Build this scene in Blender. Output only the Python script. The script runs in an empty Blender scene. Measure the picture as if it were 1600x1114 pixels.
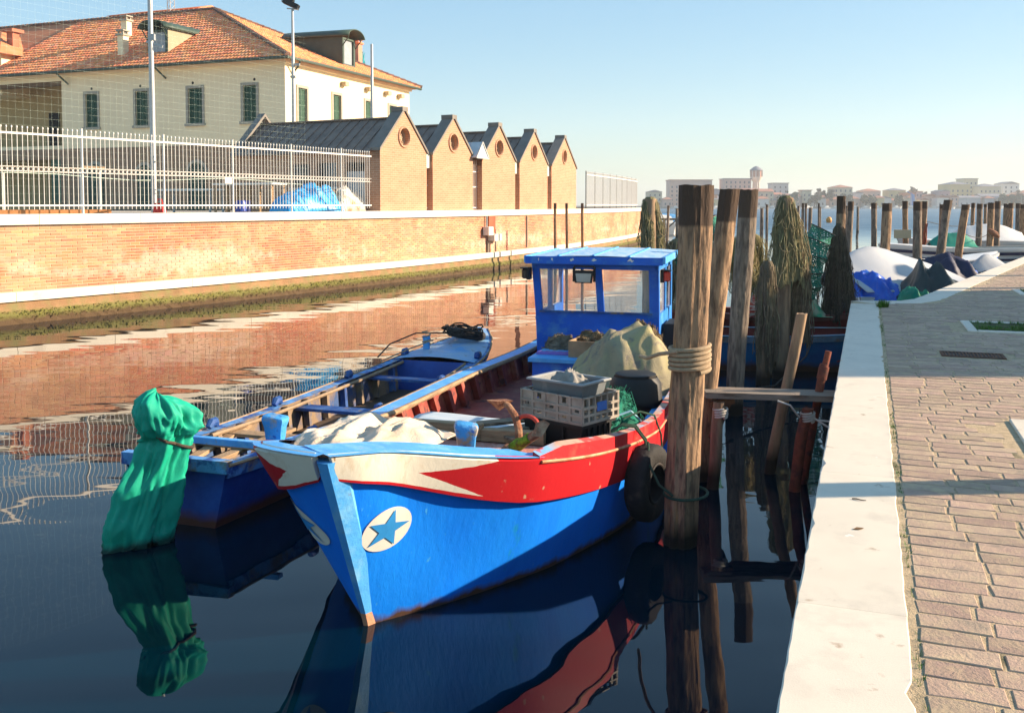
import bpy, math, random
import numpy as np
from mathutils import Vector, Matrix, noise as mnoise
R = math.radians
scene = bpy.context.scene
COL = scene.collection

# ------------------------------------------------------------------ camera
cam_d = bpy.data.cameras.new('camera')
cam_d.sensor_width = 36.0
cam_d.lens = 33.75
cam_d.shift_y = -0.10125
cam_d.clip_start = 0.1
cam_d.clip_end = 4000
cam = bpy.data.objects.new('camera', cam_d)
COL.objects.link(cam)
cam.location = (0, 0, 2.6)
cam.rotation_euler = (R(90 - 2.86), 0, 0)
scene.camera = cam

# ------------------------------------------------------------------ sky, sun, exposure
SUN_EL, SUN_ROT = 20.3, 86.0
world = bpy.data.worlds.new('World')
scene.world = world
world.use_nodes = True
wn = world.node_tree
bg = wn.nodes['Background']
sky = wn.nodes.new('ShaderNodeTexSky')
sky.sky_type = 'NISHITA'
sky.sun_disc = False
sky.sun_elevation = R(SUN_EL)
sky.sun_rotation = R(SUN_ROT)
sky.air_density = 1.0
sky.dust_density = 0.4
sky.ozone_density = 2.0
gam = wn.nodes.new('ShaderNodeGamma')            # softer sky contrast, as in the photograph's exposure
gam.inputs[1].default_value = 0.38
wn.links.new(sky.outputs[0], gam.inputs[0])
hsv = wn.nodes.new('ShaderNodeHueSaturation')
hsv.inputs['Saturation'].default_value = 2.05
wn.links.new(gam.outputs[0], hsv.inputs['Color'])
wb = wn.nodes.new('ShaderNodeMix')                 # white balance of the whole sky
wb.data_type = 'RGBA'; wb.blend_type = 'MULTIPLY'; wb.inputs[0].default_value = 1.0
wn.links.new(hsv.outputs[0], wb.inputs[6]); wb.inputs[7].default_value = (0.96, 1.03, 1.05, 1)
wn.links.new(wb.outputs[2], bg.inputs[0])
bg.inputs[1].default_value = 0.15
sun_d = bpy.data.lights.new('sun', 'SUN')
sun_d.energy = 3.6
sun_d.angle = R(0.5)
sun_d.color = (1.0, 0.80, 0.58)
sun = bpy.data.objects.new('sun', sun_d)
COL.objects.link(sun)
sd = Vector((math.sin(R(SUN_ROT)) * math.cos(R(SUN_EL)), math.cos(R(SUN_ROT)) * math.cos(R(SUN_EL)), math.sin(R(SUN_EL))))
sun.rotation_euler = sd.to_track_quat('Z', 'Y').to_euler()
sun.location = sd * 80
vs = scene.view_settings
vs.view_transform = 'Standard'
vs.look = 'None'
vs.gamma = 1.0
vs.use_curve_mapping = False
vs.exposure = 1.72

rng = random.Random(7)

# ------------------------------------------------------------------ material helpers
MATS = {}
def mat(name, col, rough=0.7, var=0.15, scale=3.0, col2=None, s2=2.0, t2=0.55, soft2=0.08, bump=0.25, bscale=25.0,
        stretch=(1, 1, 1), rnd=0.0, metal=0.0, spec=0.4, col3=None, s3=9.0, t3=0.62, zband=None, zband2=None, coord='pos', detail=5, col4=None, s4=30.0, t4=.70):
    """procedural surface: base colour with tonal noise, optional second and third colours in noise patches,
    optional colour bands by height (tops, tide marks), per-piece variation and fine relief"""
    if name in MATS: return MATS[name]
    m = bpy.data.materials.new(name); m.use_nodes = True
    nt = m.node_tree; N = nt.nodes; L = nt.links
    b = N['Principled BSDF']
    b.inputs['Roughness'].default_value = rough
    b.inputs['Metallic'].default_value = metal
    b.inputs['Specular IOR Level'].default_value = spec
    if coord == 'pos':
        g = N.new('ShaderNodeNewGeometry'); src = g.outputs['Position']
    else:
        g = N.new('ShaderNodeTexCoord'); src = g.outputs['Object']
    mp = N.new('ShaderNodeMapping'); mp.inputs['Scale'].default_value = stretch
    L.new(src, mp.inputs['Vector']); vec = mp.outputs[0]
    def nz(s, d=detail, r=0.6, off=0.0):
        n = N.new('ShaderNodeTexNoise'); n.inputs['Scale'].default_value = s; n.inputs['Detail'].default_value = d
        n.inputs['Roughness'].default_value = r
        if off:
            a = N.new('ShaderNodeVectorMath'); a.operation = 'ADD'; a.inputs[1].default_value = (off, off * 1.7, -off)
            L.new(vec, a.inputs[0]); L.new(a.outputs[0], n.inputs['Vector'])
        else: L.new(vec, n.inputs['Vector'])
        return n.outputs['Fac']
    def mix(f, a, c):
        x = N.new('ShaderNodeMix'); x.data_type = 'RGBA'
        if hasattr(f, 'links'): L.new(f, x.inputs[0])
        else: x.inputs[0].default_value = f
        for k, s in ((6, a), (7, c)):
            if hasattr(s, 'links'): L.new(s, x.inputs[k])
            else: x.inputs[k].default_value = (*s[:3], 1)
        return x.outputs[2]
    def step(f, t, s):
        r = N.new('ShaderNodeMapRange'); r.inputs[1].default_value = t - s; r.inputs[2].default_value = t + s
        L.new(f, r.inputs[0]); return r.outputs[0]
    lo = [max(0, c * (1 - var)) for c in col]; hi = [min(1, c * (1 + var)) for c in col]
    c = mix(step(nz(scale), 0.5, 0.25), lo, hi)
    if col2: c = mix(step(nz(s2, off=3.1), t2, soft2), c, col2)
    if col3: c = mix(step(nz(s3, off=7.7), t3, 0.04), c, col3)
    if col4: c = mix(step(nz(s4, d=3, off=11.3), t4, 0.015), c, col4)
    for zb in (zband, zband2):
        if zb:
            z0, soft, wob, zc, above = zb
            sp = N.new('ShaderNodeSeparateXYZ')
            gg = N.new('ShaderNodeNewGeometry'); L.new(gg.outputs['Position'], sp.inputs[0])
            w = N.new('ShaderNodeMath'); w.operation = 'MULTIPLY_ADD'; L.new(nz(6.0, off=1.3), w.inputs[0])
            w.inputs[1].default_value = wob; L.new(sp.outputs['Z'], w.inputs[2])
            s = step(w.outputs[0], z0 + wob * 0.5, soft)
            c = mix(s, c, zc) if above else mix(s, zc, c)
    if rnd:
        oi = N.new('ShaderNodeObjectInfo'); gi = N.new('ShaderNodeNewGeometry')
        a = N.new('ShaderNodeMath'); a.operation = 'ADD'
        L.new(oi.outputs['Random'], a.inputs[0]); L.new(gi.outputs['Random Per Island'], a.inputs[1])
        fr = N.new('ShaderNodeMath'); fr.operation = 'FRACT'; L.new(a.outputs[0], fr.inputs[0])
        mr = N.new('ShaderNodeMapRange'); mr.inputs[3].default_value = 1 - rnd; mr.inputs[4].default_value = 1 + rnd
        L.new(fr.outputs[0], mr.inputs[0])
        hs = N.new('ShaderNodeHueSaturation'); L.new(mr.outputs[0], hs.inputs['Value']); L.new(c, hs.inputs['Color'])
        f2 = N.new('ShaderNodeMath'); f2.operation = 'MULTIPLY'; f2.inputs[1].default_value = 7.31; L.new(fr.outputs[0], f2.inputs[0])
        f3 = N.new('ShaderNodeMath'); f3.operation = 'FRACT'; L.new(f2.outputs[0], f3.inputs[0])
        mh = N.new('ShaderNodeMapRange'); mh.inputs[3].default_value = 0.5 - rnd * .06; mh.inputs[4].default_value = 0.5 + rnd * .06
        L.new(f3.outputs[0], mh.inputs[0]); L.new(mh.outputs[0], hs.inputs['Hue'])
        c = hs.outputs[0]
    L.new(c, b.inputs['Base Color'])
    if bump:
        bp = N.new('ShaderNodeBump'); bp.inputs['Strength'].default_value = bump; bp.inputs['Distance'].default_value = 0.02
        L.new(nz(bscale, d=6, r=0.65), bp.inputs['Height']); L.new(bp.outputs[0], b.inputs['Normal'])
    MATS[name] = m
    return m

def glassmat(name, tint=(0.8, 0.9, 0.95), alpha=0.25, rough=0.03):
    if name in MATS: return MATS[name]
    m = bpy.data.materials.new(name); m.use_nodes = True
    nt = m.node_tree; N = nt.nodes; L = nt.links
    out = N['Material Output']; b = N['Principled BSDF']
    b.inputs['Base Color'].default_value = (*tint, 1); b.inputs['Roughness'].default_value = rough
    n = N.new('ShaderNodeTexNoise'); n.inputs['Scale'].default_value = 5
    mr = N.new('ShaderNodeMapRange'); mr.inputs[3].default_value = alpha * .5; mr.inputs[4].default_value = alpha * 1.5
    L.new(n.outputs['Fac'], mr.inputs[0])
    t = N.new('ShaderNodeBsdfTransparent'); x = N.new('ShaderNodeMixShader')
    L.new(mr.outputs[0], x.inputs[0]); L.new(t.outputs[0], x.inputs[1]); L.new(b.outputs[0], x.inputs[2])
    L.new(x.outputs[0], out.inputs['Surface'])
    MATS[name] = m
    return m

def netmat(name, col, col2, density=0.55, scale=60.0, stretch=(1, 1, 1), bump=1.0):
    """knotted netting: strands with open meshes between them"""
    if name in MATS: return MATS[name]
    m = mat(name, col, rough=0.9, var=0.35, scale=7, col2=col2, s2=3, t2=0.52, soft2=0.12, bump=bump, bscale=40, stretch=stretch)
    nt = m.node_tree; N = nt.nodes; L = nt.links
    out = N['Material Output']; b = N['Principled BSDF']
    g = N.new('ShaderNodeNewGeometry')
    mp = N.new('ShaderNodeMapping'); mp.inputs['Scale'].default_value = stretch; L.new(g.outputs['Position'], mp.inputs[0])
    v = N.new('ShaderNodeTexVoronoi'); v.feature = 'DISTANCE_TO_EDGE'; v.inputs['Scale'].default_value = scale
    L.new(mp.outputs[0], v.inputs['Vector'])
    s = N.new('ShaderNodeMath'); s.operation = 'LESS_THAN'; s.inputs[1].default_value = density * 0.3
    L.new(v.outputs['Distance'], s.inputs[0])
    t = N.new('ShaderNodeBsdfTransparent'); x = N.new('ShaderNodeMixShader')
    L.new(s.outputs[0], x.inputs[0]); L.new(t.outputs[0], x.inputs[1]); L.new(b.outputs[0], x.inputs[2])
    L.new(x.outputs[0], out.inputs['Surface'])
    return m

# ------------------------------------------------------------------ mesh helpers
class MB:
    def __init__(s): s.v = []; s.f = []; s.m = []; s.uv = {}
    def add(s, vs, fs, mi=0):
        o = len(s.v); s.v += [tuple(p) for p in vs]
        for f in fs: s.f.append(tuple(i + o for i in f)); s.m.append(mi)
        return s
    def box(s, x0, x1, y0, y1, z0, z1, M=None, mi=0):
        p = [(x0, y0, z0), (x1, y0, z0), (x1, y1, z0), (x0, y1, z0), (x0, y0, z1), (x1, y0, z1), (x1, y1, z1), (x0, y1, z1)]
        if M is not None: p = [M @ Vector(q) for q in p]
        return s.add(p, [(3, 2, 1, 0), (4, 5, 6, 7), (0, 1, 5, 4), (1, 2, 6, 5), (2, 3, 7, 6), (3, 0, 4, 7)], mi)
    def bevbox(s, x0, x1, y0, y1, z0, z1, b=.01, M=None, mi=0):
        """box with chamfered top edge"""
        p = [(x0, y0, z0), (x1, y0, z0), (x1, y1, z0), (x0, y1, z0), (x0, y0, z1 - b), (x1, y0, z1 - b), (x1, y1, z1 - b), (x0, y1, z1 - b),
             (x0 + b, y0 + b, z1), (x1 - b, y0 + b, z1), (x1 - b, y1 - b, z1), (x0 + b, y1 - b, z1)]
        if M is not None: p = [M @ Vector(q) for q in p]
        return s.add(p, [(3, 2, 1, 0), (0, 1, 5, 4), (1, 2, 6, 5), (2, 3, 7, 6), (3, 0, 4, 7), (4, 5, 9, 8), (5, 6, 10, 9), (6, 7, 11, 10), (7, 4, 8, 11), (8, 9, 10, 11)], mi)
    def beam(s, a, b, w, h, up=(0, 0, 1), mi=0):
        a = Vector(a); b = Vector(b); d = (b - a); l = d.length; d.normalize()
        u = Vector(up); x = d.cross(u)
        if x.length < 1e-4: x = d.cross(Vector((1, 0, 0)))
        x.normalize(); z = x.cross(d)
        M = Matrix(((x.x, d.x, z.x, a.x), (x.y, d.y, z.y, a.y), (x.z, d.z, z.z, a.z), (0, 0, 0, 1)))
        return s.box(-w / 2, w / 2, 0, l, -h / 2, h / 2, M, mi)
    def tube(s, pts, r, n=8, cap=True, mi=0, fn=None, closed=False):
        pts = [Vector(p) for p in pts]; k = len(pts)
        rr = r if isinstance(r, (list, tuple)) else [r] * k
        vs = []; prev = None
        for i, p in enumerate(pts):
            if closed: d = pts[(i + 1) % k] - pts[i - 1]
            else: d = pts[min(i + 1, k - 1)] - pts[max(i - 1, 0)]
            d.normalize()
            if prev is None:
                x = d.cross(Vector((0, 0, 1)))
                if x.length < 0.1: x = d.cross(Vector((0, 1, 0)))
            else: x = prev - d * prev.dot(d)
            x.normalize(); prev = x; y = d.cross(x)
            for j in range(n):
                a = 2 * math.pi * j / n; q = rr[i] * (fn(i, j) if fn else 1)
                vs.append(p + x * math.cos(a) * q + y * math.sin(a) * q)
        fs = []
        for i in range(k if closed else k - 1):
            for j in range(n):
                i2 = (i + 1) % k
                fs.append((i * n + j, i * n + (j + 1) % n, i2 * n + (j + 1) % n, i2 * n + j))
        if cap and not closed:
            fs.append(tuple(range(n - 1, -1, -1))); fs.append(tuple((k - 1) * n + j for j in range(n)))
        return s.add(vs, fs, mi)
    def torus(s, c, ax, R0, r, n=28, k=8, mi=0, fn=None):
        ax = Vector(ax).normalized(); x = ax.cross(Vector((0, 0, 1)))
        if x.length < .1: x = ax.cross(Vector((0, 1, 0)))
        x.normalize(); y = ax.cross(x); c = Vector(c)
        return s.tube([c + x * R0 * math.cos(2 * math.pi * i / n) + y * R0 * math.sin(2 * math.pi * i / n) for i in range(n)], r, k, closed=True, mi=mi, fn=fn)
    def grid(s, fn, nu, nv, mi=0, closed_u=False, flip=False):
        vs = [fn(i / (nu if closed_u else nu - 1), j / (nv - 1)) for i in range(nu) for j in range(nv)]
        fs = []
        for i in range(nu if closed_u else nu - 1):
            for j in range(nv - 1):
                a, b = i * nv + j, ((i + 1) % nu) * nv + j
                q = (a, b, b + 1, a + 1)
                fs.append(q[::-1] if flip else q)
        return s.add(vs, fs, mi)
    def poly(s, pts, mi=0): return s.add(pts, [tuple(range(len(pts)))], mi)
    def prism(s, pts, d, mi=0):
        """polygon (3D points) extruded by the vector d"""
        n = len(pts); d = Vector(d); a = [Vector(p) for p in pts]; b = [p + d for p in a]
        return s.add(a + b, [tuple(range(n - 1, -1, -1)), tuple(range(n, 2 * n))] + [(i, (i + 1) % n, n + (i + 1) % n, n + i) for i in range(n)], mi)
    def mesh(s, name, mats, smooth=False, fixn=True):
        me = bpy.data.meshes.new(name); me.from_pydata([tuple(p) for p in s.v], [], s.f)
        for m in (mats if isinstance(mats, (list, tuple)) else [mats]): me.materials.append(m)
        if any(s.m): me.polygons.foreach_set('material_index', s.m)
        if smooth: me.polygons.foreach_set('use_smooth', [True] * len(me.polygons))
        me.update()
        if smooth and smooth != 'all':
            try: me.set_sharp_from_angle(angle=R(smooth if smooth is not True else 40))
            except Exception: pass
        return me
    def build(s, name, mats, parent=None, smooth=False, loc=None, rot=None, kind=None):
        o = bpy.data.objects.new(name, s.mesh(name, mats, smooth)); COL.objects.link(o)
        if parent is not None: o.parent = parent
        if loc is not None: o.location = loc
        if rot is not None: o.rotation_euler = rot
        if kind: o['kind'] = kind
        return o

def obj(name, me, parent=None, loc=None, rot=None, scale=None):
    o = bpy.data.objects.new(name, me); COL.objects.link(o)
    if parent is not None: o.parent = parent
    if loc is not None: o.location = loc
    if rot is not None: o.rotation_euler = rot
    if scale is not None: o.scale = scale
    return o
def tag(o, label, cat, group=None):
    o['label'] = label; o['category'] = cat
    if group: o['group'] = group
    return o
def thing(name, label, cat, loc=(0, 0, 0), rz=0.0, group=None):
    o = bpy.data.objects.new(name, None); COL.objects.link(o); o.empty_display_size = .2
    o.location = loc; o.rotation_euler = (0, 0, rz)
    return tag(o, label, cat, group)
def struct(o): o['kind'] = 'structure'; return o
def hermite(tab, x):
    xs = [p[0] for p in tab]; ys = [p[1] for p in tab]; n = len(xs)
    if x <= xs[0]: return ys[0]
    if x >= xs[-1]: return ys[-1]
    i = max(k for k in range(n - 1) if xs[k] <= x)
    def sl(k):
        if k <= 0 or k >= n - 1:
            j = 0 if k <= 0 else n - 2
            return (ys[j + 1] - ys[j]) / (xs[j + 1] - xs[j])
        a = (ys[k] - ys[k - 1]) / (xs[k] - xs[k - 1]); b = (ys[k + 1] - ys[k]) / (xs[k + 1] - xs[k])
        return 0 if a * b <= 0 else 2 * a * b / (a + b)
    h = xs[i + 1] - xs[i]; t = (x - xs[i]) / h; a, b = sl(i), sl(i + 1)
    return (2*t**3-3*t*t+1)*ys[i] + (t**3-2*t*t+t)*h*a + (-2*t**3+3*t*t)*ys[i+1] + (t**3-t*t)*h*b
def nz(x, y=0.0, z=0.0): return mnoise.noise(Vector((x, y, z)))

# ================================================================== SETTING
# ---- water
def water_material():
    m = bpy.data.materials.new('canal water'); m.use_nodes = True
    N = m.node_tree.nodes; L = m.node_tree.links; b = N['Principled BSDF']
    b.inputs['Base Color'].default_value = (0.0, 0.009, 0.018, 1)
    b.inputs['Roughness'].default_value = 0.015
    b.inputs['IOR'].default_value = 1.34
    b.inputs['Specular IOR Level'].default_value = 0.5
    g = N.new('ShaderNodeNewGeometry')
    def noise(sc, stretch, rot, d):
        mp = N.new('ShaderNodeMapping'); mp.inputs['Scale'].default_value = stretch; mp.inputs['Rotation'].default_value = (0, 0, rot)
        L.new(g.outputs['Position'], mp.inputs[0])
        n = N.new('ShaderNodeTexNoise'); n.inputs['Scale'].default_value = sc; n.inputs['Detail'].default_value = d
        L.new(mp.outputs[0], n.inputs['Vector']); return n.outputs['Fac']
    big = noise(0.5, (0.6, 1.6, 1), 0.3, 2); small = noise(2.4, (0.8, 1.5, 1), -0.2, 2)
    patch = noise(0.09, (1, 1, 1), 0, 2)
    pr = N.new('ShaderNodeMapRange'); pr.inputs[1].default_value = .42; pr.inputs[2].default_value = .65; L.new(patch, pr.inputs[0])
    a = N.new('ShaderNodeMath'); a.operation = 'MULTIPLY'; L.new(small, a.inputs[0]); L.new(pr.outputs[0], a.inputs[1])
    a2 = N.new('ShaderNodeMath'); a2.operation = 'MULTIPLY_ADD'; L.new(a.outputs[0], a2.inputs[0]); a2.inputs[1].default_value = 0.25; L.new(big, a2.inputs[2])
    # open lagoon beyond the canal is ruffled by the breeze
    sp = N.new('ShaderNodeSeparateXYZ'); L.new(g.outputs['Position'], sp.inputs[0])
    far = N.new('ShaderNodeMapRange'); far.inputs[1].default_value = 45; far.inputs[2].default_value = 90; L.new(sp.outputs['Y'], far.inputs[0])
    rip = noise(1.6, (0.7, 1.6, 1), 0.1, 4)
    rf = N.new('ShaderNodeMath'); rf.operation = 'MULTIPLY'; L.new(rip, rf.inputs[0]); L.new(far.outputs[0], rf.inputs[1])
    tot = N.new('ShaderNodeMath'); tot.operation = 'MULTIPLY_ADD'; L.new(rf.outputs[0], tot.inputs[0]); tot.inputs[1].default_value = 0.35
    calm = N.new('ShaderNodeMapRange'); calm.inputs[1].default_value = 45; calm.inputs[2].default_value = 160; calm.inputs[3].default_value = 1.0; calm.inputs[4].default_value = 0.12; L.new(sp.outputs['Y'], calm.inputs[0])
    a3 = N.new('ShaderNodeMath'); a3.operation = 'MULTIPLY'; L.new(a2.outputs[0], a3.inputs[0]); L.new(calm.outputs[0], a3.inputs[1]); L.new(a3.outputs[0], tot.inputs[2])
    bp = N.new('ShaderNodeBump'); bp.inputs['Strength'].default_value = 1.0; bp.inputs['Distance'].default_value = 0.016
    L.new(tot.outputs[0], bp.inputs['Height'])
    # wavelets of the open lagoon: too fine for relief at that distance, so their slopes perturb the normal directly
    cn = N.new('ShaderNodeTexNoise'); cn.inputs['Scale'].default_value = .8; cn.inputs['Detail'].default_value = 4
    mp = N.new('ShaderNodeMapping'); mp.inputs['Scale'].default_value = (.25, 1, 1); L.new(g.outputs['Position'], mp.inputs[0]); L.new(mp.outputs[0], cn.inputs['Vector'])
    v1 = N.new('ShaderNodeVectorMath'); v1.operation = 'MULTIPLY_ADD'; L.new(cn.outputs['Color'], v1.inputs[0]); v1.inputs[1].default_value = (.10, .22, 0); v1.inputs[2].default_value = (-.05, -.24, 1)
    v2 = N.new('ShaderNodeVectorMath'); v2.operation = 'NORMALIZE'; L.new(v1.outputs[0], v2.inputs[0])
    far2 = N.new('ShaderNodeMapRange'); far2.inputs[1].default_value = 55; far2.inputs[2].default_value = 110; L.new(sp.outputs['Y'], far2.inputs[0])
    mx = N.new('ShaderNodeMix'); mx.data_type = 'VECTOR'; L.new(far2.outputs[0], mx.inputs[0]); L.new(bp.outputs[0], mx.inputs[4]); L.new(v2.outputs[0], mx.inputs[5])
    L.new(mx.outputs[1], b.inputs['Normal'])
    return m
w = MB(); w.poly([(-900, -60, 0), (2600, -60, 0), (2600, 3000, 0), (-900, 3000, 0)])
struct(w.build('water', water_material()))

# ---- quay on the right
QA = R(20.36)
QU = Vector((math.sin(QA), math.cos(QA), 0)); QV = Vector((math.cos(QA), -math.sin(QA), 0)); QK = Vector((0.8313, 2.9505, 0))
def quay(u, v, z=1.0): return QK + QU * u + QV * v + Vector((0, 0, z))
edge = [quay(-9, 0, 0), Vector((5.66, 15.97, 0)), Vector((6.5, 16.0, 0)), Vector((6.85, 16.3, 0)), Vector((7.2, 16.8, 0)), Vector((8.4, 18.6, 0)),
        Vector((12.36, 24.5, 0)), Vector((15.6, 29.3, 0)), Vector((30, 50.5, 0)), Vector((70, 109, 0))]
def offset_path(path, d):
    out = []
    for i, p in enumerate(path):
        a = path[max(i - 1, 0)]; b = path[min(i + 1, len(path) - 1)]
        n1 = (p - a) if i else (b - p); n2 = (b - p) if i < len(path) - 1 else (p - a)
        n1 = n1.normalized(); n2 = n2.normalized()
        m = Vector((n1.y + n2.y, -n1.x - n2.x, 0)).normalized()
        c = max(.5, m.dot(Vector((n1.y, -n1.x, 0))))
        out.append(p + m * d / c)
    return out
M_JOINT = mat('sand joints', (0.50, 0.38, 0.235), rough=.95, var=.3, scale=20, bump=.8, bscale=90, col2=(0.10, 0.10, 0.05), s2=4, t2=.66)
M_QWALL = mat('quay wall stone', (0.20, 0.15, 0.11), rough=.85, var=.4, scale=3, bump=.6, bscale=14, zband=(.28, .12, .2, (0.02, 0.022, 0.012), False))
M_KERB = mat('kerb stone', (0.70, 0.62, 0.50), rough=.75, var=.07, scale=2.5, col2=(0.60, 0.53, 0.43), s2=5, t2=.64, soft2=.1, bump=.10, bscale=120,
             col3=(0.44, 0.33, 0.23), s3=7, t3=.69, col4=(.80, .77, .70), s4=9, t4=.735, rnd=.04)
body = offset_path(edge, .035)
q = MB()
far_pts = [Vector((150, 109, 0)), Vector((150, -9, 0))]
poly = [Vector((p.x, p.y, .9962)) for p in body + far_pts]
n = len(poly)
q.add(poly + [Vector((p.x, p.y, -2)) for p in poly], [tuple(range(n - 1, -1, -1))], 0)
q.add(poly + [Vector((p.x, p.y, -2)) for p in poly], [(i, (i + 1) % n, n + (i + 1) % n, n + i) for i in range(n)], 1)
quay_o = struct(q.build('quay', [M_JOINT, M_QWALL]))

# kerb stones, each a piece of its own
kr = random.Random(61)
def kerb_piece(o0, o1, i0, i1):
    """block with slightly worn, chipped arrises"""
    b = .008; n_ = max(3, int((o1 - o0).length / .09)); rows = []
    for k in range(n_ + 1):
        t_ = k / n_; o_, i_ = o0.lerp(o1, t_), i0.lerp(i1, t_); d = (i_ - o_).normalized(); end = k in (0, n_)
        co = kr.uniform(.003, .008) + (kr.uniform(.008, .02) if kr.random() < .04 else 0); ci = kr.uniform(.003, .009) + (kr.uniform(.008, .025) if kr.random() < .06 else 0)
        a = o_ + d * (0 if end else kr.uniform(0, .003)); c_ = i_ - d * (0 if end else kr.uniform(0, .004))
        dz = -.002 if end else 0
        rows.append([Vector((a.x, a.y, .80)), Vector((a.x, a.y, 1 - co)), a + d * co * 1.3 + Vector((0, 0, 1 + dz)), c_ - d * ci * 1.3 + Vector((0, 0, 1 + dz)), Vector((c_.x, c_.y, 1 - ci)), Vector((c_.x, c_.y, .80))])
    mb = MB(); fs = []
    for k in range(n_):
        for j in range(5): p = k * 6 + j; fs.append((p, p + 6, p + 7, p + 1)[::-1])
    fs += [(0, 1, 2, 3, 4, 5)[::-1], tuple(n_ * 6 + j for j in range(6))]
    mb.add([p for r_ in rows for p in r_], fs); mb.build('kerb_stone', M_KERB, quay_o)
us = [-5.08, -3.08, -1.08, .92, 2.95, 5.0, 6.9, 8.95, 10.9, 12.6]
for k in range(len(us)):
    u0 = us[k]; u1 = us[k + 1] - .0015 if k + 1 < len(us) else 13.47
    kerb_piece(quay(u0, 0, 0), quay(u1, 0, 0), quay(u0, .4215, 0), quay(u1, .4215, 0))
def rs(path, ds):
    out = [path[0]]; acc = 0.0
    for a, b in zip(path, path[1:]):
        l = (b - a).length; t = ds - acc
        while t < l: out.append(a.lerp(b, t / l)); t += ds
        acc = (acc + l) % ds
    return out
e2 = edge[1:8] + [Vector((30, 50.5, 0))]
in2 = offset_path([edge[0]] + e2, .42)[1:]
in2[0] = quay(13.48, .4215, 0)
for k in range(len(e2) - 1):
    seg = max(1, round((e2[k + 1] - e2[k]).length / 1.8))
    for j in range(seg):
        a, b = j / seg, (j + 1) / seg - .001
        kerb_piece(e2[k].lerp(e2[k + 1], a), e2[k].lerp(e2[k + 1], b), in2[k].lerp(in2[k + 1], a), in2[k].lerp(in2[k + 1], b))

# planters, drain
PLANT = [(3.75, 4.85, 1.25, 3.4), (10.25, 11.4, 1.45, 3.6), (16.0, 17.1, 2.8, 4.9)]
DRAIN = (8.0, 8.36, 1.0, 1.62)
def inpoly(p, poly):
    c = False; n = len(poly); j = n - 1
    for i in range(n):
        a, b = poly[i], poly[j]
        if (a.y > p.y) != (b.y > p.y) and p.x < (b.x - a.x) * (p.y - a.y) / (b.y - a.y) + a.x: c = not c
        j = i
    return c
inner = offset_path(edge, .425) + far_pts
M_PAVER = mat('porphyry paver', (0.405, 0.28, 0.205), rough=.85, var=.14, scale=9, col2=(0.49, 0.36, 0.23), s2=14, t2=.56, soft2=.12, bump=.45, bscale=60, rnd=.16,
              col3=(0.33, 0.245, 0.18), s3=5, t3=.63)
PVAR = []
for k in range(9):
    r_ = random.Random(100 + k); lx = [.185, .200, .215, .230, .245, .258, .272, .285, .300][k]; mb = MB()
    hx, hy, b = lx / 2, .0625, .0035
    def jit(a): return r_.uniform(-a, a)
    base = [(-hx, -hy), (0, -hy + jit(.004)), (hx, -hy), (hx, hy), (0, hy + jit(.004)), (-hx, hy)]
    base = [(x + jit(.005), y + jit(.004)) for x, y in base]
    lo = [(x, y, -.05) for x, y in base]; md = [(x, y, -.0035 + jit(.0006)) for x, y in base]
    hi = [(x * (1 - b / hx), y * (1 - b / hy * 1.1), jit(.0008)) for x, y in base]
    fs = [(i, (i + 1) % 6, 6 + (i + 1) % 6, 6 + i) for i in range(6)] + [(6 + i, 6 + (i + 1) % 6, 12 + (i + 1) % 6, 12 + i) for i in range(6)] + [(12, 13, 14, 15, 16, 17)]
    mb.add(lo + md + hi, fs); PVAR.append((lx, mb.mesh('paver', M_PAVER), lo + md + hi, fs))
pav = []
row = 0; u = -1.4
while u < 34:
    v = .455 + .0; first = True
    pr = random.Random(5000 + row); row += 1
    vmax = 14 if u > 12 else 7
    k = pr.randrange(9)
    while v < vmax:
        lx = PVAR[k][0]; g = pr.uniform(.008, .020)
        vc = v + lx / 2; p = quay(u, vc, 1.0)
        if p.x > .56 * p.y + 1.6: break
        bad = any(a - .06 < u < b + .06 and c - lx / 2 - .01 < vc < d + lx / 2 for a, b, c, d in PLANT + [DRAIN])
        if not bad and p.y > 1.4 and all(inpoly(quay(u + du, vc + dv), inner) for du in (-.06, .06) for dv in (-lx / 2, lx / 2)):
            pav.append((u, vc, k, pr.uniform(-.02, .02), pr.uniform(-.0012, .0015)))
        v += lx + g; k = pr.randrange(9)
    u += .1355
def vis(p):
    w_ = quay(p[0], p[1]); d = max(.5, w_.y); x = 800 + 1500 * w_.x / d
    return d if (x < 1610 and 320 + 2400 / d < 1130) else d + 100
pav.sort(key=vis)
st = MB()
for i, (u, v, k, rz, dz) in enumerate(pav):
    p = quay(u, v, 1.0 + dz)
    if i < 300: obj('paver', PVAR[k][1], quay_o, p, (rz * .12, rz * .1, -QA + rz))
    else:
        M = Matrix.Translation(p) @ Matrix.Rotation(-QA + rz, 4, 'Z')
        st.add([M @ Vector(q_) for q_ in PVAR[k][2]], PVAR[k][3])
st.build('paving', M_PAVER, quay_o, kind='stuff')
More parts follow.
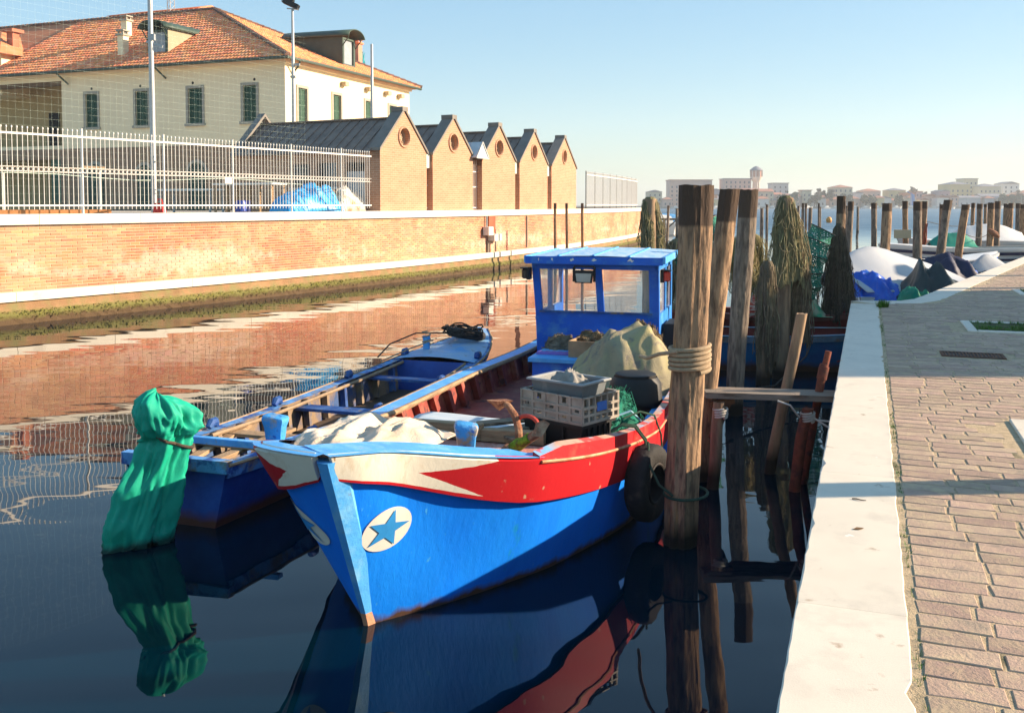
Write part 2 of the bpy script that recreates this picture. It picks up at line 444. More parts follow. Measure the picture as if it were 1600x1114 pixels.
# planters with pale stone borders and a bed of turf
M_SOIL = mat('turf soil', (0.07, 0.06, 0.03), rough=1, var=.5, scale=12, col2=(0.05, 0.10, 0.015), s2=6, t2=.48, bump=1, bscale=60)
M_GRASS = mat('grass blade', (0.07, 0.17, 0.02), rough=.7, var=.5, scale=10, bump=0, rnd=.3)
def grass_tuft(mb, p, h, r_, n=5):
    for _ in range(n):
        a = r_.uniform(0, 6.28); d = Vector((math.cos(a), math.sin(a), 0)); s_ = Vector((-d.y, d.x, 0)) * h * .07
        b = p + d * r_.uniform(0, h * .3); t = b + d * h * r_.uniform(.1, .6) + Vector((0, 0, h * r_.uniform(.6, 1)))
        mb.add([b - s_, b + s_, t], [(0, 1, 2)])
where = ['tree bed nearest the camera at the right edge', 'tree bed with green turf beyond the drain grate', 'farthest tree bed beside the sunlit paving']
for (u0, u1, v0, v1), wh in zip(PLANT, where):
    t = thing('planting_bed', 'white stone bordered ' + wh, 'planter', quay((u0 + u1) / 2, (v0 + v1) / 2, .95), -QA, 'planting beds in the paving')
    hu, hv, b = (u1 - u0) / 2, (v1 - v0) / 2, .12
    for x0, x1, y0, y1 in ((-hv, -hv + b, -hu, hu), (hv - b, hv, -hu, hu), (-hv + b, hv - b, -hu, -hu + b), (-hv + b, hv - b, hu - b, hu)):
        mb = MB(); mb.bevbox(x0 + .002, x1 - .002, y0 + .002, y1 - .002, -.05, .066, .008); mb.build('border_stone', M_KERB, t)
    mb = MB(); mb.grid(lambda a, c: (-hv + b + a * 2 * (hv - b), -hu + b + c * 2 * (hu - b), .058 + .006 * nz(a * 9, c * 6)), 24, 12); mb.build('soil', M_SOIL, t, smooth=True)
    g = MB(); r_ = random.Random(int(u0 * 10))
    for _ in range(900):
        x, y = r_.uniform(-hv + b, hv - b), r_.uniform(-hu + b, hu - b)
        if nz(x * 1.7, y * 1.7 + u0) > -.12: grass_tuft(g, Vector((x, y, .055)), r_.uniform(.03, .07), r_, 6)
    g.build('turf', M_GRASS, t, kind='stuff')
M_RUST = mat('rusty iron', (0.16, 0.065, 0.03), rough=.9, var=.4, scale=14, col2=(0.07, 0.035, 0.025), s2=9, bump=.7, bscale=60)
u0, u1, v0, v1 = DRAIN
t = thing('drain_grate', 'rusty slotted drain grate set in the shaded paving', 'drain', quay((u0 + u1) / 2, (v0 + v1) / 2, .95), -QA)
hu, hv = (u1 - u0) / 2, (v1 - v0) / 2
mb = MB()
for x0, x1, y0, y1 in ((-hv, -hv + .03, -hu, hu), (hv - .03, hv, -hu, hu), (-hv + .03, hv - .03, -hu, -hu + .03), (-hv + .03, hv - .03, hu - .03, hu)): mb.box(x0, x1, y0, y1, 0, .0565)
mb.build('frame', M_RUST, t)
mb = MB(); mb.box(-hv + .002, hv - .002, -hu + .002, hu - .002, -.02, .0482); mb.build('sump', mat('drain dark', (.012, .012, .012), bump=0), t)
sl = MB(); sl.bevbox(-.011, .011, -hu + .03, hu - .03, 0, .055, .003); sme = sl.mesh('slat', M_RUST)
for k in range(16): obj('slat', sme, t, (-hv + .048 + k * (2 * hv - .096) / 15, 0, 0))
# weeds along the joint of kerb and paving
g = MB(); r_ = random.Random(3)
for _ in range(700):
    u = r_.uniform(-1, 13.3); d = nz(u * 1.3, 4.2)
    if d > -.1 or r_.random() < .15: grass_tuft(g, quay(u, .4215 + r_.uniform(.004, .03), .99), r_.uniform(.012, .035 + .03 * max(0, d)), r_, 4)
for _ in range(60): grass_tuft(g, quay(13.05 + r_.uniform(-.1, .1), .46 + r_.uniform(-.03, .07), .975), r_.uniform(.08, .18), r_, 5)
o = tag(g.build('weeds', M_GRASS), 'green weeds growing in the joint between kerb and paving', 'weeds'); o['kind'] = 'stuff'
# small litter on the kerb
mb = MB(); mb.tube([(0, 0, .004), (.02, .006, .006), (.05, .004, .005), (.07, .016, .004)], [.0035, .004, .003, .002], 5)
tag(mb.build('twig', mat('twig bark', (.05, .035, .025), bump=.2), None, loc=quay(2.42, .19, 1.0), rot=(0, 0, -.7)), 'small dark twig lying on the kerb in the shadow band', 'twig')
mb = MB(); mb.add([(0, 0, .003), (.03, .012, .008), (.065, .004, .004), (.03, -.012, .005)], [(0, 1, 2, 3)]); mb.add([(0, 0, .001), (.03, .012, .003), (.065, .004, .001), (.03, -.012, .002)], [(3, 2, 1, 0)])
tag(mb.build('fallen_leaf', mat('dry leaf', (.18, .10, .04), bump=.2), None, loc=quay(1.9, .2, 1.0), rot=(0, 0, .2)), 'dry brown leaf lying on the sunlit kerb', 'leaf')

# ================================================================== MOORING POSTS
M_POST = mat('weathered post wood', (0.36, 0.225, 0.13), rough=.9, var=.45, scale=13, stretch=(1, 1, .2), col2=(0.13, 0.082, 0.052), s2=26, t2=.54, soft2=.10,
             col3=(0.47, 0.23, 0.09), s3=4, t3=.63, bump=1.0, bscale=34, zband=(2.44, .012, .05, (0.075, 0.046, 0.030), True), zband2=(.16, .08, .12, (0.02, 0.016, 0.01), False))
M_POSTG = mat('grey post wood', (0.25, 0.19, 0.14), rough=.9, var=.45, scale=13, stretch=(1, 1, .2), col2=(0.105, 0.08, 0.062), s2=26, t2=.53, soft2=.10,
              bump=.9, bscale=26, zband=(2.44, .012, .05, (0.08, 0.052, 0.035), True), zband2=(.2, .08, .12, (0.02, 0.016, 0.01), False))
M_POSTB = mat('bare pole wood', (0.34, 0.22, 0.13), rough=.85, var=.3, scale=10, stretch=(1, 1, .14), col2=(0.17, 0.11, 0.07), s2=7, t2=.55, bump=.6, bscale=30,
              zband2=(.2, .08, .12, (0.03, 0.022, 0.014), False))
def post_mesh(name, dx, dy, h, r0, r1, m, seed, nr=26, na=28, deep=1.0, z0=-1.0):
    mb = MB()
    rr = random.Random(seed); ph = [rr.uniform(0, 50) for _ in range(4)]
    knots = [(rr.uniform(.2, .95), rr.uniform(0, 1), rr.uniform(.06, .13)) for _ in range(4)]
    bx, by = rr.uniform(-.012, .012), rr.uniform(-.012, .012)
    vs = []
    for i in range(nr + 1):
        t = i / nr; z = z0 + (h - z0) * t; tz = max(0, z / h)
        cx, cy = dx * tz + bx * math.sin(tz * 5 + ph[0]), dy * tz + by * math.sin(tz * 4 + ph[1])
        for j in range(na):
            a = 2 * math.pi * j / na
            r = r0 + (r1 - r0) * tz
            groove = nz(math.cos(a) * 3.4 + ph[0], math.sin(a) * 3.4 + ph[1], z * .55) * .12 + nz(math.cos(a) * 9 + ph[2], math.sin(a) * 9, z * 3.2) * .07
            k = 1 + groove * deep + nz(z * 1.3, ph[3]) * .05
            for kz, ka, ks in knots:
                d = math.hypot((z / h - kz) * h / .14, ((a / 6.283 - ka + .5) % 1 - .5) * 12)
                if d < 1: k += ks * (1 - d) ** 2
            tz2 = 0.0
            if i == nr: tz2 = nz(math.cos(a) * 2 + ph[2], math.sin(a) * 2, 3) * .012
            vs.append((cx + r * k * math.cos(a), cy + r * k * math.sin(a), z + tz2))
    fs = []
    for i in range(nr):
        for j in range(na): fs.append((i * na + j, i * na + (j + 1) % na, (i + 1) * na + (j + 1) % na, (i + 1) * na + j))
    c = len(vs); vs.append((dx, dy, h - .012))
    for j in range(na): fs.append((nr * na + j, nr * na + (j + 1) % na, c))
    mb.add(vs, fs)
    return mb.mesh(name, m, smooth=50)
def post(name, label, x, y, dx, dy, h, r0, r1, m=None, seed=1, group='mooring posts along the quay', **k):
    return tag(obj(name, post_mesh(name, dx, dy, h, r0, r1, m or M_POST, seed, **k), None, (x, y, 0)), label, 'post', group)
post('mooring_post', 'thickest mooring post in the foreground with rope coils and dark top', 1.30, 7.25, .085, .02, 2.745, .125, .128, seed=11, nr=90, na=56, deep=1.2)
post('mooring_post', 'second mooring post, directly right of the thick foreground post, leaning right', 1.76, 8.95, .26, .0, 2.745, .083, .094, seed=12, nr=40, na=32)
post('mooring_post', 'grey mooring post just right of the leaning second post', 2.76, 11.80, .13, .0, 2.785, .105, .117, M_POSTG, seed=13, nr=40, na=32)
post('mooring_post', 'mooring post draped at the top with brown net, between grey post and green traps', 4.02, 14.30, .06, .0, 2.70, .12, .10, M_POSTB, seed=14, nr=34, na=26)
post('mooring_post', 'mooring post hung with a dark wide net beside the end of the kerb', 5.68, 16.75, .05, .0, 2.75, .09, .075, seed=15)
post('mooring_post', 'thin mooring post right behind the post with the dark wide net', 8.62, 24.6, .05, 0, 2.68, .075, .07, M_POSTG, seed=16)
post('mooring_post', 'mooring post draped with olive net behind the blue wheelhouse roof', 2.47, 17.2, .0, 0, 2.70, .13, .115, M_POSTB, seed=17)
post('mooring_post', 'lower net-hung post between grey post and net-topped post', 3.62, 13.75, .05, 0, 1.72, .10, .09, M_POSTB, seed=18)
tallset = [  # pixel column of the photograph's post, depth, diameter
    (1365, 38, .22, 'slim dark post standing in open water left of the tarp boats'), (1385, 23.2, .235, 'stout post at the corner of the kerb in front of the grey tarp'),
    (1414, 36, .21, 'post with a square board, behind the grey tarp boat'), (1433, 25.6, .23, 'post between the dark plastic heap and the navy tarp'),
    (1444, 37, .21, 'post with red cord next to the white motorboat bow'), (1471, 38, .21, 'post at the right end of the green canvas'),
    (1481, 27.5, .24, 'leaning grey post in front of the white motorboat'), (1508, 28.5, .23, 'dark leaning post in front of the white striped hull'),
    (1520, 46, .18, 'thin post behind the white canvas cover'), (1530, 36, .22, 'post in front of the white canvas cover'),
    (1539, 62, .2, 'very thin distant post among the right-hand posts'), (1548, 34, .23, 'post with a tied rope bundle near the striped hull'),
    (1558, 36.5, .22, 'post right beside the post with the rope bundle'), (1570, 58, .2, 'distant thin post near the right edge'),
    (1579, 41, .2, 'left post of the cluster at the right edge'), (1590, 43, .22, 'middle post of the cluster at the right edge'), (1598, 39.5, .22, 'rightmost post at the very edge of the picture'),
    (1574, 47, .2, 'half hidden post behind the cluster at the right edge')]
for k, (px, Y, d, lab) in enumerate(tallset):
    lean = {1481: -.35, 1508: -.30, 1433: .02}.get(px, random.Random(k).uniform(-.10, .06))
    x = (px - 800) / 1500 * Y
    post('mooring_post', lab, x + lean, Y, -lean, 0, 2.66 + random.Random(k + 50).uniform(-.06, .08), d / 2 * 1.02, d / 2 * .95, M_POSTG if k % 3 == 0 else M_POST, seed=30 + k, nr=20, na=16)
# slender poles standing off the far wall
for px, Y, lab in ((867.5, 38.5, 'left one of the three slender poles behind the wheelhouse'), (885.5, 39, 'middle one of the three slender poles behind the wheelhouse'), (910, 40, 'right one of the three slender poles behind the wheelhouse')):
    post('slender_pole', lab, (px - 800) / 1500 * Y, Y, 0, 0, 2.66, .065, .06, M_POST, seed=int(px), group='slender poles in the canal', nr=14, na=10)
# small distant piles in the lagoon
pil = [(1190, 52, .2), (1198, 60, .18), (1247, 52, .15), (1254, 50, .15), (1259, 55, .14), (1266, 42, .17), (1281, 54, .12), (1279, 50, .11), (1042, 60, .18), (1340, 90, .25), (1322, 52, .16)]
dsc = ['small pile left of the net-topped post', 'thin pile beside the small one left of the net-topped post', 'leftmost pile of the far cluster', 'second pile of the far cluster', 'third pile of the far cluster',
       'thickest pile of the far cluster with a dark top', 'rightmost thin pile of the far cluster', 'thin pile leaning on the far cluster end', 'leaning pile near the jetty by the wall end', 'lone far pile in the open lagoon', 'far pile beside the kerb corner posts']
for (px, Y, d), l_ in zip(pil, dsc):
    post('distant_pile', l_, (px - 800) / 1500 * Y, Y, .1 if px == 1042 else 0, 0, 2.4 + (px % 5) * .07, d / 2, d / 2 * .9, M_POSTG, seed=px, group='distant piles in the lagoon', nr=10, na=9)

# ropes on the posts
M_ROPE = mat('pale hemp rope', (0.40, 0.29, 0.18), rough=.9, var=.2, scale=30, bump=.6, bscale=150)
M_GROPE = mat('green rope', (0.03, 0.075, 0.05), rough=.9, var=.3, scale=30, bump=.6, bscale=150)
M_DROPE = mat('dark rope', (0.035, 0.03, 0.025), rough=.9, var=.3, scale=30, bump=.6, bscale=150)
def rope_wrap(label, cx, cy, z, R0, turns, r, pitch, m, tails=(), cat='rope'):
    mb = MB(); pts = []
    for i in range(int(turns * 28) + 1):
        a = 2 * math.pi * i / 28 - 1.2
        pts.append((cx + (R0 + .006 * nz(a, z)) * math.cos(a), cy + R0 * math.sin(a), z + pitch * i / 28 + .012 * math.sin(a * 1.0 + 1)))
    mb.tube(pts, r, 7)
    for tl in tails: mb.tube(tl, r * .9, 7)
    return tag(mb.build('rope', m, smooth=True), label, cat)
rope_wrap('pale rope wound five times round the thick foreground post', 1.352, 7.26, 1.345, .148, 5.2, .017, .036, M_ROPE,
          tails=[[(1.24, 7.14, 1.50), (1.13, 7.30, 1.46), (1.08, 7.6, 1.38), (1.10, 8.2, 1.3)]])
rope_wrap('thin green rope slung low round the thick foreground post', 1.33, 7.245, .40, .165, 1.0, .011, .0, M_GROPE,
          tails=[[(1.21, 7.13, .41), (1.12, 7.22, .47), (1.06, 7.36, .60), (1.07, 7.46, .74)]])

# ================================================================== BOATS
class Hull:
    """a lofted boat: tables of half-breadth at the gunwale (per side) and at the waterline against distance aft of the stem"""
    def __init__(s, gP, gS, wP, wS, zG, L, stem, n=44, Lw=None, pw=1.6):
        s.gP, s.gS, s.wP, s.wS, s.zG, s.L, s.stem, s.n = gP, gS, wP, wS, zG, L, stem, n; s.Lw = Lw or L - .15
        s.qs = [(i / n) ** pw for i in range(n + 1)]
    def G(s, q, side):
        y = s.stem + q * (s.L - s.stem); h = hermite(s.gP if side > 0 else s.gS, y)
        return Vector((h * side, y, hermite(s.zG, y)))
    def W(s, q, side):
        y = q * s.Lw; return Vector((hermite(s.wP if side > 0 else s.wS, y) * side, y, 0))
    def pt(s, q, side, z, out=0.0):
        g = s.G(q, side); w = s.W(q, side); p = w + (g - w) * (z / g.z)
        if out:
            e = .004; a = s.G(min(1, q + e), side) - s.G(max(0, q - e), side); b = g - w
            nrm = a.cross(b).normalized()
            if nrm.x * side < 0: nrm = -nrm
            p = p + nrm * out
        return p
    def q_at(s, y, side, z):
        lo, hi = 0.0, 1.0
        for _ in range(40):
            m = (lo + hi) / 2
            if s.pt(m, side, z).y < y: lo = m
            else: hi = m
        return lo
    def band(s, mb, side, ztop, zbot, out=0.0, q0=0, q1=1, nz_=4, mi=0):
        """skin strip between two height functions of q"""
        qs = [q for q in s.qs if q0 <= q <= q1]
        if qs[0] > q0: qs = [q0] + qs
        if qs[-1] < q1: qs = qs + [q1]
        def f(a, b):
            q = qs[round(a * (len(qs) - 1))]; z = ztop(q) + (zbot(q) - ztop(q)) * b
            return s.pt(q, side, z, out)
        return mb.grid(f, len(qs), nz_ + 1, mi, flip=side > 0)
    def ledge(s, mb, side, z, o0, o1, q0=0, q1=1, mi=0, dz=0.0):
        """flat strip along the side between two outward offsets at height z(q)"""
        qs = [q for q in s.qs if q0 < q < q1]; qs = [q0] + qs + [q1]
        def f(a, b):
            q = qs[round(a * (len(qs) - 1))]; p = s.pt(q, side, z(q), o0); p2 = s.pt(q, side, z(q), o1); r = p.lerp(p2, b); r.z = z(q) + dz
            return r
        return mb.grid(f, len(qs), 2, mi, flip=side < 0)

M_BLUE = mat('hull blue paint', (0.001, 0.175, 0.90), rough=.6, var=.22, scale=3.0, stretch=(1, 1, .35), col2=(0.006, 0.25, 0.92), s2=1.6, t2=.55, soft2=.2, col3=(0.008, 0.26, 0.42), s3=2.6, t3=.68, bump=.25, bscale=22, spec=.22, col4=(.05, .33, .80), s4=26, t4=.715,
             zband2=(.045, .025, .14, (0.085, 0.045, 0.03), False))
M_LBLUE = mat('light blue paint', (0.08, 0.37, 0.80), rough=.5, var=.16, scale=5, col2=(0.18, 0.48, 0.80), s2=6, t2=.58, col3=(0.33, 0.26, 0.19), s3=11, t3=.70, bump=.25, bscale=40)
M_MBLUE = mat('mid blue paint', (0.010, 0.125, 0.62), rough=.5, var=.15, scale=4, col2=(0.06, 0.25, 0.62), s2=4, t2=.63, col3=(0.25, 0.24, 0.22), s3=14, t3=.74, bump=.2, bscale=40)
M_RED = mat('rail red paint', (0.54, 0.016, 0.022), col4=(.14, .05, .035), s4=22, t4=.715, rough=.45, var=.12, scale=4, col2=(0.62, 0.075, 0.055), s2=5, t2=.62, col3=(0.45, 0.28, 0.19), s3=12, t3=.735, bump=.15, bscale=40)
M_RAILW = mat('worn rail wood', (0.50, 0.20, 0.10), rough=.7, var=.25, scale=8, col2=(0.58, 0.36, 0.20), s2=7, t2=.52, col3=(0.12, 0.06, 0.04), s3=16, t3=.70, bump=.4, bscale=40)
M_PINK = mat('faded red deck', (0.50, 0.20, 0.15), rough=.75, var=.18, scale=5, stretch=(6, 1, 1), col2=(0.60, 0.33, 0.26), s2=3, t2=.55, bump=.25, bscale=20)
M_INRED = mat('inside red paint', (0.26, 0.045, 0.032), rough=.65, var=.3, scale=6, col2=(0.36, 0.12, 0.07), s2=5, t2=.57, col3=(0.10, 0.03, 0.03), s3=6, t3=.62, bump=.4, bscale=25)
M_WOOD = mat('bare boat wood', (0.38, 0.25, 0.14), rough=.8, var=.3, scale=6, stretch=(1, 1, 6), col2=(0.20, 0.12, 0.07), s2=4, t2=.58, bump=.5, bscale=25)
M_PLANK = mat('old plank wood', (0.30, 0.215, 0.14), rough=.85, var=.35, scale=5, stretch=(1, 8, 8), col2=(0.13, 0.09, 0.06), s2=3, t2=.56, bump=.7, bscale=20)
M_BLACK = mat('black plastic', (0.009, 0.009, 0.010), rough=.55, var=.3, scale=4, bump=.1, col2=(0.035, 0.033, 0.03), s2=5, t2=.66)
M_RUBBER = mat('black rubber', (0.018, 0.017, 0.017), rough=.8, var=.4, scale=10, col2=(0.07, 0.05, 0.04), s2=6, t2=.66, bump=.4, bscale=40)
M_DARKB = mat('old blue paint', (0.012, 0.06, 0.24), rough=.65, var=.3, scale=5, bump=.4, bscale=30, col2=(.05, .14, .34), s2=4, col3=(.20, .15, .10), s3=8, t3=.62)
M_WHITE = mat('off white paint', (0.74, 0.70, 0.62), rough=.5, var=.06, scale=4, bump=.08, bscale=40, col2=(0.60, 0.52, 0.42), s2=5, t2=.68)
M_STARB = mat('star blue paint', (0.03, 0.26, 0.62), rough=.5, var=.1, scale=8, bump=.05)

# ---------------------------------------------------------------- main boat
BA = 16.0
bu = Vector((math.sin(R(BA)), math.cos(R(BA)), 0)); bv = Vector((math.cos(R(BA)), -math.sin(R(BA)), 0))
borg = Vector((-.835, 5.84, 0)) - bv * .06
boat = thing('fishing_boat', 'large blue fishing boat with red rail, star emblems and wheelhouse, moored in the foreground', 'boat', borg, -R(BA))
gS = [(-.58, .02), (-.50, .30), (-.36, .53), (0, .70), (.58, .86), (1.5, 1.06), (2.7, 1.17), (4.9, 1.23), (7, 1.10), (10.2, .80)]
gP = [(-.58, .02), (-.40, .14), (-.2, .25), (.28, .68), (.58, .89), (1.5, 1.20), (2.3, 1.33), (3, 1.39), (5, 1.36), (7, 1.18), (10.2, .85)]
wP = [(0, .03), (.42, .37), (.88, .67), (1.29, .90), (2.71, 1.31), (4, 1.34), (7, 1.12), (10.0, .75)]
wS = [(0, .03), (.42, .34), (.88, .56), (1.29, .74), (2.7, 1.05), (4.9, 1.14), (7, 1.0), (10.0, .70)]
zGt = [(-.58, 1.20), (-.3, 1.165), (.3, 1.02), (.58, .96), (1.5, .815), (2.3, .72), (3, .67), (5, .61), (7, .59), (10.2, .74)]
swt = [(-.58, .15), (-.2, .22), (.3, .305), (.6, .325), (1.5, .31), (2.3, .29), (3, .27), (10.2, .22)]
swt2 = [(-.58, .15), (-.48, .24), (-.3, .28), (.3, .29), (1.5, .29), (10.2, .22)]
H1 = Hull(gP, gS, wP, wS, zGt, 10.2, -.58, n=52, Lw=10.0, pw=1.7)
zg = lambda q: H1.G(q, 1).z
sy = lambda q: H1.G(q, 1).y
zb = lambda q: zg(q) - hermite(swt, sy(q))
mb = MB()
for sd_ in (1, -1):
    H1.band(mb, sd_, lambda q: zb(q) + .03, lambda q: 0, nz_=6)
    def low(a, b, sd_=sd_):
        q = H1.qs[round(a * H1.n)]; w_ = H1.W(q, sd_); return w_.lerp(Vector((0, w_.y + .1, -.45)), b) + Vector((0, 0, -.12 * math.sin(b * 3.14)))
    mb.grid(low, H1.n + 1, 4, flip=sd_ > 0)
a, b_ = [H1.pt(1, s_, 1e-3 + zb(1) + .03) for s_ in (1, -1)]
mb.poly([H1.pt(1, 1, zb(1)), H1.pt(1, 1, 0), H1.pt(1, -1, 0), H1.pt(1, -1, zb(1))])
hull_o = mb.build('hull', M_BLUE, boat, smooth=60)
# stem post
mb = MB(); pr = []
for k in range(9):
    z = -.06 + k * (1.16 + .06) / 8; y = -.58 * max(z, 0) / 1.2 + (0.02 if z < 0 else 0)
    pr.append((y, z))
def stem_w(z): return .034 + .030 * max(0, z)
vs = []
for y, z in pr:
    w_ = stem_w(z); vs += [(-w_ * .45, y - .035, z), (w_ * .45, y - .035, z), (w_ + .022, y + .055 , z), (w_ + .02, y + .16, z), (-w_ - .02, y + .16, z), (-w_ - .022, y + .055, z)]
fs = []
for k in range(8):
    for j in range(6):
        fs.append((k * 6 + j, k * 6 + (j + 1) % 6, (k + 1) * 6 + (j + 1) % 6, (k + 1) * 6 + j))
fs += [(5, 4, 3, 2, 1, 0), tuple(48 + j for j in range(6))]
mb.add(vs, fs)
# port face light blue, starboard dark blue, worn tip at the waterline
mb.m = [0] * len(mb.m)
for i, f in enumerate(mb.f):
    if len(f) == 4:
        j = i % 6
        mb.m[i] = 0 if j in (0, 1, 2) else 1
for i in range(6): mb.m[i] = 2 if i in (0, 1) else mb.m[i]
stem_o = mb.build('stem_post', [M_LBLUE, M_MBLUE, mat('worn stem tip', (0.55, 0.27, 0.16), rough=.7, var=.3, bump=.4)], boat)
bolt = MB(); bolt.tube([(0, 0, 0), (0, 0, .006)], [.008, .006], 8); bme = bolt.mesh('bolt', M_BLACK)
for k, z in enumerate((.30, .52, .66, .80, .92, 1.04)):
    w_ = stem_w(z); y = -.58 * z / 1.2
    obj('bolt', bme, stem_o, (-w_ - .018, y + .11, z), (0, R(-90), 0))

# painted rail strakes: white bow with a red notch, red further aft
def strake_material(name, apex, up, lo_, lod, flip=False):
    m = mat(name, (0.80, 0.73, 0.60), col4=(.40, .24, .13), s4=24, t4=.72, rough=.5, var=.06, scale=5, col2=(0.56, 0.38, 0.20), s2=7, t2=.67, soft2=.12, bump=.12, bscale=40, stretch=(1, 1, .5))
    N = m.node_tree.nodes; L = m.node_tree.links; b = N['Principled BSDF']
    white = b.inputs['Base Color'].links[0].from_socket
    rd = M_RED.node_tree
    def M2(op, a, c, d=None):
        n_ = N.new('ShaderNodeMath'); n_.operation = op
        for k, s_ in enumerate((a, c, d)):
            if s_ is None: continue
            if hasattr(s_, 'links'): L.new(s_, n_.inputs[k])
            else: n_.inputs[k].default_value = s_
        return n_.outputs[0]
    uv = N.new('ShaderNodeUVMap'); uv.uv_map = 'strake'
    sp = N.new('ShaderNodeSeparateXYZ'); L.new(uv.outputs[0], sp.inputs[0])
    s_, h_ = sp.outputs['X'], sp.outputs['Y']     # metres aft, height 0..1
    # upper prong: between h0 and 1 the boundary runs from the notch apex to `up`; lower prong from the apex to `lo_` at height lod
    ha = .52
    fu = M2('MULTIPLY_ADD', M2('DIVIDE', M2('SUBTRACT', h_, ha), 1 - ha), up - apex, apex)
    fl = M2('MULTIPLY_ADD', M2('DIVIDE', M2('SUBTRACT', ha, h_), ha - lod), lo_ - apex, apex)
    bound = M2('MAXIMUM', fu, fl)
    under = M2('LESS_THAN', h_, lod)
    g = N.new('ShaderNodeNewGeometry'); wob = N.new('ShaderNodeTexNoise'); wob.inputs['Scale'].default_value = 18
    L.new(g.outputs['Position'], wob.inputs['Vector'])
    bound = M2('MULTIPLY_ADD', wob.outputs['Fac'], .02, M2('SUBTRACT', bound, .01))
    isred = M2('MAXIMUM', M2('GREATER_THAN', s_, bound), under)
    # red with scuffs
    nn = N.new('ShaderNodeTexNoise'); nn.inputs['Scale'].default_value = 11; nn.inputs['Detail'].default_value = 5; L.new(g.outputs['Position'], nn.inputs['Vector'])
    mr = N.new('ShaderNodeMapRange'); mr.inputs[1].default_value = .69; mr.inputs[2].default_value = .73; L.new(nn.outputs['Fac'], mr.inputs[0])
    n2 = N.new('ShaderNodeTexNoise'); n2.inputs['Scale'].default_value = 3; L.new(g.outputs['Position'], n2.inputs['Vector'])
    x0 = N.new('ShaderNodeMix'); x0.data_type = 'RGBA'; x0.inputs[6].default_value = (.46, .008, .016, 1); x0.inputs[7].default_value = (.58, .016, .022, 1); L.new(n2.outputs['Fac'], x0.inputs[0])
    x1 = N.new('ShaderNodeMix'); x1.data_type = 'RGBA'; L.new(mr.outputs[0], x1.inputs[0]); L.new(x0.outputs[2], x1.inputs[6]); x1.inputs[7].default_value = (.50, .27, .18, 1)
    x2 = N.new('ShaderNodeMix'); x2.data_type = 'RGBA'; L.new(isred, x2.inputs[0]); L.new(white, x2.inputs[6]); L.new(x1.outputs[2], x2.inputs[7])
    L.new(x2.outputs[2], b.inputs['Base Color'])
    return m
def strake(side, q0, name, m):
    """proud plank along the side with UVs (metres aft, height)"""
    qs = [q for q in H1.qs if q > q0]; qs = [q0] + qs; O = .042
    cols = []
    for q in qs:
        z1, z0 = zg(q), (zb(q) if side > 0 else zg(q) - hermite(swt2, sy(q))); y = sy(q); t = min(1, (y + .58) / .15)
        o = O * (.5 + .5 * t)
        cols.append([(H1.pt(q, side, z1, -.02), y, 1.0), (H1.pt(q, side, z1, o), y, 1.0), (H1.pt(q, side, (z0 + z1) / 2, o + .004), y, .5), (H1.pt(q, side, z0, o), y, 0.0), (H1.pt(q, side, z0 + .01, -.03), y, -.05)])
    me = bpy.data.meshes.new(name); vs = [p[0] for c in cols for p in c]; uvs = [(p[1], p[2]) for c in cols for p in c]
    fs = []
    for i in range(len(cols) - 1):
        for j in range(4):
            a = i * 5 + j; f = (a, a + 5, a + 6, a + 1); fs.append(f if side < 0 else f[::-1])
    fs.append((0, 1, 2, 3, 4) if side > 0 else (4, 3, 2, 1, 0))
    me.from_pydata(vs, [], fs); ul = me.uv_layers.new(name='strake')
    for lp in me.loops: ul.data[lp.index].uv = uvs[lp.vertex_index]
    me.materials.append(m); me.polygons.foreach_set('use_smooth', [True] * len(me.polygons)); me.set_sharp_from_angle(angle=R(35))
    return obj(name, me, boat)
strake(1, H1.qs[1], 'rail_strake', strake_material('port strake paint', -.10, .34, .22, .10))
strake(-1, H1.qs[1], 'rail_strake', strake_material('starboard strake paint', -.50, -.36, -.40, .10))
# tan moulding along the top of the red strake, and the raised red rail above it
qr = H1.q_at(.66, 1, .9)
mb = MB(); qs = [q for q in H1.qs if q > qr]; qs = [qr] + qs
mb.tube([H1.pt(q, 1, zg(q) - .010, .046) for q in qs], .011, 6); mb.build('moulding', M_RAILW, boat, smooth=True)
def rail(side, qa, h, w0, w1, mats, name):
    mb = MB(); qs = [q for q in H1.qs if q > qa]; qs = [qa] + qs; rows = []
    for i, q in enumerate(qs):
        hh = h * min(1, .25 + (sy(q) - sy(qa)) / .35)
        rows.append([H1.pt(q, side, zg(q), w1), H1.pt(q, side, zg(q), w1) + Vector((0, 0, hh)), H1.pt(q, side, zg(q), w0) + Vector((0, 0, hh)), H1.pt(q, side, zg(q), w0) + Vector((0, 0, -.05))])
    vs = [p for r_ in rows for p in r_]; fs = []; ms = []
    for i in range(len(rows) - 1):
        for j in range(3):
            a = i * 4 + j; f = (a, a + 4, a + 5, a + 1); fs.append(f if side < 0 else f[::-1]); ms.append([0, 1, 2][j])
    fs.append((0, 1, 2, 3)); ms.append(0)
    mb.add(vs, fs); mb.m = ms
    return mb.build(name, mats, boat, smooth=35)
rail(1, qr, .085, -.035, .030, [M_RED, mat('rail cap wear', (0.48, 0.30, 0.22), rough=.7, var=.3, scale=9, col2=(0.20, 0.42, 0.66), s2=3, t2=.56, col3=(.5, .06, .05), s3=6, t3=.56, bump=.3), M_INRED], 'raised_rail')
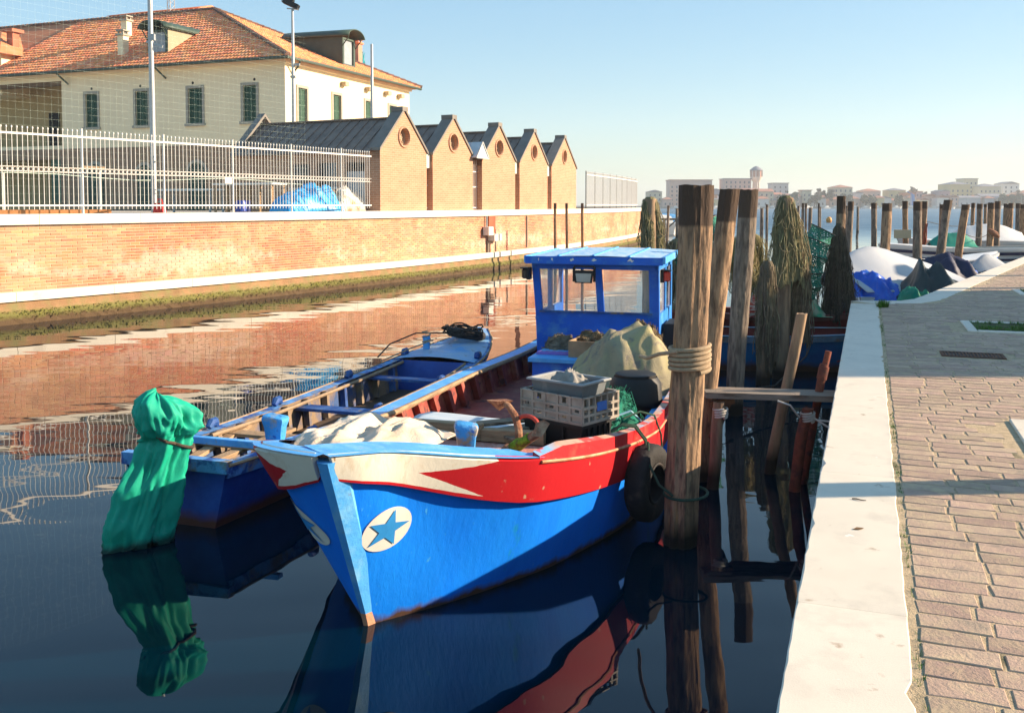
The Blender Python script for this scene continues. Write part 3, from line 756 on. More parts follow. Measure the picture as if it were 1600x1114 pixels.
# gunwale covering boards
mb = MB(); H1.ledge(mb, 1, zg, .040, -.30, 0, H1.q_at(.70, 1, .9), dz=.004); H1.ledge(mb, 1, zg, -.0, -.14, H1.q_at(.70, 1, .9), 1, dz=.003)
mb.build('covering_board', M_LBLUE, boat)
mb = MB(); H1.ledge(mb, -1, zg, .045, -.13, 0, 1, dz=.004)
mb.build('covering_board', M_LBLUE, boat)
mb = MB(); qs = [q for q in H1.qs if q > H1.q_at(.8, -1, .9)]
mb.tube([H1.pt(q, -1, zg(q) - .035, -.15) for q in qs], .028, 6); mb.build('inwale', M_WOOD, boat, smooth=True)
mb = MB(); mb.tube([H1.pt(q, -1, zg(q) - .0, .05) for q in H1.qs if q > H1.q_at(.3, -1, .9)], .018, 6); mb.build('rubbing_strip', M_WOOD, boat, smooth=True)
# foredeck
DE = 1.62
qd = [q for q in H1.qs if sy(q) < DE]; qd.append(H1.q_at(DE, 1, .80))
def fd(a, b):
    q = qd[round(a * (len(qd) - 1))]; L_, R_ = H1.pt(q, -1, zg(q), -.02), H1.pt(q, 1, zg(q), -.02)
    p = L_.lerp(R_, b); p.y = L_.y * (1 - b) + R_.y * b; p.z = zg(q) - .012 - .02 * min(1, a * 3) ; return p
mb = MB(); mb.grid(fd, len(qd), 9); mb.build('foredeck', M_PINK, boat, smooth=60)
# inside skin, floor, bulkhead and frames
FZ = .28
def zin(q): return zg(q) - .01
mb = MB()
for s_ in (1, -1): H1.band(mb, s_, zin, lambda q: FZ - .1, out=-.09, q0=H1.q_at(DE, 1, .80), q1=1, nz_=3)
mb.build('lining', M_INRED, boat, smooth=60)
q0 = H1.q_at(DE, 1, .80)
def fl(a, b):
    q = q0 + (1 - q0) * a; return H1.pt(q, -1, FZ, -.08).lerp(H1.pt(q, 1, FZ, -.08), b)
mb = MB(); mb.grid(fl, 20, 7); mb.build('floor', M_INRED, boat)
mb = MB(); mb.poly([H1.pt(q0, -1, zg(q0) - .02, -.02), H1.pt(q0, 1, zg(q0) - .02, -.02), H1.pt(q0, 1, FZ, -.05), H1.pt(q0, -1, FZ, -.05)]); mb.build('bulkhead', M_INRED, boat)
for s_ in (1, -1):
    y = 1.65
    while y < 9.6:
        q = H1.q_at(y, s_, .6); mb = MB()
        a = H1.pt(q, s_, zg(q) - .04, -.13); c = H1.pt(q, s_, FZ, -.13)
        mb.beam(a, c, .085, .07, up=(s_, 0, 0)); mb.build('rib', M_INRED, boat); y += .46
mb = MB(); mb.poly([H1.pt(1, 1, zg(1)), H1.pt(1, 1, FZ - .1), H1.pt(1, -1, FZ - .1), H1.pt(1, -1, zg(1))]); mb.build('transom', M_BLUE, boat)
# deck coaming of old wood and the light-blue hatch board
def lbox(name, x0, x1, y0, y1, z0, z1, m, rz=0, parent=None, ry=0, b=.008):
    mb = MB(); cx, cy = (x0 + x1) / 2, (y0 + y1) / 2
    mb.bevbox(x0 - cx, x1 - cx, y0 - cy, y1 - cy, 0, z1 - z0, b); return mb.build(name, m, parent or boat, loc=(cx, cy, z0), rot=(0, ry, rz))
lbox('coaming', -.62, .22, DE - .02, DE + .06, .78, .905, M_WOOD)
lbox('coaming', .225, .72, DE - .03, DE + .05, .78, .875, M_WOOD)
def sdk(a, b):
    q = H1.q_at(DE + a * 1.3, 1, .75); p = H1.pt(q, 1, zg(q), -.05); return Vector((p.x + (.42 - p.x) * b, p.y, .722))
mb = MB(); mb.grid(sdk, 8, 2, flip=True); mb.build('side_deck', M_PINK, boat)
# bollards on the foredeck
def bitt(x, y, z, s_, rz):
    mb = MB(); prof = [(.056, 0), (.060, .03), (.066, .10), (.078, .15), (.082, .175), (.074, .197), (.05, .205)]
    vs = []; nn = 16
    for r_, zz in prof:
        for j in range(nn):
            a = 2 * math.pi * j / nn; sx = max(-1, min(1, 1.25 * math.cos(a))); sy2 = max(-1, min(1, 1.25 * math.sin(a)))
            k = 1 - (.12 * (zz / .2) * (math.cos(a) + 1) / 2 if zz > .14 else 0)
            vs.append((r_ * sx, r_ * .8 * sy2, zz * k * s_))
    fs = [(i * nn + j, i * nn + (j + 1) % nn, (i + 1) * nn + (j + 1) % nn, (i + 1) * nn + j) for i in range(len(prof) - 1) for j in range(nn)] + [tuple((len(prof) - 1) * nn + j for j in range(nn))]
    mb.add(vs, fs)
    return mb.build('bollard', mat('bollard paint', (0.05, 0.30, 0.66), rough=.55, var=.15, scale=9, col2=(0.34, 0.28, 0.22), s2=9, t2=.56, soft2=.05, col3=(0.03, 0.10, 0.35), s3=14, t3=.64, bump=.6, bscale=40), boat, smooth=50, loc=(x, y, z), rot=(0, 0, rz))
bitt(.42, .66, .935, 1.08, .3); bitt(-.76, .22, 1.05, .85, .1)

# star emblems, laid on the curve of the hull
def emblem(side, yc, zc, r):
    def on(dx, dz, out):
        q = H1.q_at(yc + dx, side, zc + dz); return H1.pt(q, side, zc + dz, out)
    mb = MB(); nn = 36
    vs = [on(0, 0, .006)]; fs = []
    for ring in (.5, 1.0):
        for j in range(nn):
            a = 2 * math.pi * j / nn; vs.append(on(r * ring * math.cos(a), r * ring * math.sin(a), .006))
    for j in range(nn):
        k = (j + 1) % nn; fs += [(0, 1 + j, 1 + k), (1 + j, 1 + nn + j, 1 + nn + k, 1 + k)]
    if side < 0: fs = [f[::-1] for f in fs]
    disc = mb.add(vs, fs).build('emblem', M_WHITE, boat, smooth=True)
    mb = MB(); vs = [on(0, 0, .011)]
    for j in range(10):
        a = math.pi / 2 + 2 * math.pi * j / 10 - .12; k = r * (.90 if j % 2 == 0 else .36); vs.append(on(k * math.cos(a) * side, k * math.sin(a), .011))
    fs = [(0, 1 + j, 1 + (j + 1) % 10) for j in range(10)]
    mb.add(vs, fs).build('star', M_STARB, disc)
emblem(1, -.11, .65, .138); emblem(-1, -.13, .66, .13)

# ---------------------------------------------------------------- wheelhouse (a part of the boat, with its own pieces)
CF, CB, CW = 6.75, 8.05, .80
wh = bpy.data.objects.new('wheelhouse', None); COL.objects.link(wh); wh.parent = boat; wh.location = (.14, 0, 0)
SILL, HEAD, RAKE = 1.215, 1.80, .20
def fy(z): return CF - RAKE * (z - .6) / 1.3          # front leans forward towards the top
def wpart(name, fn, m, parent=wh, **k):
    mb = MB(); fn(mb); return mb.build(name, m, parent, **k)
def front_panel(mb):
    mb.add([(-CW, fy(.25), .25), (CW, fy(.25), .25), (CW, fy(SILL), SILL), (-CW, fy(SILL), SILL), (-CW, fy(.25) + .05, .25), (CW, fy(.25) + .05, .25), (CW, fy(SILL) + .05, SILL), (-CW, fy(SILL) + .05, SILL)],
           [(0, 1, 2, 3), (7, 6, 5, 4), (3, 2, 6, 7), (0, 3, 7, 4), (1, 5, 6, 2)])
wpart('front_wall', front_panel, M_MBLUE)
for x0, w_ in ((-CW + .045, .09), (.06, .085), (CW - .06, .12)):
    def pf(mb, x0=x0, w_=w_): mb.beam((x0, fy(SILL) + .03, SILL), (x0 - (.03 if x0 < .5 else .0), fy(HEAD) + .03, HEAD + .06), w_, .06, up=(0, -1, 0))
    wpart('window_post', pf, M_MBLUE)
wpart('window_rail', lambda mb: mb.beam((-CW, fy(HEAD) + .03, HEAD + .02), (CW, fy(HEAD) + .03, HEAD + .02), .06, .08), M_MBLUE)
wpart('window_sill', lambda mb: mb.beam((-CW + .06, fy(SILL) - .015, SILL + .012), (CW - .08, fy(SILL) - .015, SILL + .012), .05, .022), M_DARKB)
M_GLASS = glassmat('wheelhouse glass', (.75, .72, .66), .22)
for x0, x1 in ((-CW + .09, .018), (.103, CW - .12)):
    wpart('window_pane', lambda mb: mb.prism([(x0, fy(SILL) + .03, SILL), (x1, fy(SILL) + .03, SILL), (x1, fy(HEAD) + .03, HEAD), (x0, fy(HEAD) + .03, HEAD)], (0, .006, 0)), M_GLASS)
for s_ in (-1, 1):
    m_ = M_MBLUE if s_ < 0 else mat('side paint lightened as sunlit', (0.03, 0.22, 0.66), rough=.45, var=.15, scale=5, col2=(.10, .36, .72), s2=4, t2=.6, bump=.2)  # right side gets a lighter blue: sunlight put into the paint colour
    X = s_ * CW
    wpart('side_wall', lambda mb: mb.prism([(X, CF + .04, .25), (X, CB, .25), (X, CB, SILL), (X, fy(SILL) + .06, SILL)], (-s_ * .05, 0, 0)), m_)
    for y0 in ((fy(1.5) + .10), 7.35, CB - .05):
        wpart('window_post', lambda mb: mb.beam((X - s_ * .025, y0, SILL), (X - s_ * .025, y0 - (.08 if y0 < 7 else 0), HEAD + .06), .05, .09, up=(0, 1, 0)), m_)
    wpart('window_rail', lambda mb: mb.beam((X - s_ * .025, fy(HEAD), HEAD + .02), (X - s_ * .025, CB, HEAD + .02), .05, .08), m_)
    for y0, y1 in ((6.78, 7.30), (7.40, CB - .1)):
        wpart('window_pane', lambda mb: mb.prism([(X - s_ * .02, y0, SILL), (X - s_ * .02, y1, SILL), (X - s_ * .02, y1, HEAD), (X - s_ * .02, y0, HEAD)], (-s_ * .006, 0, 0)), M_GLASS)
# roof: slightly cambered, three planks with seams, deep front fascia
def roof(mb):
    def f(a, b):
        x = -.865 + 1.73 * b; y = fy(HEAD) - .13 + a * (CB + .22 - fy(HEAD) + .13)
        return (x, y, HEAD + .125 + .035 * (1 - (x / .9) ** 2) + .03 * a)
    mb.grid(f, 8, 13); mb.grid(lambda a, b: (f(a, b)[0], f(a, b)[1], f(a, b)[2] - .05), 8, 13, flip=True)
M_ROOF = mat('roof light blue', (0.28, 0.50, 0.74), rough=.5, var=.12, scale=4, stretch=(5, 1, 1), col2=(0.52, 0.64, 0.76), s2=3, t2=.52, soft2=.15, bump=.15, bscale=30)
roof_o = wpart('roof', roof, M_ROOF, smooth=40)
wpart('fascia', lambda mb: mb.beam((-.872, fy(HEAD) - .145, HEAD + .10), (.872, fy(HEAD) - .145, HEAD + .10), .028, .095), M_MBLUE, roof_o)
for s_ in (-1, 1): wpart('fascia', lambda mb: mb.beam((s_ * .878, fy(HEAD) - .15, HEAD + .11), (s_ * .878, CB + .24, HEAD + .13), .028, .085), M_LBLUE, roof_o)
for x in (-.45, .0, .45): wpart('batten', lambda mb: mb.beam((x, fy(HEAD) - .12, HEAD + .165 - .035 * (x / .9) ** 2), (x, CB + .21, HEAD + .193 - .035 * (x / .9) ** 2), .03, .018), M_LBLUE, roof_o)
for x, w_ in ((-.7, .010), (-.52, .013), (-.27, .022), (.02, .026), (.48, .034)):
    wpart('paint_chip', lambda mb: mb.poly([(x + w_ * math.cos(k * .9) * (1 + .5 * math.sin(k * 5 + x * 40)), fy(HEAD) - .1605, HEAD + .11 + (.018 + .014 * math.sin(k * 3 + x * 30)) * math.sin(k * .9)) for k in range(7)]), M_WHITE, roof_o)
# floodlight under the front eave, navigation lights
fl_ = bpy.data.objects.new('floodlight', None); COL.objects.link(fl_); fl_.parent = wh; fl_.location = (-.10, fy(HEAD) - .19, HEAD - .10)
def fl_case(mb):
    mb.add([(-.11, -.05, -.075), (.11, -.05, -.075), (.13, -.05, .085), (-.13, -.05, .085), (-.08, .08, -.05), (.08, .08, -.05), (.08, .08, .06), (-.08, .08, .06)],
           [(3, 2, 6, 7), (0, 4, 5, 1), (0, 3, 7, 4), (1, 5, 6, 2), (4, 7, 6, 5), (0, 1, 2, 3)])
    for x in (-.13, .13): mb.box(x - .012, x + .012, -.03, .02, -.06, .12)
    mb.box(-.13, .13, -.02, .01, .12, .14)
wpart('lamp_case', fl_case, M_BLACK, fl_)
wpart('lamp_glass', lambda mb: mb.poly([(-.085, -.054, -.062), (.085, -.054, -.062), (.10, -.054, .045), (-.10, -.054, .045)]), mat('lamp reflector', (0.45, 0.42, 0.36), rough=.3, bump=.5, bscale=80, metal=.4), fl_)
for s_, c_ in ((-1, (0.05, 0.03, 0.025)), (1, (0.55, 0.04, 0.03))):
    nl = bpy.data.objects.new('navigation_light', None); COL.objects.link(nl); nl.parent = wh; nl.location = (s_ * .90, fy(HEAD) - .03, HEAD - .09)
    def nb(mb):
        mb.tube([(0, 0, -.06), (0, 0, -.045), (0, 0, .05), (0, 0, .07)], [.03, .055, .055, .035], 12)
    wpart('lens', nb, mat('nav lens %d' % s_, c_, rough=.25, var=.1, bump=.05), nl, smooth=40)
    wpart('bracket', lambda mb: (mb.box(-.02 - s_ * .045, .02 - s_ * .045, -.065, .065, -.07, .085), mb.box(-.06, .06, -.06, .06, .07, .085)), M_BLACK, nl)
# dark box behind the wheelhouse corner, engine box forward of it
lbox('side_locker', .97, 1.16, 6.9, 7.5, .30, 1.08, M_BLACK)
eb = lbox('engine_box', -.36, .52, 5.35, 6.35, FZ, .78, M_MBLUE)
lbox('engine_box_lid', -.40, .56, 5.30, 6.40, .782, .835, M_LBLUE)

# ================================================================== CARGO in the boat (separate things, placed in the boat's frame)
def bw(x, y, z): return borg + bv * x + bu * y + Vector((0, 0, z))
def cloth(name, label, cat, m, cx, cy, z, sx, sy_, h, seed, rz=0, n=46, fold=1.0, peaks=None, group=None, edge_drop=0.0):
    """crumpled sheet: sharp folds over a heap"""
    mb = MB()
    def f(a, b):
        x, y = (a - .5) * 2, (b - .5) * 2
        r_ = min(1, (abs(x) ** 3.2 + abs(y) ** 3.2) ** (1 / 3.2)); wob = 1 + .16 * nz(x * 1.7 + seed, y * 1.7, .3)
        e = max(0, 1 - r_ ** 2.6)
        ridge = 1 - abs(nz(x * 2.0 + y * .8 + seed, y * 1.1 - seed, 1.1)) * 2.2
        fine = 1 - abs(nz(x * 5.0 + 1.5 * nz(y * 2, seed) - seed, y * 2.2 + seed, 2.1)) * 2.2
        hh = h * (.42 * e ** .7 + fold * (.30 * ridge * e ** .5 + .16 * fine * e ** .4))
        for px, py, ph, pr_ in (peaks or ()):
            d = math.hypot(x - px, y - py) / pr_
            hh += ph * max(0, 1 - d * d) ** 1.6
        return (x * sx * wob, y * sy_ * wob, max(.0, hh) + .004 - edge_drop * r_ ** 4 + .004 * nz(x * 7, y * 7, seed) * (1 if r_ < .98 else 0))
    mb.grid(f, n, n)
    o = mb.build(name, m, smooth='all', loc=bw(cx, cy, z), rot=(0, 0, -R(BA) + rz)); sol = o.modifiers.new('thickness', 'SOLIDIFY'); sol.thickness = .006
    return tag(o, label, cat, group)
M_CLOTH = mat('cream cloth', (0.60, 0.47, 0.33), rough=.9, var=.16, scale=5, col2=(0.68, 0.60, 0.50), s2=3, t2=.5, soft2=.2, col3=(0.34, 0.35, 0.40), s3=3.0, t3=.66, bump=.5, bscale=70)
cloth('canvas_cloth', 'crumpled cream canvas cloth heaped on the bow deck', 'cloth', M_CLOTH, -.36, .70, .925, .42, .60, .20, 3.3, rz=-.25, n=64)
M_TARP = mat('olive stained tarp', (0.30, 0.255, 0.155), rough=.8, var=.2, scale=3, col2=(0.40, 0.34, 0.14), s2=3, t2=.60, soft2=.12, col3=(0.20, 0.17, 0.13), s3=6, t3=.58, bump=.4, bscale=60)
cloth('tarpaulin', 'olive stained tarpaulin draped in a peak in front of the wheelhouse', 'tarpaulin', M_TARP, .74, 4.95, .34, .70, .70, .34, 8.2, n=64, fold=.75, peaks=[(-.1, .25, .52, 1.5), (.5, -.1, .34, 1.1)], edge_drop=.08)
M_CAMO = netmat('camouflage net', (0.16, 0.12, 0.06), (0.30, 0.22, 0.11), .9, 90)
M_BROWN = mat('brown net heap', (0.13, 0.095, 0.055), rough=.95, var=.5, scale=14, col2=(0.27, 0.20, 0.11), s2=9, t2=.54, bump=1.0, bscale=90)
def lump(name, label, cat, m, cx, cy, z, rx, ry, rz_, seed, amp=.3, n=26):
    mb = MB()
    def f(a, b):
        th, ph = a * 2 * math.pi, b * math.pi * .5
        d = Vector((math.cos(th) * math.cos(ph), math.sin(th) * math.cos(ph), math.sin(ph)))
        k = 1 + amp * nz(d.x * 2 + seed, d.y * 2, d.z * 2) + amp * .6 * nz(d.x * 6, d.y * 6 + seed, d.z * 6) + amp * .3 * nz(d.x * 15, d.y * 15, d.z * 15 + seed)
        return (rx * d.x * k, ry * d.y * k, rz_ * d.z * k - .01)
    mb.grid(f, n * 2, n, closed_u=True)
    rr = random.Random(int(seed * 10))
    for _ in range(70):
        th, ph = rr.uniform(0, 6.28), rr.uniform(.1, 1.4); pts = []
        for _k in range(7):
            th += rr.uniform(-.25, .35); ph = min(1.5, max(.02, ph + rr.uniform(-.25, .25)))
            d = Vector((math.cos(th) * math.cos(ph), math.sin(th) * math.cos(ph), math.sin(ph)))
            k = 1 + amp * nz(d.x * 2 + seed, d.y * 2, d.z * 2) + amp * .6 * nz(d.x * 6, d.y * 6 + seed, d.z * 6) + rr.uniform(.0, .10)
            pts.append((rx * d.x * k, ry * d.y * k, rz_ * d.z * k))
        mb.tube(pts, .004, 4, cap=False)
    return tag(mb.build(name, m, smooth='all', loc=bw(cx, cy, z), rot=(0, 0, -R(BA))), label, cat)
lump('net_heap', 'heap of camouflage-brown net on the box before the wheelhouse', 'fishing net', M_BROWN, .30, 5.85, .84, .30, .22, .22, 2.0, .35)
lump('net_heap', 'small grey-brown net heap on the left end of the blue engine box', 'fishing net', mat('grey net heap', (.26, .21, .15), rough=.95, var=.5, scale=16, bump=1, bscale=100), -.18, 6.1, .835, .20, .18, .15, 5.0, .3)
lump('net_heap', 'dark net bundle behind the tarpaulin peak at the wheelhouse front', 'fishing net', M_BROWN, .84, 6.0, .80, .26, .22, .38, 9.0, .3)
# open wooden box with net in it
t = thing('wooden_box', 'open brown wooden box on the blue engine box', 'box', bw(.34, 5.60, .837), -R(BA) - .1)
M_BOXW = mat('box wood', (0.36, 0.22, 0.12), rough=.8, var=.25, scale=5, bump=.4, bscale=30)
for nme, a in (('side_panel', (-.27, -.25, -.20, .20, 0, .19)), ('side_panel', (.25, .27, -.20, .20, 0, .19)), ('end_panel', (-.248, .248, -.20, -.18, 0, .19)), ('end_panel', (-.248, .248, .18, .20, 0, .19)), ('bottom', (-.248, .248, -.178, .178, 0, .02))):
    mb = MB(); mb.bevbox(*a, .004); mb.build(nme, M_BOXW, t)
mb = MB(); mb.bevbox(-.20, .20, -.05, .05, 0, .03, .008)
for k in range(5): mb.box(-.18 + k * .08, -.14 + k * .08, -.04, .04, .0305, .034)
tag(mb.build('purple_tray', mat('purple plastic', (0.22, 0.13, 0.42), rough=.45, bump=.1), loc=bw(-.16, 5.58, .837), rot=(0, 0, -R(BA) + .05)), 'flat purple tray on the left edge of the blue engine box', 'tray')

# stack of crates
CR = -R(BA) - R(24)
ccx, ccy, cz = .84, 1.90, .675
M_GREYC = mat('grey crate plastic', (0.36, 0.31, 0.255), rough=.55, var=.15, scale=6, col2=(0.24, 0.20, 0.16), s2=4, t2=.56, bump=.15, bscale=40)
M_TUB = mat('slate tub plastic', (0.15, 0.165, 0.175), rough=.5, var=.15, scale=6, col2=(0.32, 0.31, 0.29), s2=5, t2=.64, bump=.15, bscale=40)
t = thing('plastic_bin', 'black plastic bin at the bottom of the crate stack', 'bin', bw(ccx, ccy, cz), CR); t.scale = (1.1, 1.1, 1)
mb = MB(); X, Y = .255, .185
mb.add([(-X + .02, -Y + .02, 0), (X - .02, -Y + .02, 0), (X - .02, Y - .02, 0), (-X + .02, Y - .02, 0), (-X, -Y, .27), (X, -Y, .27), (X, Y, .27), (-X, Y, .27)], [(3, 2, 1, 0), (0, 1, 5, 4), (1, 2, 6, 5), (2, 3, 7, 6), (3, 0, 4, 7)])
mb.build('body', M_BLACK, t)
mb = MB()
for x0, x1, y0, y1 in ((-X - .018, X + .018, -Y - .018, -Y), (-X - .018, X + .018, Y, Y + .018), (-X - .018, -X, -Y, Y), (X, X + .018, -Y, Y)): mb.box(x0, x1, y0, y1, .245, .272)
mb.build('rim', M_BLACK, t)
rb = MB(); rb.box(-.008, .008, -.012, .004, .01, .244); rme = rb.mesh('rib', M_BLACK)
for k in range(5): obj('rib', rme, t, (X + .004, -Y + .06 + k * .065, 0), (0, 0, R(90)))
for k in range(2): obj('rib', rme, t, (-.08 + k * .18, -Y - .004, 0))
# vented grey crate: frame, posts and bars, open cells
t = thing('vented_crate', 'grey vented fish crate in the middle of the crate stack', 'crate', bw(ccx + .01, ccy + .01, cz + .274), CR - .04); t.scale = (1.17, 1.17, 1.05)
X, Y, Hc = .265, .195, .20
mb = MB(); mb.box(-X, X, -Y, Y, 0, .012); mb.build('bottom', M_GREYC, t)
def crate_side(L_, along_x, off, cells, name):
    mb = MB(); th = .016
    def B(a0, a1, z0, z1, d0=0.0, d1=th):
        sg = 1 if off > 0 else -1
        lo_, hi_ = sorted((off - sg * d0, off - sg * d1))
        if along_x: mb.box(a0, a1, lo_, hi_, z0, z1)
        else: mb.box(lo_, hi_, a0, a1, z0, z1)
    zs = [0.012, .066, .122, Hc]
    for z in zs: B(-L_, L_, max(z - .009, .012), min(z + .009, Hc), -.004, th)
    for k in range(cells + 1):
        a = -L_ + 2 * L_ * k / cells; B(max(a - .009, -L_), min(a + .009, L_), .012, Hc, -.002, th - .001)
    rr = random.Random(int(off * 1000) + cells)
    for i in range(3):
        for k in range(cells):
            a0, a1 = -L_ + 2 * L_ * k / cells + .009, -L_ + 2 * L_ * (k + 1) / cells - .009; z0, z1 = zs[i] + .009, zs[i + 1] - .009
            if (i + k) % 2 == 0 and along_x: B(a0, a1, z0, z1, .006, .010)
            elif along_x:
                w_ = (a1 - a0) * .3; B(a0, a0 + w_, z0, z1, .006, .010); B(a1 - w_, a1, z0, z1, .006, .010); B(a0 + w_, a1 - w_, z0, z0 + .014, .006, .010)
    return mb.build(name, M_GREYC, t)
crate_side(X, True, -Y, 5, 'side'); crate_side(X, True, Y, 5, 'side'); crate_side(Y, False, X, 6, 'end'); crate_side(Y, False, -X, 6, 'end')
mb = MB(); mb.box(X + .003, X + .008, -.05, .05, .085, .150); mb.build('label_plate', mat('crate label blue', (.05, .16, .50), bump=.05), t)
# tub on top with a sack in it
t = thing('plastic_tub', 'slate grey tub on top of the crate stack', 'tub', bw(ccx + .0, ccy + .03, cz + .44), CR + .02); t.scale = (1.14, 1.14, 1.05)
X, Y = .215, .150; mb = MB()
ou = [(-X + .02, -Y + .02, 0), (X - .02, -Y + .02, 0), (X - .02, Y - .02, 0), (-X + .02, Y - .02, 0), (-X, -Y, .115), (X, -Y, .115), (X, Y, .115), (-X, Y, .115)]
inn = [(x * .94, y * .93, z + (.008 if z == 0 else 0)) for x, y, z in ou]
mb.add(ou + inn, [(3, 2, 1, 0), (0, 1, 5, 4), (1, 2, 6, 5), (2, 3, 7, 6), (3, 0, 4, 7), (8, 9, 10, 11), (12, 13, 9, 8), (13, 14, 10, 9), (14, 15, 11, 10), (15, 12, 8, 11)])
mb.build('body', M_TUB, t)
mb = MB()
for x0, x1, y0, y1 in ((-X - .022, X + .022, -Y - .022, -Y + .006), (-X - .022, X + .022, Y - .006, Y + .022), (-X - .022, -X + .006, -Y + .006, Y - .006), (X - .006, X + .022, -Y + .006, Y - .006)): mb.bevbox(x0, x1, y0, y1, .112, .126, .004)
mb.build('rim', mat('tub rim', (.30, .31, .31), rough=.5, bump=.1), t)
mb = MB()
def sack(a, b):
    x, y = (a - .5) * .34, (b - .5) * .22; e = 1 - max(abs(a - .5), abs(b - .5)) * 2
    return (x, y, .03 + .11 * max(0, e) ** .5 * (1 + .7 * (1 - abs(nz(a * 4, b * 4, 3)) * 2.4)) )
mb.grid(sack, 26, 20); tag(mb.build('folded_sack', mat('grey sack', (.27, .25, .22), rough=.8, var=.35, scale=8, col2=(.10, .11, .12), s2=6, t2=.6, bump=.3), smooth='all', loc=bw(ccx, ccy + .03, cz + .445), rot=(0, 0, CR)), 'crumpled grey sack lying in the slate tub', 'sack')
# anchor leaning before the crates
M_ANCH = mat('anchor rust', (0.26, 0.105, 0.055), rough=.9, var=.4, scale=14, col2=(0.40, 0.24, 0.14), s2=8, t2=.56, bump=.8, bscale=60)
M_MOSS = mat('anchor moss', (0.20, 0.36, 0.02), rough=1, var=.5, scale=30, col2=(0.12, 0.10, 0.03), s2=20, t2=.55, bump=1, bscale=90)
t = thing('anchor', 'rusty anchor with a mossy shank leaning against the black bin', 'anchor', bw(.74, 1.16, .83), CR); t.scale = (1.25, 1.25, 1.2)
mb = MB(); mb.tube([(-.20, -.02, .28), (-.145, -.03, .268), (-.085, -.045, .225), (-.05, -.055, .155), (-.04, -.06, .085), (-.055, -.06, .02)], [.018, .019, .021, .022, .023, .025], 9); mb.build('arm', M_ANCH, t, smooth=True)
mb = MB(); mb.add([(-.29, -.06, .29), (-.18, -.09, .30), (-.15, .02, .292), (-.24, .06, .285), (-.225, -.02, .225)], [(0, 1, 2, 3), (0, 4, 1), (1, 4, 2), (2, 4, 3), (3, 4, 0)]); mb.build('fluke', M_ANCH, t)
sh = MB(); sh.tube([(-.10, -.05, .01), (.0, -.085, .075), (.10, -.12, .14), (.17, -.14, .185)], [.030, .028, .026, .028], 9, fn=lambda i, j: 1 + .15 * nz(i * 2.1, j * 1.7)); shank = sh.build('shank', M_ANCH, t, smooth=True)
mb = MB(); mb.tube([(-.075, -.065, .035), (-.02, -.085, .07), (.04, -.11, .105), (.09, -.125, .135)], [.035, .034, .03, .026], 10, fn=lambda i, j: 1 + .35 * nz(i * 3.1 + 4, j * 2.7)); mb.build('moss', M_MOSS, shank, smooth=True)
mb = MB(); mb.add([(.14, -.17, .16), (.21, -.17, .165), (.225, -.12, .235), (.18, -.11, .25), (.13, -.12, .225), (.16, -.10, .17)], [(0, 1, 2, 3, 4), (5, 4, 3, 2, 1), (0, 5, 1), (0, 4, 5)]); mb.build('shank_end', M_ANCH, t)
mb = MB(); mb.tube([(-.20, -.04, -.02), (-.13, -.06, .02), (-.05, -.075, .0), (.03, -.09, -.005), (.09, -.09, -.05)], [.012, .030, .034, .024, .012], 8); mb.build('crown', M_ANCH, t, smooth=True)
mb = MB(); mb.tube([(0.0 + .075 * math.cos(a), -.03, .18 + .05 * math.sin(a)) for a in [R(k * 20) for k in range(-1, 10)]], .012, 8); mb.build('shackle', mat('red shackle', (.50, .05, .03), rough=.6, bump=.2), t, smooth=True)
# broken planks and hatch board aft of the coaming
for k, (x, y, z, L_, w_, rz, ry) in enumerate([(.50, 2.05, .86, .9, .12, .95, .02), (.58, 1.92, .84, .8, .12, .8, .03), (.62, 1.80, .815, .6, .13, .65, .0), (.50, 1.82, .80, .5, .10, 1.1, .0)]):
    mb = MB(); mb.bevbox(-w_ / 2, w_ / 2, -L_ / 2, L_ / 2, 0, .022, .004)
    mb.v = [(a + .012 * nz(b * 3, k), b + (.04 * nz(a * 30, k) if abs(b) > L_ * .4 else 0), c + .008 * nz(b * 4, k + 5)) for a, b, c in mb.v]
    lab = ['topmost broken plank on the pile behind the coaming', 'second broken plank of the pile behind the coaming', 'right-hand broken plank beside the black bin', 'short broken plank at the bottom of the plank pile'][k]
    tag(mb.build('broken_plank', M_PLANK, loc=bw(x, y, z), rot=(ry, .02, -R(BA) - rz)), lab, 'plank', 'broken planks on the foredeck edge')
mb = MB(); mb.grid(lambda a, b: ((a - .5) * 1.05, (b - .5) * .62, .03 * math.sin(b * 3.14) + .012 * nz(a * 3, b * 3)), 16, 10)
o = tag(mb.build('hatch_board', mat('pale blue board', (0.42, 0.52, 0.60), rough=.55, var=.12, scale=4, stretch=(1, 5, 1), col2=(0.55, 0.60, 0.62), s2=4, t2=.5, bump=.2), smooth='all', loc=bw(.0, 2.12, .775), rot=(0, .02, -R(BA) - .06)), 'pale blue hatch board lying behind the coaming', 'hatch board')
o.modifiers.new('thickness', 'SOLIDIFY').thickness = .02
# barrel and green net on the port side
t = thing('barrel', 'black plastic barrel standing behind the crates beside the rail', 'barrel', bw(1.06, 3.95, FZ - .10), -R(BA))
mb = MB(); prof = [(.24, 0), (.255, .03), (.262, .2), (.27, .22), (.262, .25), (.262, .48), (.27, .50), (.262, .53), (.25, .68), (.21, .74)]
mb.grid(lambda a, b: (prof[round(b * 9)][0] * math.cos(a * 6.28319), prof[round(b * 9)][0] * math.sin(a * 6.28319), prof[round(b * 9)][1]), 28, 10, closed_u=True); mb.build('body', M_BLACK, t, smooth=50)
mb = MB(); mb.tube([(0, 0, .738), (0, 0, .765), (0, 0, .772)], [.20, .20, .18], 24); mb.build('lid', M_BLACK, t, smooth=40)
M_GNET = mat('green net', (0.006, 0.15, 0.095), rough=.9, var=.4, scale=14, col2=(0.01, 0.24, 0.16), s2=8, t2=.56, bump=1, bscale=110)
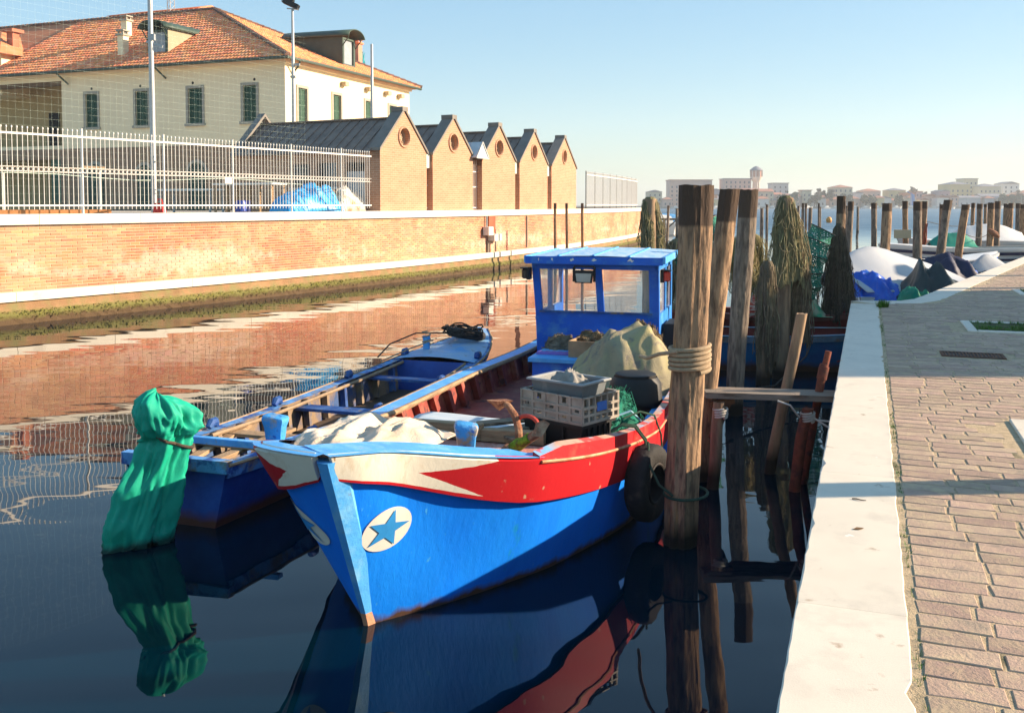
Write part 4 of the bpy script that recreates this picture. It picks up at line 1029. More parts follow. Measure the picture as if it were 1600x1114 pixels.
lump('green_net', 'green net heap between barrel and red rail', 'fishing net', M_GNET, 1.0, 2.75, .40, .30, .60, .56, 4.0, .25)
mb = MB(); mb.tube([bw(1.30, 2.75, .74) + Vector((.0, 0, 0)), bw(1.22, 2.62, .86), bw(1.12, 2.55, .83), bw(1.1, 2.5, .70)], .011, 8)
tag(mb.build('hose', mat('pale blue hose', (.25, .48, .60), rough=.5, bump=.05), smooth=True), 'pale blue hose looped over the rail by the green net', 'hose')
# tyre fender and its ropes
tc = H1.pt(H1.q_at(2.15, 1, .45), 1, .42, .16)
ty = thing('tyre_fender', 'old black tyre hung as a fender between red hull and thick post', 'tyre', bw(tc.x, tc.y, tc.z), -R(BA) - R(16))
mb = MB(); nt_, kt = 44, 14; vs = []
for i in range(nt_):
    a = 2 * math.pi * i / nt_
    for j in range(kt):
        b = 2 * math.pi * j / kt; sx_ = .085 * math.copysign(abs(math.cos(b)) ** .7, math.cos(b)); rr_ = .225 + .085 * math.copysign(abs(math.sin(b)) ** .6, math.sin(b))
        if math.sin(b) > .5 and (i % 2): rr_ -= .006
        vs.append((sx_, rr_ * math.cos(a), rr_ * math.sin(a)))
mb.add(vs, [(i * kt + j, ((i + 1) % nt_) * kt + j, ((i + 1) % nt_) * kt + (j + 1) % kt, i * kt + (j + 1) % kt) for i in range(nt_) for j in range(kt)])
mb.build('carcass', M_RUBBER, ty, smooth=60)
mb = MB(); mb.torus((.075, 0, 0), (1, 0, 0), .155, .012, 30, 6); mb.build('bead', M_RUBBER, ty, smooth=True)
mb = MB(); tp = bw(tc.x, tc.y, tc.z)
for dx in (-.03, .02):
    mb.tube([bw(tc.x - .30, tc.y + dx - .1, .80), bw(tc.x - .20, tc.y + dx - .06, .865), bw(tc.x - .10, tc.y + dx - .02, .85), bw(tc.x - .02, tc.y + dx, .74), bw(tc.x, tc.y + dx, .55)], .010, 7)
tag(mb.build('rope', M_GROPE, smooth=True), 'green rope over the red rail holding the tyre fender', 'rope')
mb = MB(); mb.tube([bw(1.18, 2.5, .82), bw(1.30, 2.62, .86), bw(1.40, 2.78, .80), bw(1.45, 2.85, .62), bw(1.46, 2.85, .45)], .009, 7)
tag(mb.build('rope', M_GROPE, smooth=True), 'dark green rope hanging over the rail right of the tyre', 'rope')

# ---------------------------------------------------------------- second boat with covered outboard
B2A = 18.5
b2u = Vector((math.sin(R(B2A)), math.cos(R(B2A)), 0)); b2v = Vector((math.cos(R(B2A)), -math.sin(R(B2A)), 0))
# local y runs from the stern (near) to the bow (far); x to the right
b2o = Vector((-2.73, 7.72, 0))
b2 = thing('open_boat', 'narrow dark blue open boat behind the large boat with covered outboard', 'boat', b2o, -R(B2A))
HL = 7.3
gP2 = [(0, .48), (1, .60), (2.5, .72), (4, .73), (5.5, .62), (6.6, .34), (7.3, .03)]
gS2 = [(0, .50), (1, .52), (2.5, .55), (4, .56), (5.5, .50), (6.6, .30), (7.3, .03)]
w2t = [(0, .36), (1, .46), (2.5, .56), (4, .57), (5.5, .45), (6.6, .20), (7.2, .02)]
H2 = Hull(gP2, gS2, w2t, [(a, b * .85) for a, b in w2t], [(0, .52), (2, .47), (4, .49), (6, .58), (7.3, .70)], HL, 0, n=30, Lw=7.15, pw=1.0)
M_B2 = mat('second hull blue', (0.008, 0.055, 0.30), rough=.5, var=.2, scale=3, col2=(0.02, 0.10, 0.42), s2=2, t2=.56, bump=.2, bscale=25, zband2=(.09, .05, .10, (0.11, 0.035, 0.022), False))
z2 = lambda q: H2.G(q, 1).z
mb = MB()
for s_ in (1, -1):
    H2.band(mb, s_, z2, lambda q: 0, nz_=5)
    mb.grid(lambda a, b: H2.W(H2.qs[round(a * H2.n)], s_).lerp(Vector((0, H2.W(H2.qs[round(a * H2.n)], s_).y, -.25)), b), H2.n + 1, 3, flip=s_ > 0)
mb.poly([H2.pt(0, 1, z2(0)), H2.pt(0, -1, z2(0)), H2.pt(0, -1, 0), H2.pt(0, 1, 0)])
mb.build('hull', M_B2, b2, smooth=50)
for s_ in (1, -1):
    mb = MB(); H2.band(mb, s_, lambda q: z2(q) - .005, lambda q: z2(q) - .10, out=.022, nz_=1); H2.ledge(mb, s_, z2, .024, -.11, dz=.006); H2.ledge(mb, s_, lambda q: z2(q) - .10, .022, -.01, dz=0)
    mb.build('gunwale', mat('worn gunwale', (0.10, 0.30, 0.62), rough=.65, var=.25, scale=4, col2=(0.20, 0.16, 0.12), s2=5, t2=.56, col3=(.02, .08, .30), s3=6, t3=.54, bump=.4), b2)
    mb = MB(); mb.tube([H2.pt(q, s_, z2(q), .02) + Vector((0, 0, .006)) for q in H2.qs], .014, 6); mb.build('rubbing_strip', M_WOOD, b2, smooth=True)
    mb = MB(); mb.tube([H2.pt(q, s_, z2(q) - .05, -.14) for q in H2.qs if .1 < q < .8], .020, 6); mb.build('inwale', mat('tan boat wood', (.30, .21, .13), rough=.85, var=.35, scale=6, bump=.5), b2, smooth=True)
    mb = MB(); H2.band(mb, s_, lambda q: z2(q) - .01, lambda q: .12, out=-.05, nz_=2); mb.build('lining', mat('second boat inside', (0.03, 0.07, 0.18), rough=.8, var=.5, scale=5, col2=(0.22, 0.15, 0.09), s2=3, t2=.48, bump=.6), b2, smooth=50)
    y = .7
    while y < 5.6:
        q = H2.q_at(y, s_, .4); mb = MB(); mb.beam(H2.pt(q, s_, z2(q) - .03, -.09), H2.pt(q, s_, .15, -.09), .06, .07, up=(s_, 0, 0)); mb.build('rib', mat('grey boat wood', (.22, .16, .105), rough=.85, var=.35, scale=6, col2=(.05, .09, .20), s2=4, t2=.55, bump=.5) if int(y * 10) % 3 else M_DARKB, b2); y += .42
    for y in (1.15, 2.3, 3.9, 5.4):
        q = H2.q_at(y, s_, .5); p = H2.pt(q, s_, z2(q), -.04); mb = MB(); mb.tube([p + Vector((0, -.06, .02)), p + Vector((0, -.02, .06)), p + Vector((0, .03, .06)), p + Vector((0, .06, .02))], [.03, .045, .045, .03], 8); mb.build('thole_block', M_DARKB, b2, smooth=40)
mb = MB(); mb.grid(lambda a, b: H2.pt(a, -1, .14, -.05).lerp(H2.pt(a, 1, .14, -.05), b), 16, 4); mb.build('floor', mat('bilge wood', (.09, .06, .04), rough=.8, var=.4, bump=.4), b2)
# transom cap, thwarts, fore deck
mb = MB(); mb.box(-.52, .50, -.035, .05, .46, .56); mb.build('transom_cap', MATS['worn gunwale'], b2)
for y, w_, z in ((.95, .20, .44), (1.35, .16, .43), (2.7, .22, .40), (4.4, .18, .44)):
    q = H2.q_at(y, 1, .4); lx_, rx_ = H2.pt(q, -1, z, -.06).x, H2.pt(q, 1, z, -.06).x; mb = MB(); mb.bevbox(lx_, rx_, y - w_ / 2, y + w_ / 2, z - .03, z, .004); mb.build('thwart', M_WOOD if y < 2 else M_DARKB, b2)
mb = MB(); mb.bevbox(-.36, .62, .50, .57, .53, .585, .006); mb.build('stern_beam', M_LBLUE, b2)
for x, r_ in ((-.25, .15), (-.05, -.1)):
    mb = MB(); mb.bevbox(-.05, .05, 0, 1.2, 0, .03, .004); mb.build('floor_board', M_WOOD, b2, loc=(x, .45, .36), rot=(.04, 0, r_))
qb = H2.q_at(5.15, 1, .55)
qs = [qb + (1 - qb) * k / 14 for k in range(15)]
mb = MB(); mb.grid(lambda a, b: H2.pt(qs[round(a * 14)], -1, z2(qs[round(a * 14)]), -.02).lerp(H2.pt(qs[round(a * 14)], 1, z2(qs[round(a * 14)]), -.02), b) + Vector((0, 0, .012 + .05 * math.sin(b * 3.14159) * (1 - a))), 15, 8)
mb.build('fore_deck', mat('worn deck blue', (0.14, 0.36, 0.66), rough=.6, var=.2, scale=4, col2=(0.40, 0.48, 0.55), s2=3, t2=.52, soft2=.15, col3=(.22, .17, .12), s3=7, t3=.66, bump=.3), b2, smooth=60)
mb = MB(); mb.poly([H2.pt(qb, -1, z2(qb), -.03), H2.pt(qb, 1, z2(qb), -.03), H2.pt(qb, 1, .14, -.05), H2.pt(qb, -1, .14, -.05)]); mb.build('bulkhead', M_B2, b2)
for x, y in ((-.30, 5.75), (.06, 6.85)):
    mb = MB(); mb.tube([(x, y, .60), (x, y, .70), (x, y, .78)], [.05, .048, .058], 10); mb.build('bollard', M_LBLUE, b2, smooth=40)
# coiled dark rope and small tyre on the fore deck
def b2w(x, y, z): return b2o + b2v * x + b2u * y + Vector((0, 0, z))
mb = MB(); mb.torus((0, 0, .075), (.15, .1, 1), .22, .07, 30, 10); mb.torus((.0, 0, .15), (.2, -.1, 1), .16, .015, 24, 6)
tag(mb.build('tyre_fender', M_RUBBER, smooth=True, loc=b2w(.02, 6.45, .66)), 'small dark tyre lying on the second boat bow deck', 'tyre')
mb = MB(); rr = random.Random(4)
for k in range(7):
    a0 = rr.uniform(0, 6.28); mb.tube([(.26 * math.cos(a0 + t_) * (1 + .2 * math.sin(t_ * 3 + k)), .2 * math.sin(a0 + t_), .03 + .06 * math.sin(t_ * 2 + k) ** 2 + .015 * k) for t_ in np.linspace(0, 4.5, 16)], .011, 6)
mb.tube([(-.2, -.1, .06), (-.5, -.5, .10), (-.62, -1.1, .02), (-.5, -1.7, -.06)], .010, 6)
tag(mb.build('rope', M_DROPE, smooth=True, loc=b2w(.0, 6.35, .70), rot=(0, 0, -R(B2A))), 'dark mooring rope tangled over the tyre on the second boat bow', 'rope')
mb = MB(); mb.tube([b2w(-.48, 4.7, .58), b2w(-.30, 5.2, .68), b2w(-.22, 5.75, .72), b2w(-.30, 6.1, .70)], .009, 6); mb.tube([b2w(-.30 + .055 * math.cos(a), 5.75 + .055 * math.sin(a), .66 + .004 * k) for k, a in enumerate(np.linspace(0, 18, 50))], .010, 6)
tag(mb.build('rope', M_ROPE, smooth=True), 'pale rope made fast to the bollard on the second boat', 'rope')

# outboard wrapped in green tarpaulin
om = thing('outboard_motor', 'outboard motor wrapped in a green tarpaulin tied with cord at the second boat stern', 'outboard motor', b2w(.17, -.36, 0), R(30))
M_GT = mat('green tarpaulin', (0.003, 0.33, 0.205), rough=.6, var=.16, scale=4, col2=(0.012, 0.40, 0.26), s2=5, t2=.54, soft2=.15, col3=(0.05, 0.42, 0.30), s3=6, t3=.66, bump=.35, bscale=9, spec=.3, zband2=(.05, .03, .1, (.01, .06, .045), False))
def cov(a, b):
    """b=0 hem near the water, 1 top; head above the cord, skirt below sweeping to the left"""
    th = a * 2 * math.pi
    prof = [(0, -.20, .0, .225, .11, -.02), (.14, -.19, .0, .235, .115, .10), (.30, -.15, .0, .235, .12, .27), (.44, -.10, 0, .22, .125, .45), (.56, -.04, 0, .18, .12, .62),
            (.655, .02, 0, .175, .125, .76), (.69, .03, 0, .165, .12, .80), (.73, .04, 0, .195, .14, .835), (.80, .045, 0, .235, .17, .90), (.88, .03, 0, .235, .165, 1.0), (.94, -.01, 0, .18, .13, 1.09), (.975, -.035, 0, .10, .08, 1.14), (1.0, -.045, 0, .01, .01, 1.16)]
    for i in range(len(prof) - 1):
        if prof[i][0] <= b <= prof[i + 1][0]:
            t_ = (b - prof[i][0]) / (prof[i + 1][0] - prof[i][0]); p = [prof[i][k] * (1 - t_) + prof[i + 1][k] * t_ for k in range(6)]; break
    _, cx, cy, rx, ry, z = p
    fold = 0
    tri = lambda v: 2 * abs(2 * (v - math.floor(v + .5))) - 1
    if b < .72: fold = .20 * tri(th * 6 / 6.28319 + .6 * nz(b * 2.2, 2) + .3 * nz(th)) * (.35 + .9 * min(1, b / .6)) + .14 * math.sin(th * 2 + .9) * (1 - b) + .10 * (1 - abs(nz(math.cos(th) * 3.4, math.sin(th) * 3.4, b * 5)) * 4)
    else: fold = .15 * (1 - abs(nz(math.cos(th) * 1.6 + 3, math.sin(th) * 1.6, b * 4)) * 3.6) + .11 * (1 - abs(nz(math.cos(th) * 4, math.sin(th) * 4 + 2, b * 9)) * 4) + .05 * math.sin(th * 8 + 3 * nz(math.cos(th), math.sin(th))) * max(0, .80 - b) * 8
    c_, s_ = math.cos(th), math.sin(th)
    sq = 1 / max(abs(c_) ** 3 + abs(s_) ** 3, .4) ** (1 / 3) if b > .74 else 1
    k = (1 + fold) * (sq * .92 if b > .74 else 1)
    x, y = cx + rx * k * c_, cy + ry * k * s_
    if b < .02: z = .0 + .10 * max(0, nz(c_ * 1.4 + 1, s_ * 1.4)) + (.11 if -.2 < c_ < .75 and s_ < 0 else 0) * (1 - abs(c_ - .28) / .5)
    if b > .7: z += .10 * c_ * (-1) * (b - .7) + .02 * nz(c_ * 3, s_ * 3, b)
    return (x, y, z)
mb = MB(); mb.grid(cov, 110, 96, closed_u=True)
o = mb.build('tarpaulin_cover', M_GT, om, smooth='all'); o.modifiers.new('thickness', 'SOLIDIFY').thickness = .005
mb = MB(); mb.tube([(lambda p: (p[0] * 1.0 + .012 * math.cos(a), p[1] + .012 * math.sin(a), p[2] - .085 * math.cos(a)))(cov(a / 6.28319 % 1, .685)) for a in np.linspace(0, 6.28, 40)], .013, 7, closed=True)
mb.build('cord', mat('brown strap', (.075, .05, .035), rough=.9, bump=.4), om, smooth=True)
mb = MB(); mb.tube([(.0, .05, .9), (.0, .05, .3), (-.02, .03, -.4)], [.07, .06, .05], 10); mb.build('leg', M_BLACK, om, smooth=True)
mb = MB(); mb.box(-.10, .10, .12, .34, .42, .62); mb.build('clamp', M_BLACK, om)

# ---------------------------------------------------------------- third boat, broadside behind the posts
def small_boat(name, label, origin, ang, L, gw, zgt, m_hull, m_gun, m_in, bow_far=True, deck=.25, ww=.8):
    t = thing(name, label, 'boat', origin, ang)
    tb = [(0, gw * .62), (L * .25, gw * .92), (L * .5, gw), (L * .75, gw * .78), (L * .92, gw * .35), (L, .03)]
    Hh = Hull(tb, tb, [(a * .97, b * ww) for a, b in tb], [(a * .97, b * ww) for a, b in tb], zgt, L, 0, n=22, Lw=L * .96, pw=1.0)
    zf = lambda q: Hh.G(q, 1).z
    mb = MB()
    for s_ in (1, -1):
        Hh.band(mb, s_, zf, lambda q: 0, nz_=4)
        mb.grid(lambda a, b: Hh.W(Hh.qs[round(a * Hh.n)], s_).lerp(Vector((0, Hh.W(Hh.qs[round(a * Hh.n)], s_).y, -.25)), b), Hh.n + 1, 2, flip=s_ > 0)
    mb.poly([Hh.pt(0, 1, zf(0)), Hh.pt(0, -1, zf(0)), Hh.pt(0, -1, 0), Hh.pt(0, 1, 0)])
    mb.build('hull', m_hull, t, smooth=50)
    for s_ in (1, -1):
        mb = MB(); Hh.band(mb, s_, zf, lambda q: zf(q) - .09, out=.03, nz_=1); Hh.ledge(mb, s_, zf, .032, -.10, dz=.005); Hh.ledge(mb, s_, lambda q: zf(q) - .09, .03, -.01); mb.build('gunwale', m_gun, t)
        mb = MB(); Hh.band(mb, s_, lambda q: zf(q) - .01, lambda q: .15, out=-.05, nz_=1); mb.build('lining', m_in, t, smooth=50)
    mb = MB(); mb.grid(lambda a, b: Hh.pt(a, -1, .16, -.05).lerp(Hh.pt(a, 1, .16, -.05), b), 12, 3); mb.build('floor', m_in, t)
    q0 = 1 - deck
    mb = MB(); mb.grid(lambda a, b: Hh.pt(q0 + deck * a, -1, zf(q0 + deck * a), -.02).lerp(Hh.pt(q0 + deck * a, 1, zf(q0 + deck * a), -.02), b) + Vector((0, 0, .012 + .04 * math.sin(b * 3.14159))), 8, 6); mb.build('fore_deck', m_gun, t, smooth=60)
    for y in (L * .2, L * .5):
        q = Hh.q_at(y, 1, .4); x = Hh.pt(q, 1, .4, -.05).x; mb = MB(); mb.bevbox(-x, x, y - .1, y + .1, .38, .41, .004); mb.build('thwart', M_WOOD, t)
    return t, Hh
M_B3 = mat('third hull blue', (0.012, 0.13, 0.36), rough=.55, var=.2, scale=3, col2=(0.015, 0.19, 0.42), s2=2, t2=.55, col3=(.30, .07, .05), s3=7, t3=.70, bump=.25, bscale=20, zband2=(.12, .05, .10, (0.10, 0.05, 0.03), False))
M_DRED = mat('dark red paint', (0.20, 0.025, 0.02), rough=.6, var=.3, scale=4, bump=.3)
small_boat('rowing_boat', 'weathered blue boat lying broadside behind the grey posts and nets', (5.75, 15.15, 0), R(82), 5.4, .62, [(0, .60), (2, .55), (4, .60), (5.4, .75)], M_B3, mat('grey blue gunwale', (.17, .28, .38), rough=.7, var=.3, scale=6, col2=(.25, .20, .15), s2=5, t2=.58, bump=.4), M_DRED)
small_boat('rowing_boat', 'dark red boat half hidden behind the weathered blue boat', (6.3, 17.0, 0), R(80), 3.7, .62, [(0, .72), (1.5, .66), (3, .70), (3.7, .78)], M_DRED, mat('red gunwale', (.24, .08, .06), rough=.7, var=.3, bump=.3), M_DRED)

# ---------------------------------------------------------------- nets hanging on posts
M_NETB = netmat('brown hanging net', (0.13, 0.10, 0.065), (0.25, 0.19, 0.115), .95, 42, (2.2, 2.2, .45))
M_NETO = netmat('olive hanging net', (0.22, 0.20, 0.10), (0.10, 0.095, 0.05), .95, 42, (2.2, 2.2, .45))
M_NETD = netmat('dark hanging net', (0.075, 0.058, 0.042), (0.15, 0.115, 0.075), .95, 42, (2.2, 2.2, .45))
def hung_net(label, x, y, z1, z0, r1, r0, m, seed, squash=.8, sx=0.0, strands=240, cover=1.0, flare=None):
    """a bunch of netting: inner folds of mesh with many loose strands hanging over them"""
    rr = random.Random(seed); t = thing('fishing_net', label, 'fishing net', (x, y, 0), 0, 'nets hung on the posts')
    lobes = [(rr.uniform(0, 6.28), rr.uniform(.10, .22), rr.randint(2, 5)) for _ in range(4)]
    def f(th, b, k0=1.0):
        hem = 1 + .22 * nz(math.cos(th) * 2 + seed, math.sin(th) * 2) + .10 * nz(math.cos(th) * 7 + seed, math.sin(th) * 7)
        zz = z1 + (z0 - z1) * b * hem
        bulge = math.sin(min(1, b * 1.15) * math.pi * .5) ** .8 if flare is None else min(1, b * 1.05) ** flare
        r_ = (r1 + (r0 - r1) * bulge * (1 - .25 * max(0, b - .6)))
        k = 1 + sum(a * math.sin(n * th + p + 1.4 * nz(b * 2, p)) for p, a, n in lobes) * min(1, b * 2.5) * .8 + .12 * math.sin(th * 11 + seed + 3 * b) * b
        if b < .03: k *= .6
        return Vector((r_ * k * k0 * math.cos(th) + sx * b + .05 * nz(b * 2.2, seed), r_ * k * k0 * squash * math.sin(th), zz))
    mb = MB(); mb.grid(lambda a, b: f(a * 2 * math.pi, b, .80), 72, 26, closed_u=True); mb.build('mesh_folds', m, t, smooth='all')
    mb = MB()
    for _ in range(strands):
        th = rr.uniform(0, 6.28); b = rr.uniform(0, .7) ** 1.3; n_ = rr.randint(4, 8); pts = []; k0 = rr.uniform(.82, 1.08); dth = rr.uniform(-.05, .05)
        for k in range(n_):
            pts.append(f(th, min(1.0, b), k0 + rr.uniform(-.03, .03))); b += rr.uniform(.05, .10); th += dth + rr.uniform(-.05, .05)
        if rr.random() < .25: pts.append(pts[-1] + Vector((rr.uniform(-.06, .06), rr.uniform(-.06, .06), -rr.uniform(.05, .25))))
        mb.tube(pts, rr.uniform(.0022, .0058), 4, cap=False)
    for _ in range(strands // 6):      # sagging loops
        th = rr.uniform(0, 6.28); b = rr.uniform(.1, .8); w_ = rr.uniform(.3, .9); k0 = rr.uniform(1.0, 1.12)
        mb.tube([f(th + w_ * (u_ - .5), min(1, b + .10 * math.sin(u_ * math.pi)), k0 + .05 * math.sin(u_ * math.pi)) for u_ in np.linspace(0, 1, 7)], rr.uniform(.003, .006), 4, cap=False)
    mb.build('strands', m.copy() if False else STRAND[m.name], t, smooth='all', kind='stuff')
    return t
STRAND = {'brown hanging net': mat('brown strand', (.20, .155, .095), rough=.95, var=.5, scale=9, rnd=.45, bump=0), 'olive hanging net': mat('olive strand', (.25, .215, .115), rough=.95, var=.5, scale=9, rnd=.45, bump=0),
          'dark hanging net': mat('dark strand', (.10, .075, .052), rough=.95, var=.5, scale=9, rnd=.5, bump=0), 'olive open net': mat('olive open strand', (.24, .20, .09), rough=.95, var=.5, rnd=.45, bump=0), 'brown open net': mat('brown open strand', (.20, .16, .09), rough=.95, var=.5, rnd=.45, bump=0)}
hung_net('brown net hooded over the top of the net-topped post', 4.07, 14.28, 2.735, 1.45, .11, .34, M_NETO, 2, sx=.05, squash=.6, strands=220, flare=.9)
hung_net('brown net tail hanging down the right side of the net-topped post', 4.30, 14.32, 1.9, .60, .07, .15, M_NETB, 4, sx=.03, squash=.6, strands=120)
hung_net('very dark wide net hanging on the post at the end of the kerb', 5.70, 16.70, 2.28, .60, .085, .33, M_NETD, 6, sx=.0, flare=1.15, strands=260, squash=.6)
hung_net('olive net draped over the post behind the wheelhouse roof', 2.47, 17.2, 2.74, 1.5, .13, .19, M_NETO, 8, sx=.03)
hung_net('grey-brown net hanging from the low post between the grey post and net-topped post', 3.66, 13.72, 1.80, .25, .10, .145, M_NETB, 10, sx=.0, strands=150)
hung_net('dark olive net bundle slung left of the net-topped post', 3.78, 15.4, 2.15, 1.15, .20, .30, netmat('olive open net', (.15, .14, .06), (.26, .21, .09), .7, 30), 12, sx=.0)
hung_net('brown net bundle between the leaning second post and grey post', 2.75, 15.6, 2.05, .9, .2, .28, netmat('brown open net', (.13, .12, .065), (.20, .16, .09), .8, 30), 14)
# green fyke traps: netting on hoops
M_FYKE = netmat('green fyke netting', (0.012, 0.13, 0.085), (0.03, 0.22, 0.15), .62, 30, bump=.3)
def fyke(label, x, y, pts, rad, seed):
    t = thing('fyke_trap', label, 'fish trap', (x, y, 0), 0, 'green hoop nets between the posts')
    P = [Vector(p) for p in pts]; mb = MB(); n_ = len(P); fine = []; rf = []
    for i in range(n_ - 1):
        for k in range(5): t_ = k / 5; fine.append(P[i].lerp(P[i + 1], t_)); rf.append((rad[i] * (1 - t_) + rad[i + 1] * t_) * (1 - .22 * math.sin(t_ * math.pi)))
    fine.append(P[-1]); rf.append(rad[-1])
    mb.tube(fine, rf, 18, cap=False, fn=lambda i, j: 1 + .12 * nz(i * .5, j * .8, seed)); mb.build('netting', M_FYKE, t, smooth='all')
    for i in range(n_):
        d = (P[min(i + 1, n_ - 1)] - P[max(i - 1, 0)]).normalized(); hp = MB(); hp.torus(P[i], d, rad[i] * 1.01, .008, 26, 5); hp.build('hoop', M_BLACK, t, smooth=True)
    mb = MB(); a = P[-1]
    mb.tube([a, a + Vector((.05, 0, -.15)), a + Vector((-.04, .02, -.35)), a + Vector((.03, 0, -.6))], .006, 5); mb.build('cord', M_ROPE, t, smooth=True)
    return t
fyke('green hoop net with an arched mouth hung left of the kerb-end post', 5.05, 16.2, [(.20, 0, 2.18), (.10, .02, 1.98), (.02, 0, 1.72), (-.02, .0, 1.45), (.02, .0, 1.2), (.03, 0, 1.0)], [.22, .26, .27, .24, .18, .04], 1)
fyke('second green hoop net sagging beside the net-topped post', 4.75, 16.6, [(-.15, 0, 2.15), (-.05, 0, 1.95), (-.0, .02, 1.7), (.02, 0, 1.45), (.05, 0, 1.15), (.0, 0, .9)], [.14, .22, .25, .24, .2, .05], 2)
fyke('dark green hoop net hanging left of the olive net bundle', 3.35, 16.2, [(-.1, 0, 2.35), (0, 0, 2.1), (.02, 0, 1.85), (0, 0, 1.55), (.02, 0, 1.2), (.0, 0, .95)], [.2, .26, .27, .25, .18, .05], 3)
fyke('narrow green hoop net between the two left posts', 2.35, 13.0, [(0, 0, 2.1), (0, 0, 1.85), (.02, 0, 1.6), (0, 0, 1.35), (.02, 0, 1.15)], [.10, .14, .15, .12, .03], 4)
# cloths on the third boat
def wcloth(name, label, cat, m, x, y, z, sx, sy_, h, seed, rz=0, **k):
    o = cloth(name, label, cat, m, 0, 0, 0, sx, sy_, h, seed, **k); o.location = (x, y, z); o.rotation_euler = (0, 0, rz); return o
M_STRIPE = mat('red striped cloth', (0.55, 0.48, 0.40), rough=.85, var=.1, scale=4, col2=(0.50, 0.08, 0.06), s2=5, t2=.5, soft2=.03, stretch=(1, 1, 5), bump=.4)
wcloth('striped_cloth', 'red and white striped cloth behind the net-topped post', 'cloth', M_STRIPE, 4.15, 16.4, .7, .35, .3, .75, 2.2, n=30)
wcloth('beige_sheet', 'beige sheet with green edge under the green hoop nets', 'cloth', mat('beige sheet', (.46, .42, .28), rough=.85, var=.15, scale=3, col2=(.06, .32, .16), s2=2.2, t2=.58, bump=.3), 5.0, 16.9, .66, .5, .4, .6, 6.4, n=30)
# ---------------------------------------------------------------- gangplank and its supports
t = thing('gangplank', 'grey weathered plank laid from the second post to the quay', 'plank', (1.80, 8.85, .86), 0)
mb = MB(); A_, B_ = Vector((-.02, 0, .0)), Vector((1.34, -.06, -.03))
mb.beam(A_, B_, .30, .055); mb.build('board', mat('grey plank', (0.26, 0.21, 0.165), rough=.85, var=.25, scale=6, stretch=(1, 9, 9), col2=(.13, .09, .06), s2=3, t2=.58, bump=.6, bscale=24), t)
mb = MB(); mb.beam((.02, -.10, -.10), (.24, -.10, -.05), .06, .06); mb.beam((.05, -.08, -.42), (.20, -.08, -.04), .05, .07); mb.build('bracket', M_RUST, t)
tag(obj('support_stake', post_mesh('support_stake', .06, 0, .80, .055, .05, M_POSTB, 71, nr=14, na=14), None, (1.84, 8.70, 0)), 'short stake under the left end of the grey gangplank', 'stake')
post('leaning_stake', 'pale leaning stake rising behind the grey gangplank', 2.50, 9.2, .30, .05, 1.55, .055, .052, M_POSTB, 72, group=None, nr=20, na=16)
M_PIPE = mat('rusted pipe', (0.20, 0.055, 0.03), rough=.85, var=.35, scale=16, col2=(0.09, 0.035, 0.03), s2=8, t2=.55, bump=.6, bscale=70)
mb = MB(); mb.tube([(0, 0, -.6), (.24, .02, .85), (.285, .02, 1.12)], .038, 12); mb.tube([(.275, .02, 1.02), (.325, .025, 1.24)], [.030, .030], 12); mb.tube([(.262, .02, .98), (.287, .02, 1.10)], [.047, .047], 12)
tag(mb.build('iron_pipe', M_PIPE, smooth=50, loc=(2.62, 8.85, 0)), 'rusty red iron pipe leaning past the right end of the gangplank', 'pipe')
tag(obj('support_stake', post_mesh('support_stake', .12, 0, .76, .05, .05, M_PIPE, 73, nr=12, na=12), None, (2.56, 8.62, 0)), 'rust-coloured short stake beside the iron pipe under the gangplank', 'stake')
M_WROPE = mat('white cord', (.52, .48, .42), rough=.9, var=.2, bump=.5, bscale=120)
rope_wrap('white cord bound round the stake under the left end of the plank', 1.905, 8.70, .66, .062, 4.0, .010, .022, M_WROPE)
rope_wrap('white cord bound round the stake beside the iron pipe', 2.68, 8.62, .64, .058, 4.0, .010, .022, M_WROPE, tails=[[(2.72, 8.58, .68), (2.85, 8.5, .60), (2.95, 8.4, .5)], [(2.72, 8.60, .66), (2.88, 8.5, .66), (3.0, 8.4, .58)], [(2.6, 8.6, .68), (2.5, 8.55, .8), (2.4, 8.6, .83)]])
mb = MB(); mb.tube([(1.9, 11.7, .42), (2.6, 11.6, .30), (3.4, 12.3, .27), (4.2, 13.6, .45), (4.6, 14.6, .55)], .012, 6)
tag(mb.build('rope', M_DROPE, smooth=True), 'dark slack mooring rope running low behind the gangplank', 'rope')
mb = MB(); rr = random.Random(8)
for k in range(5): mb.tube([(0, 0, .42), (.01 * k, 0, .25), (rr.uniform(-.05, .05), 0, .12), (rr.uniform(-.05, .05), .02, -.0)], [.006, .012, .018, .01], 6)
tag(mb.build('green_tassel', M_GNET, smooth=True, loc=(2.12, 11.2, .12)), 'small green net scrap hanging below the gangplank', 'net scrap')

# ================================================================== LEFT BANK
def wX(Y): return ((3.84587416e-05 * Y - 9.7154053e-03) * Y + 1.04282212) * Y - 28.6033377
wpts = [Vector((wX(y), y, 0)) for y in np.linspace(15.5, 66.0, 240)]
wlen = [0.0]
for a, b in zip(wpts, wpts[1:]): wlen.append(wlen[-1] + (b - a).length)
def wall_at(s):
    s = max(0, min(wlen[-1] - 1e-4, s)); i = int(np.searchsorted(wlen, s, side='right')) - 1; t = (s - wlen[i]) / (wlen[i + 1] - wlen[i])
    p = wpts[i].lerp(wpts[i + 1], t); a, b = wpts[max(i - 2, 0)], wpts[min(i + 3, len(wpts) - 1)]; T = (b - a).normalized()
    return p, T, Vector((T.y, -T.x, 0))
def wp(s, out, z): p, T, N_ = wall_at(s); return p + N_ * out + Vector((0, 0, z))
WL = wlen[-1]
def s_at_y(Y): return float(np.interp(Y, [p.y for p in wpts], wlen))
ZL0, ZL1, ZC0, ZC1 = .50, .70, 2.16, 2.39
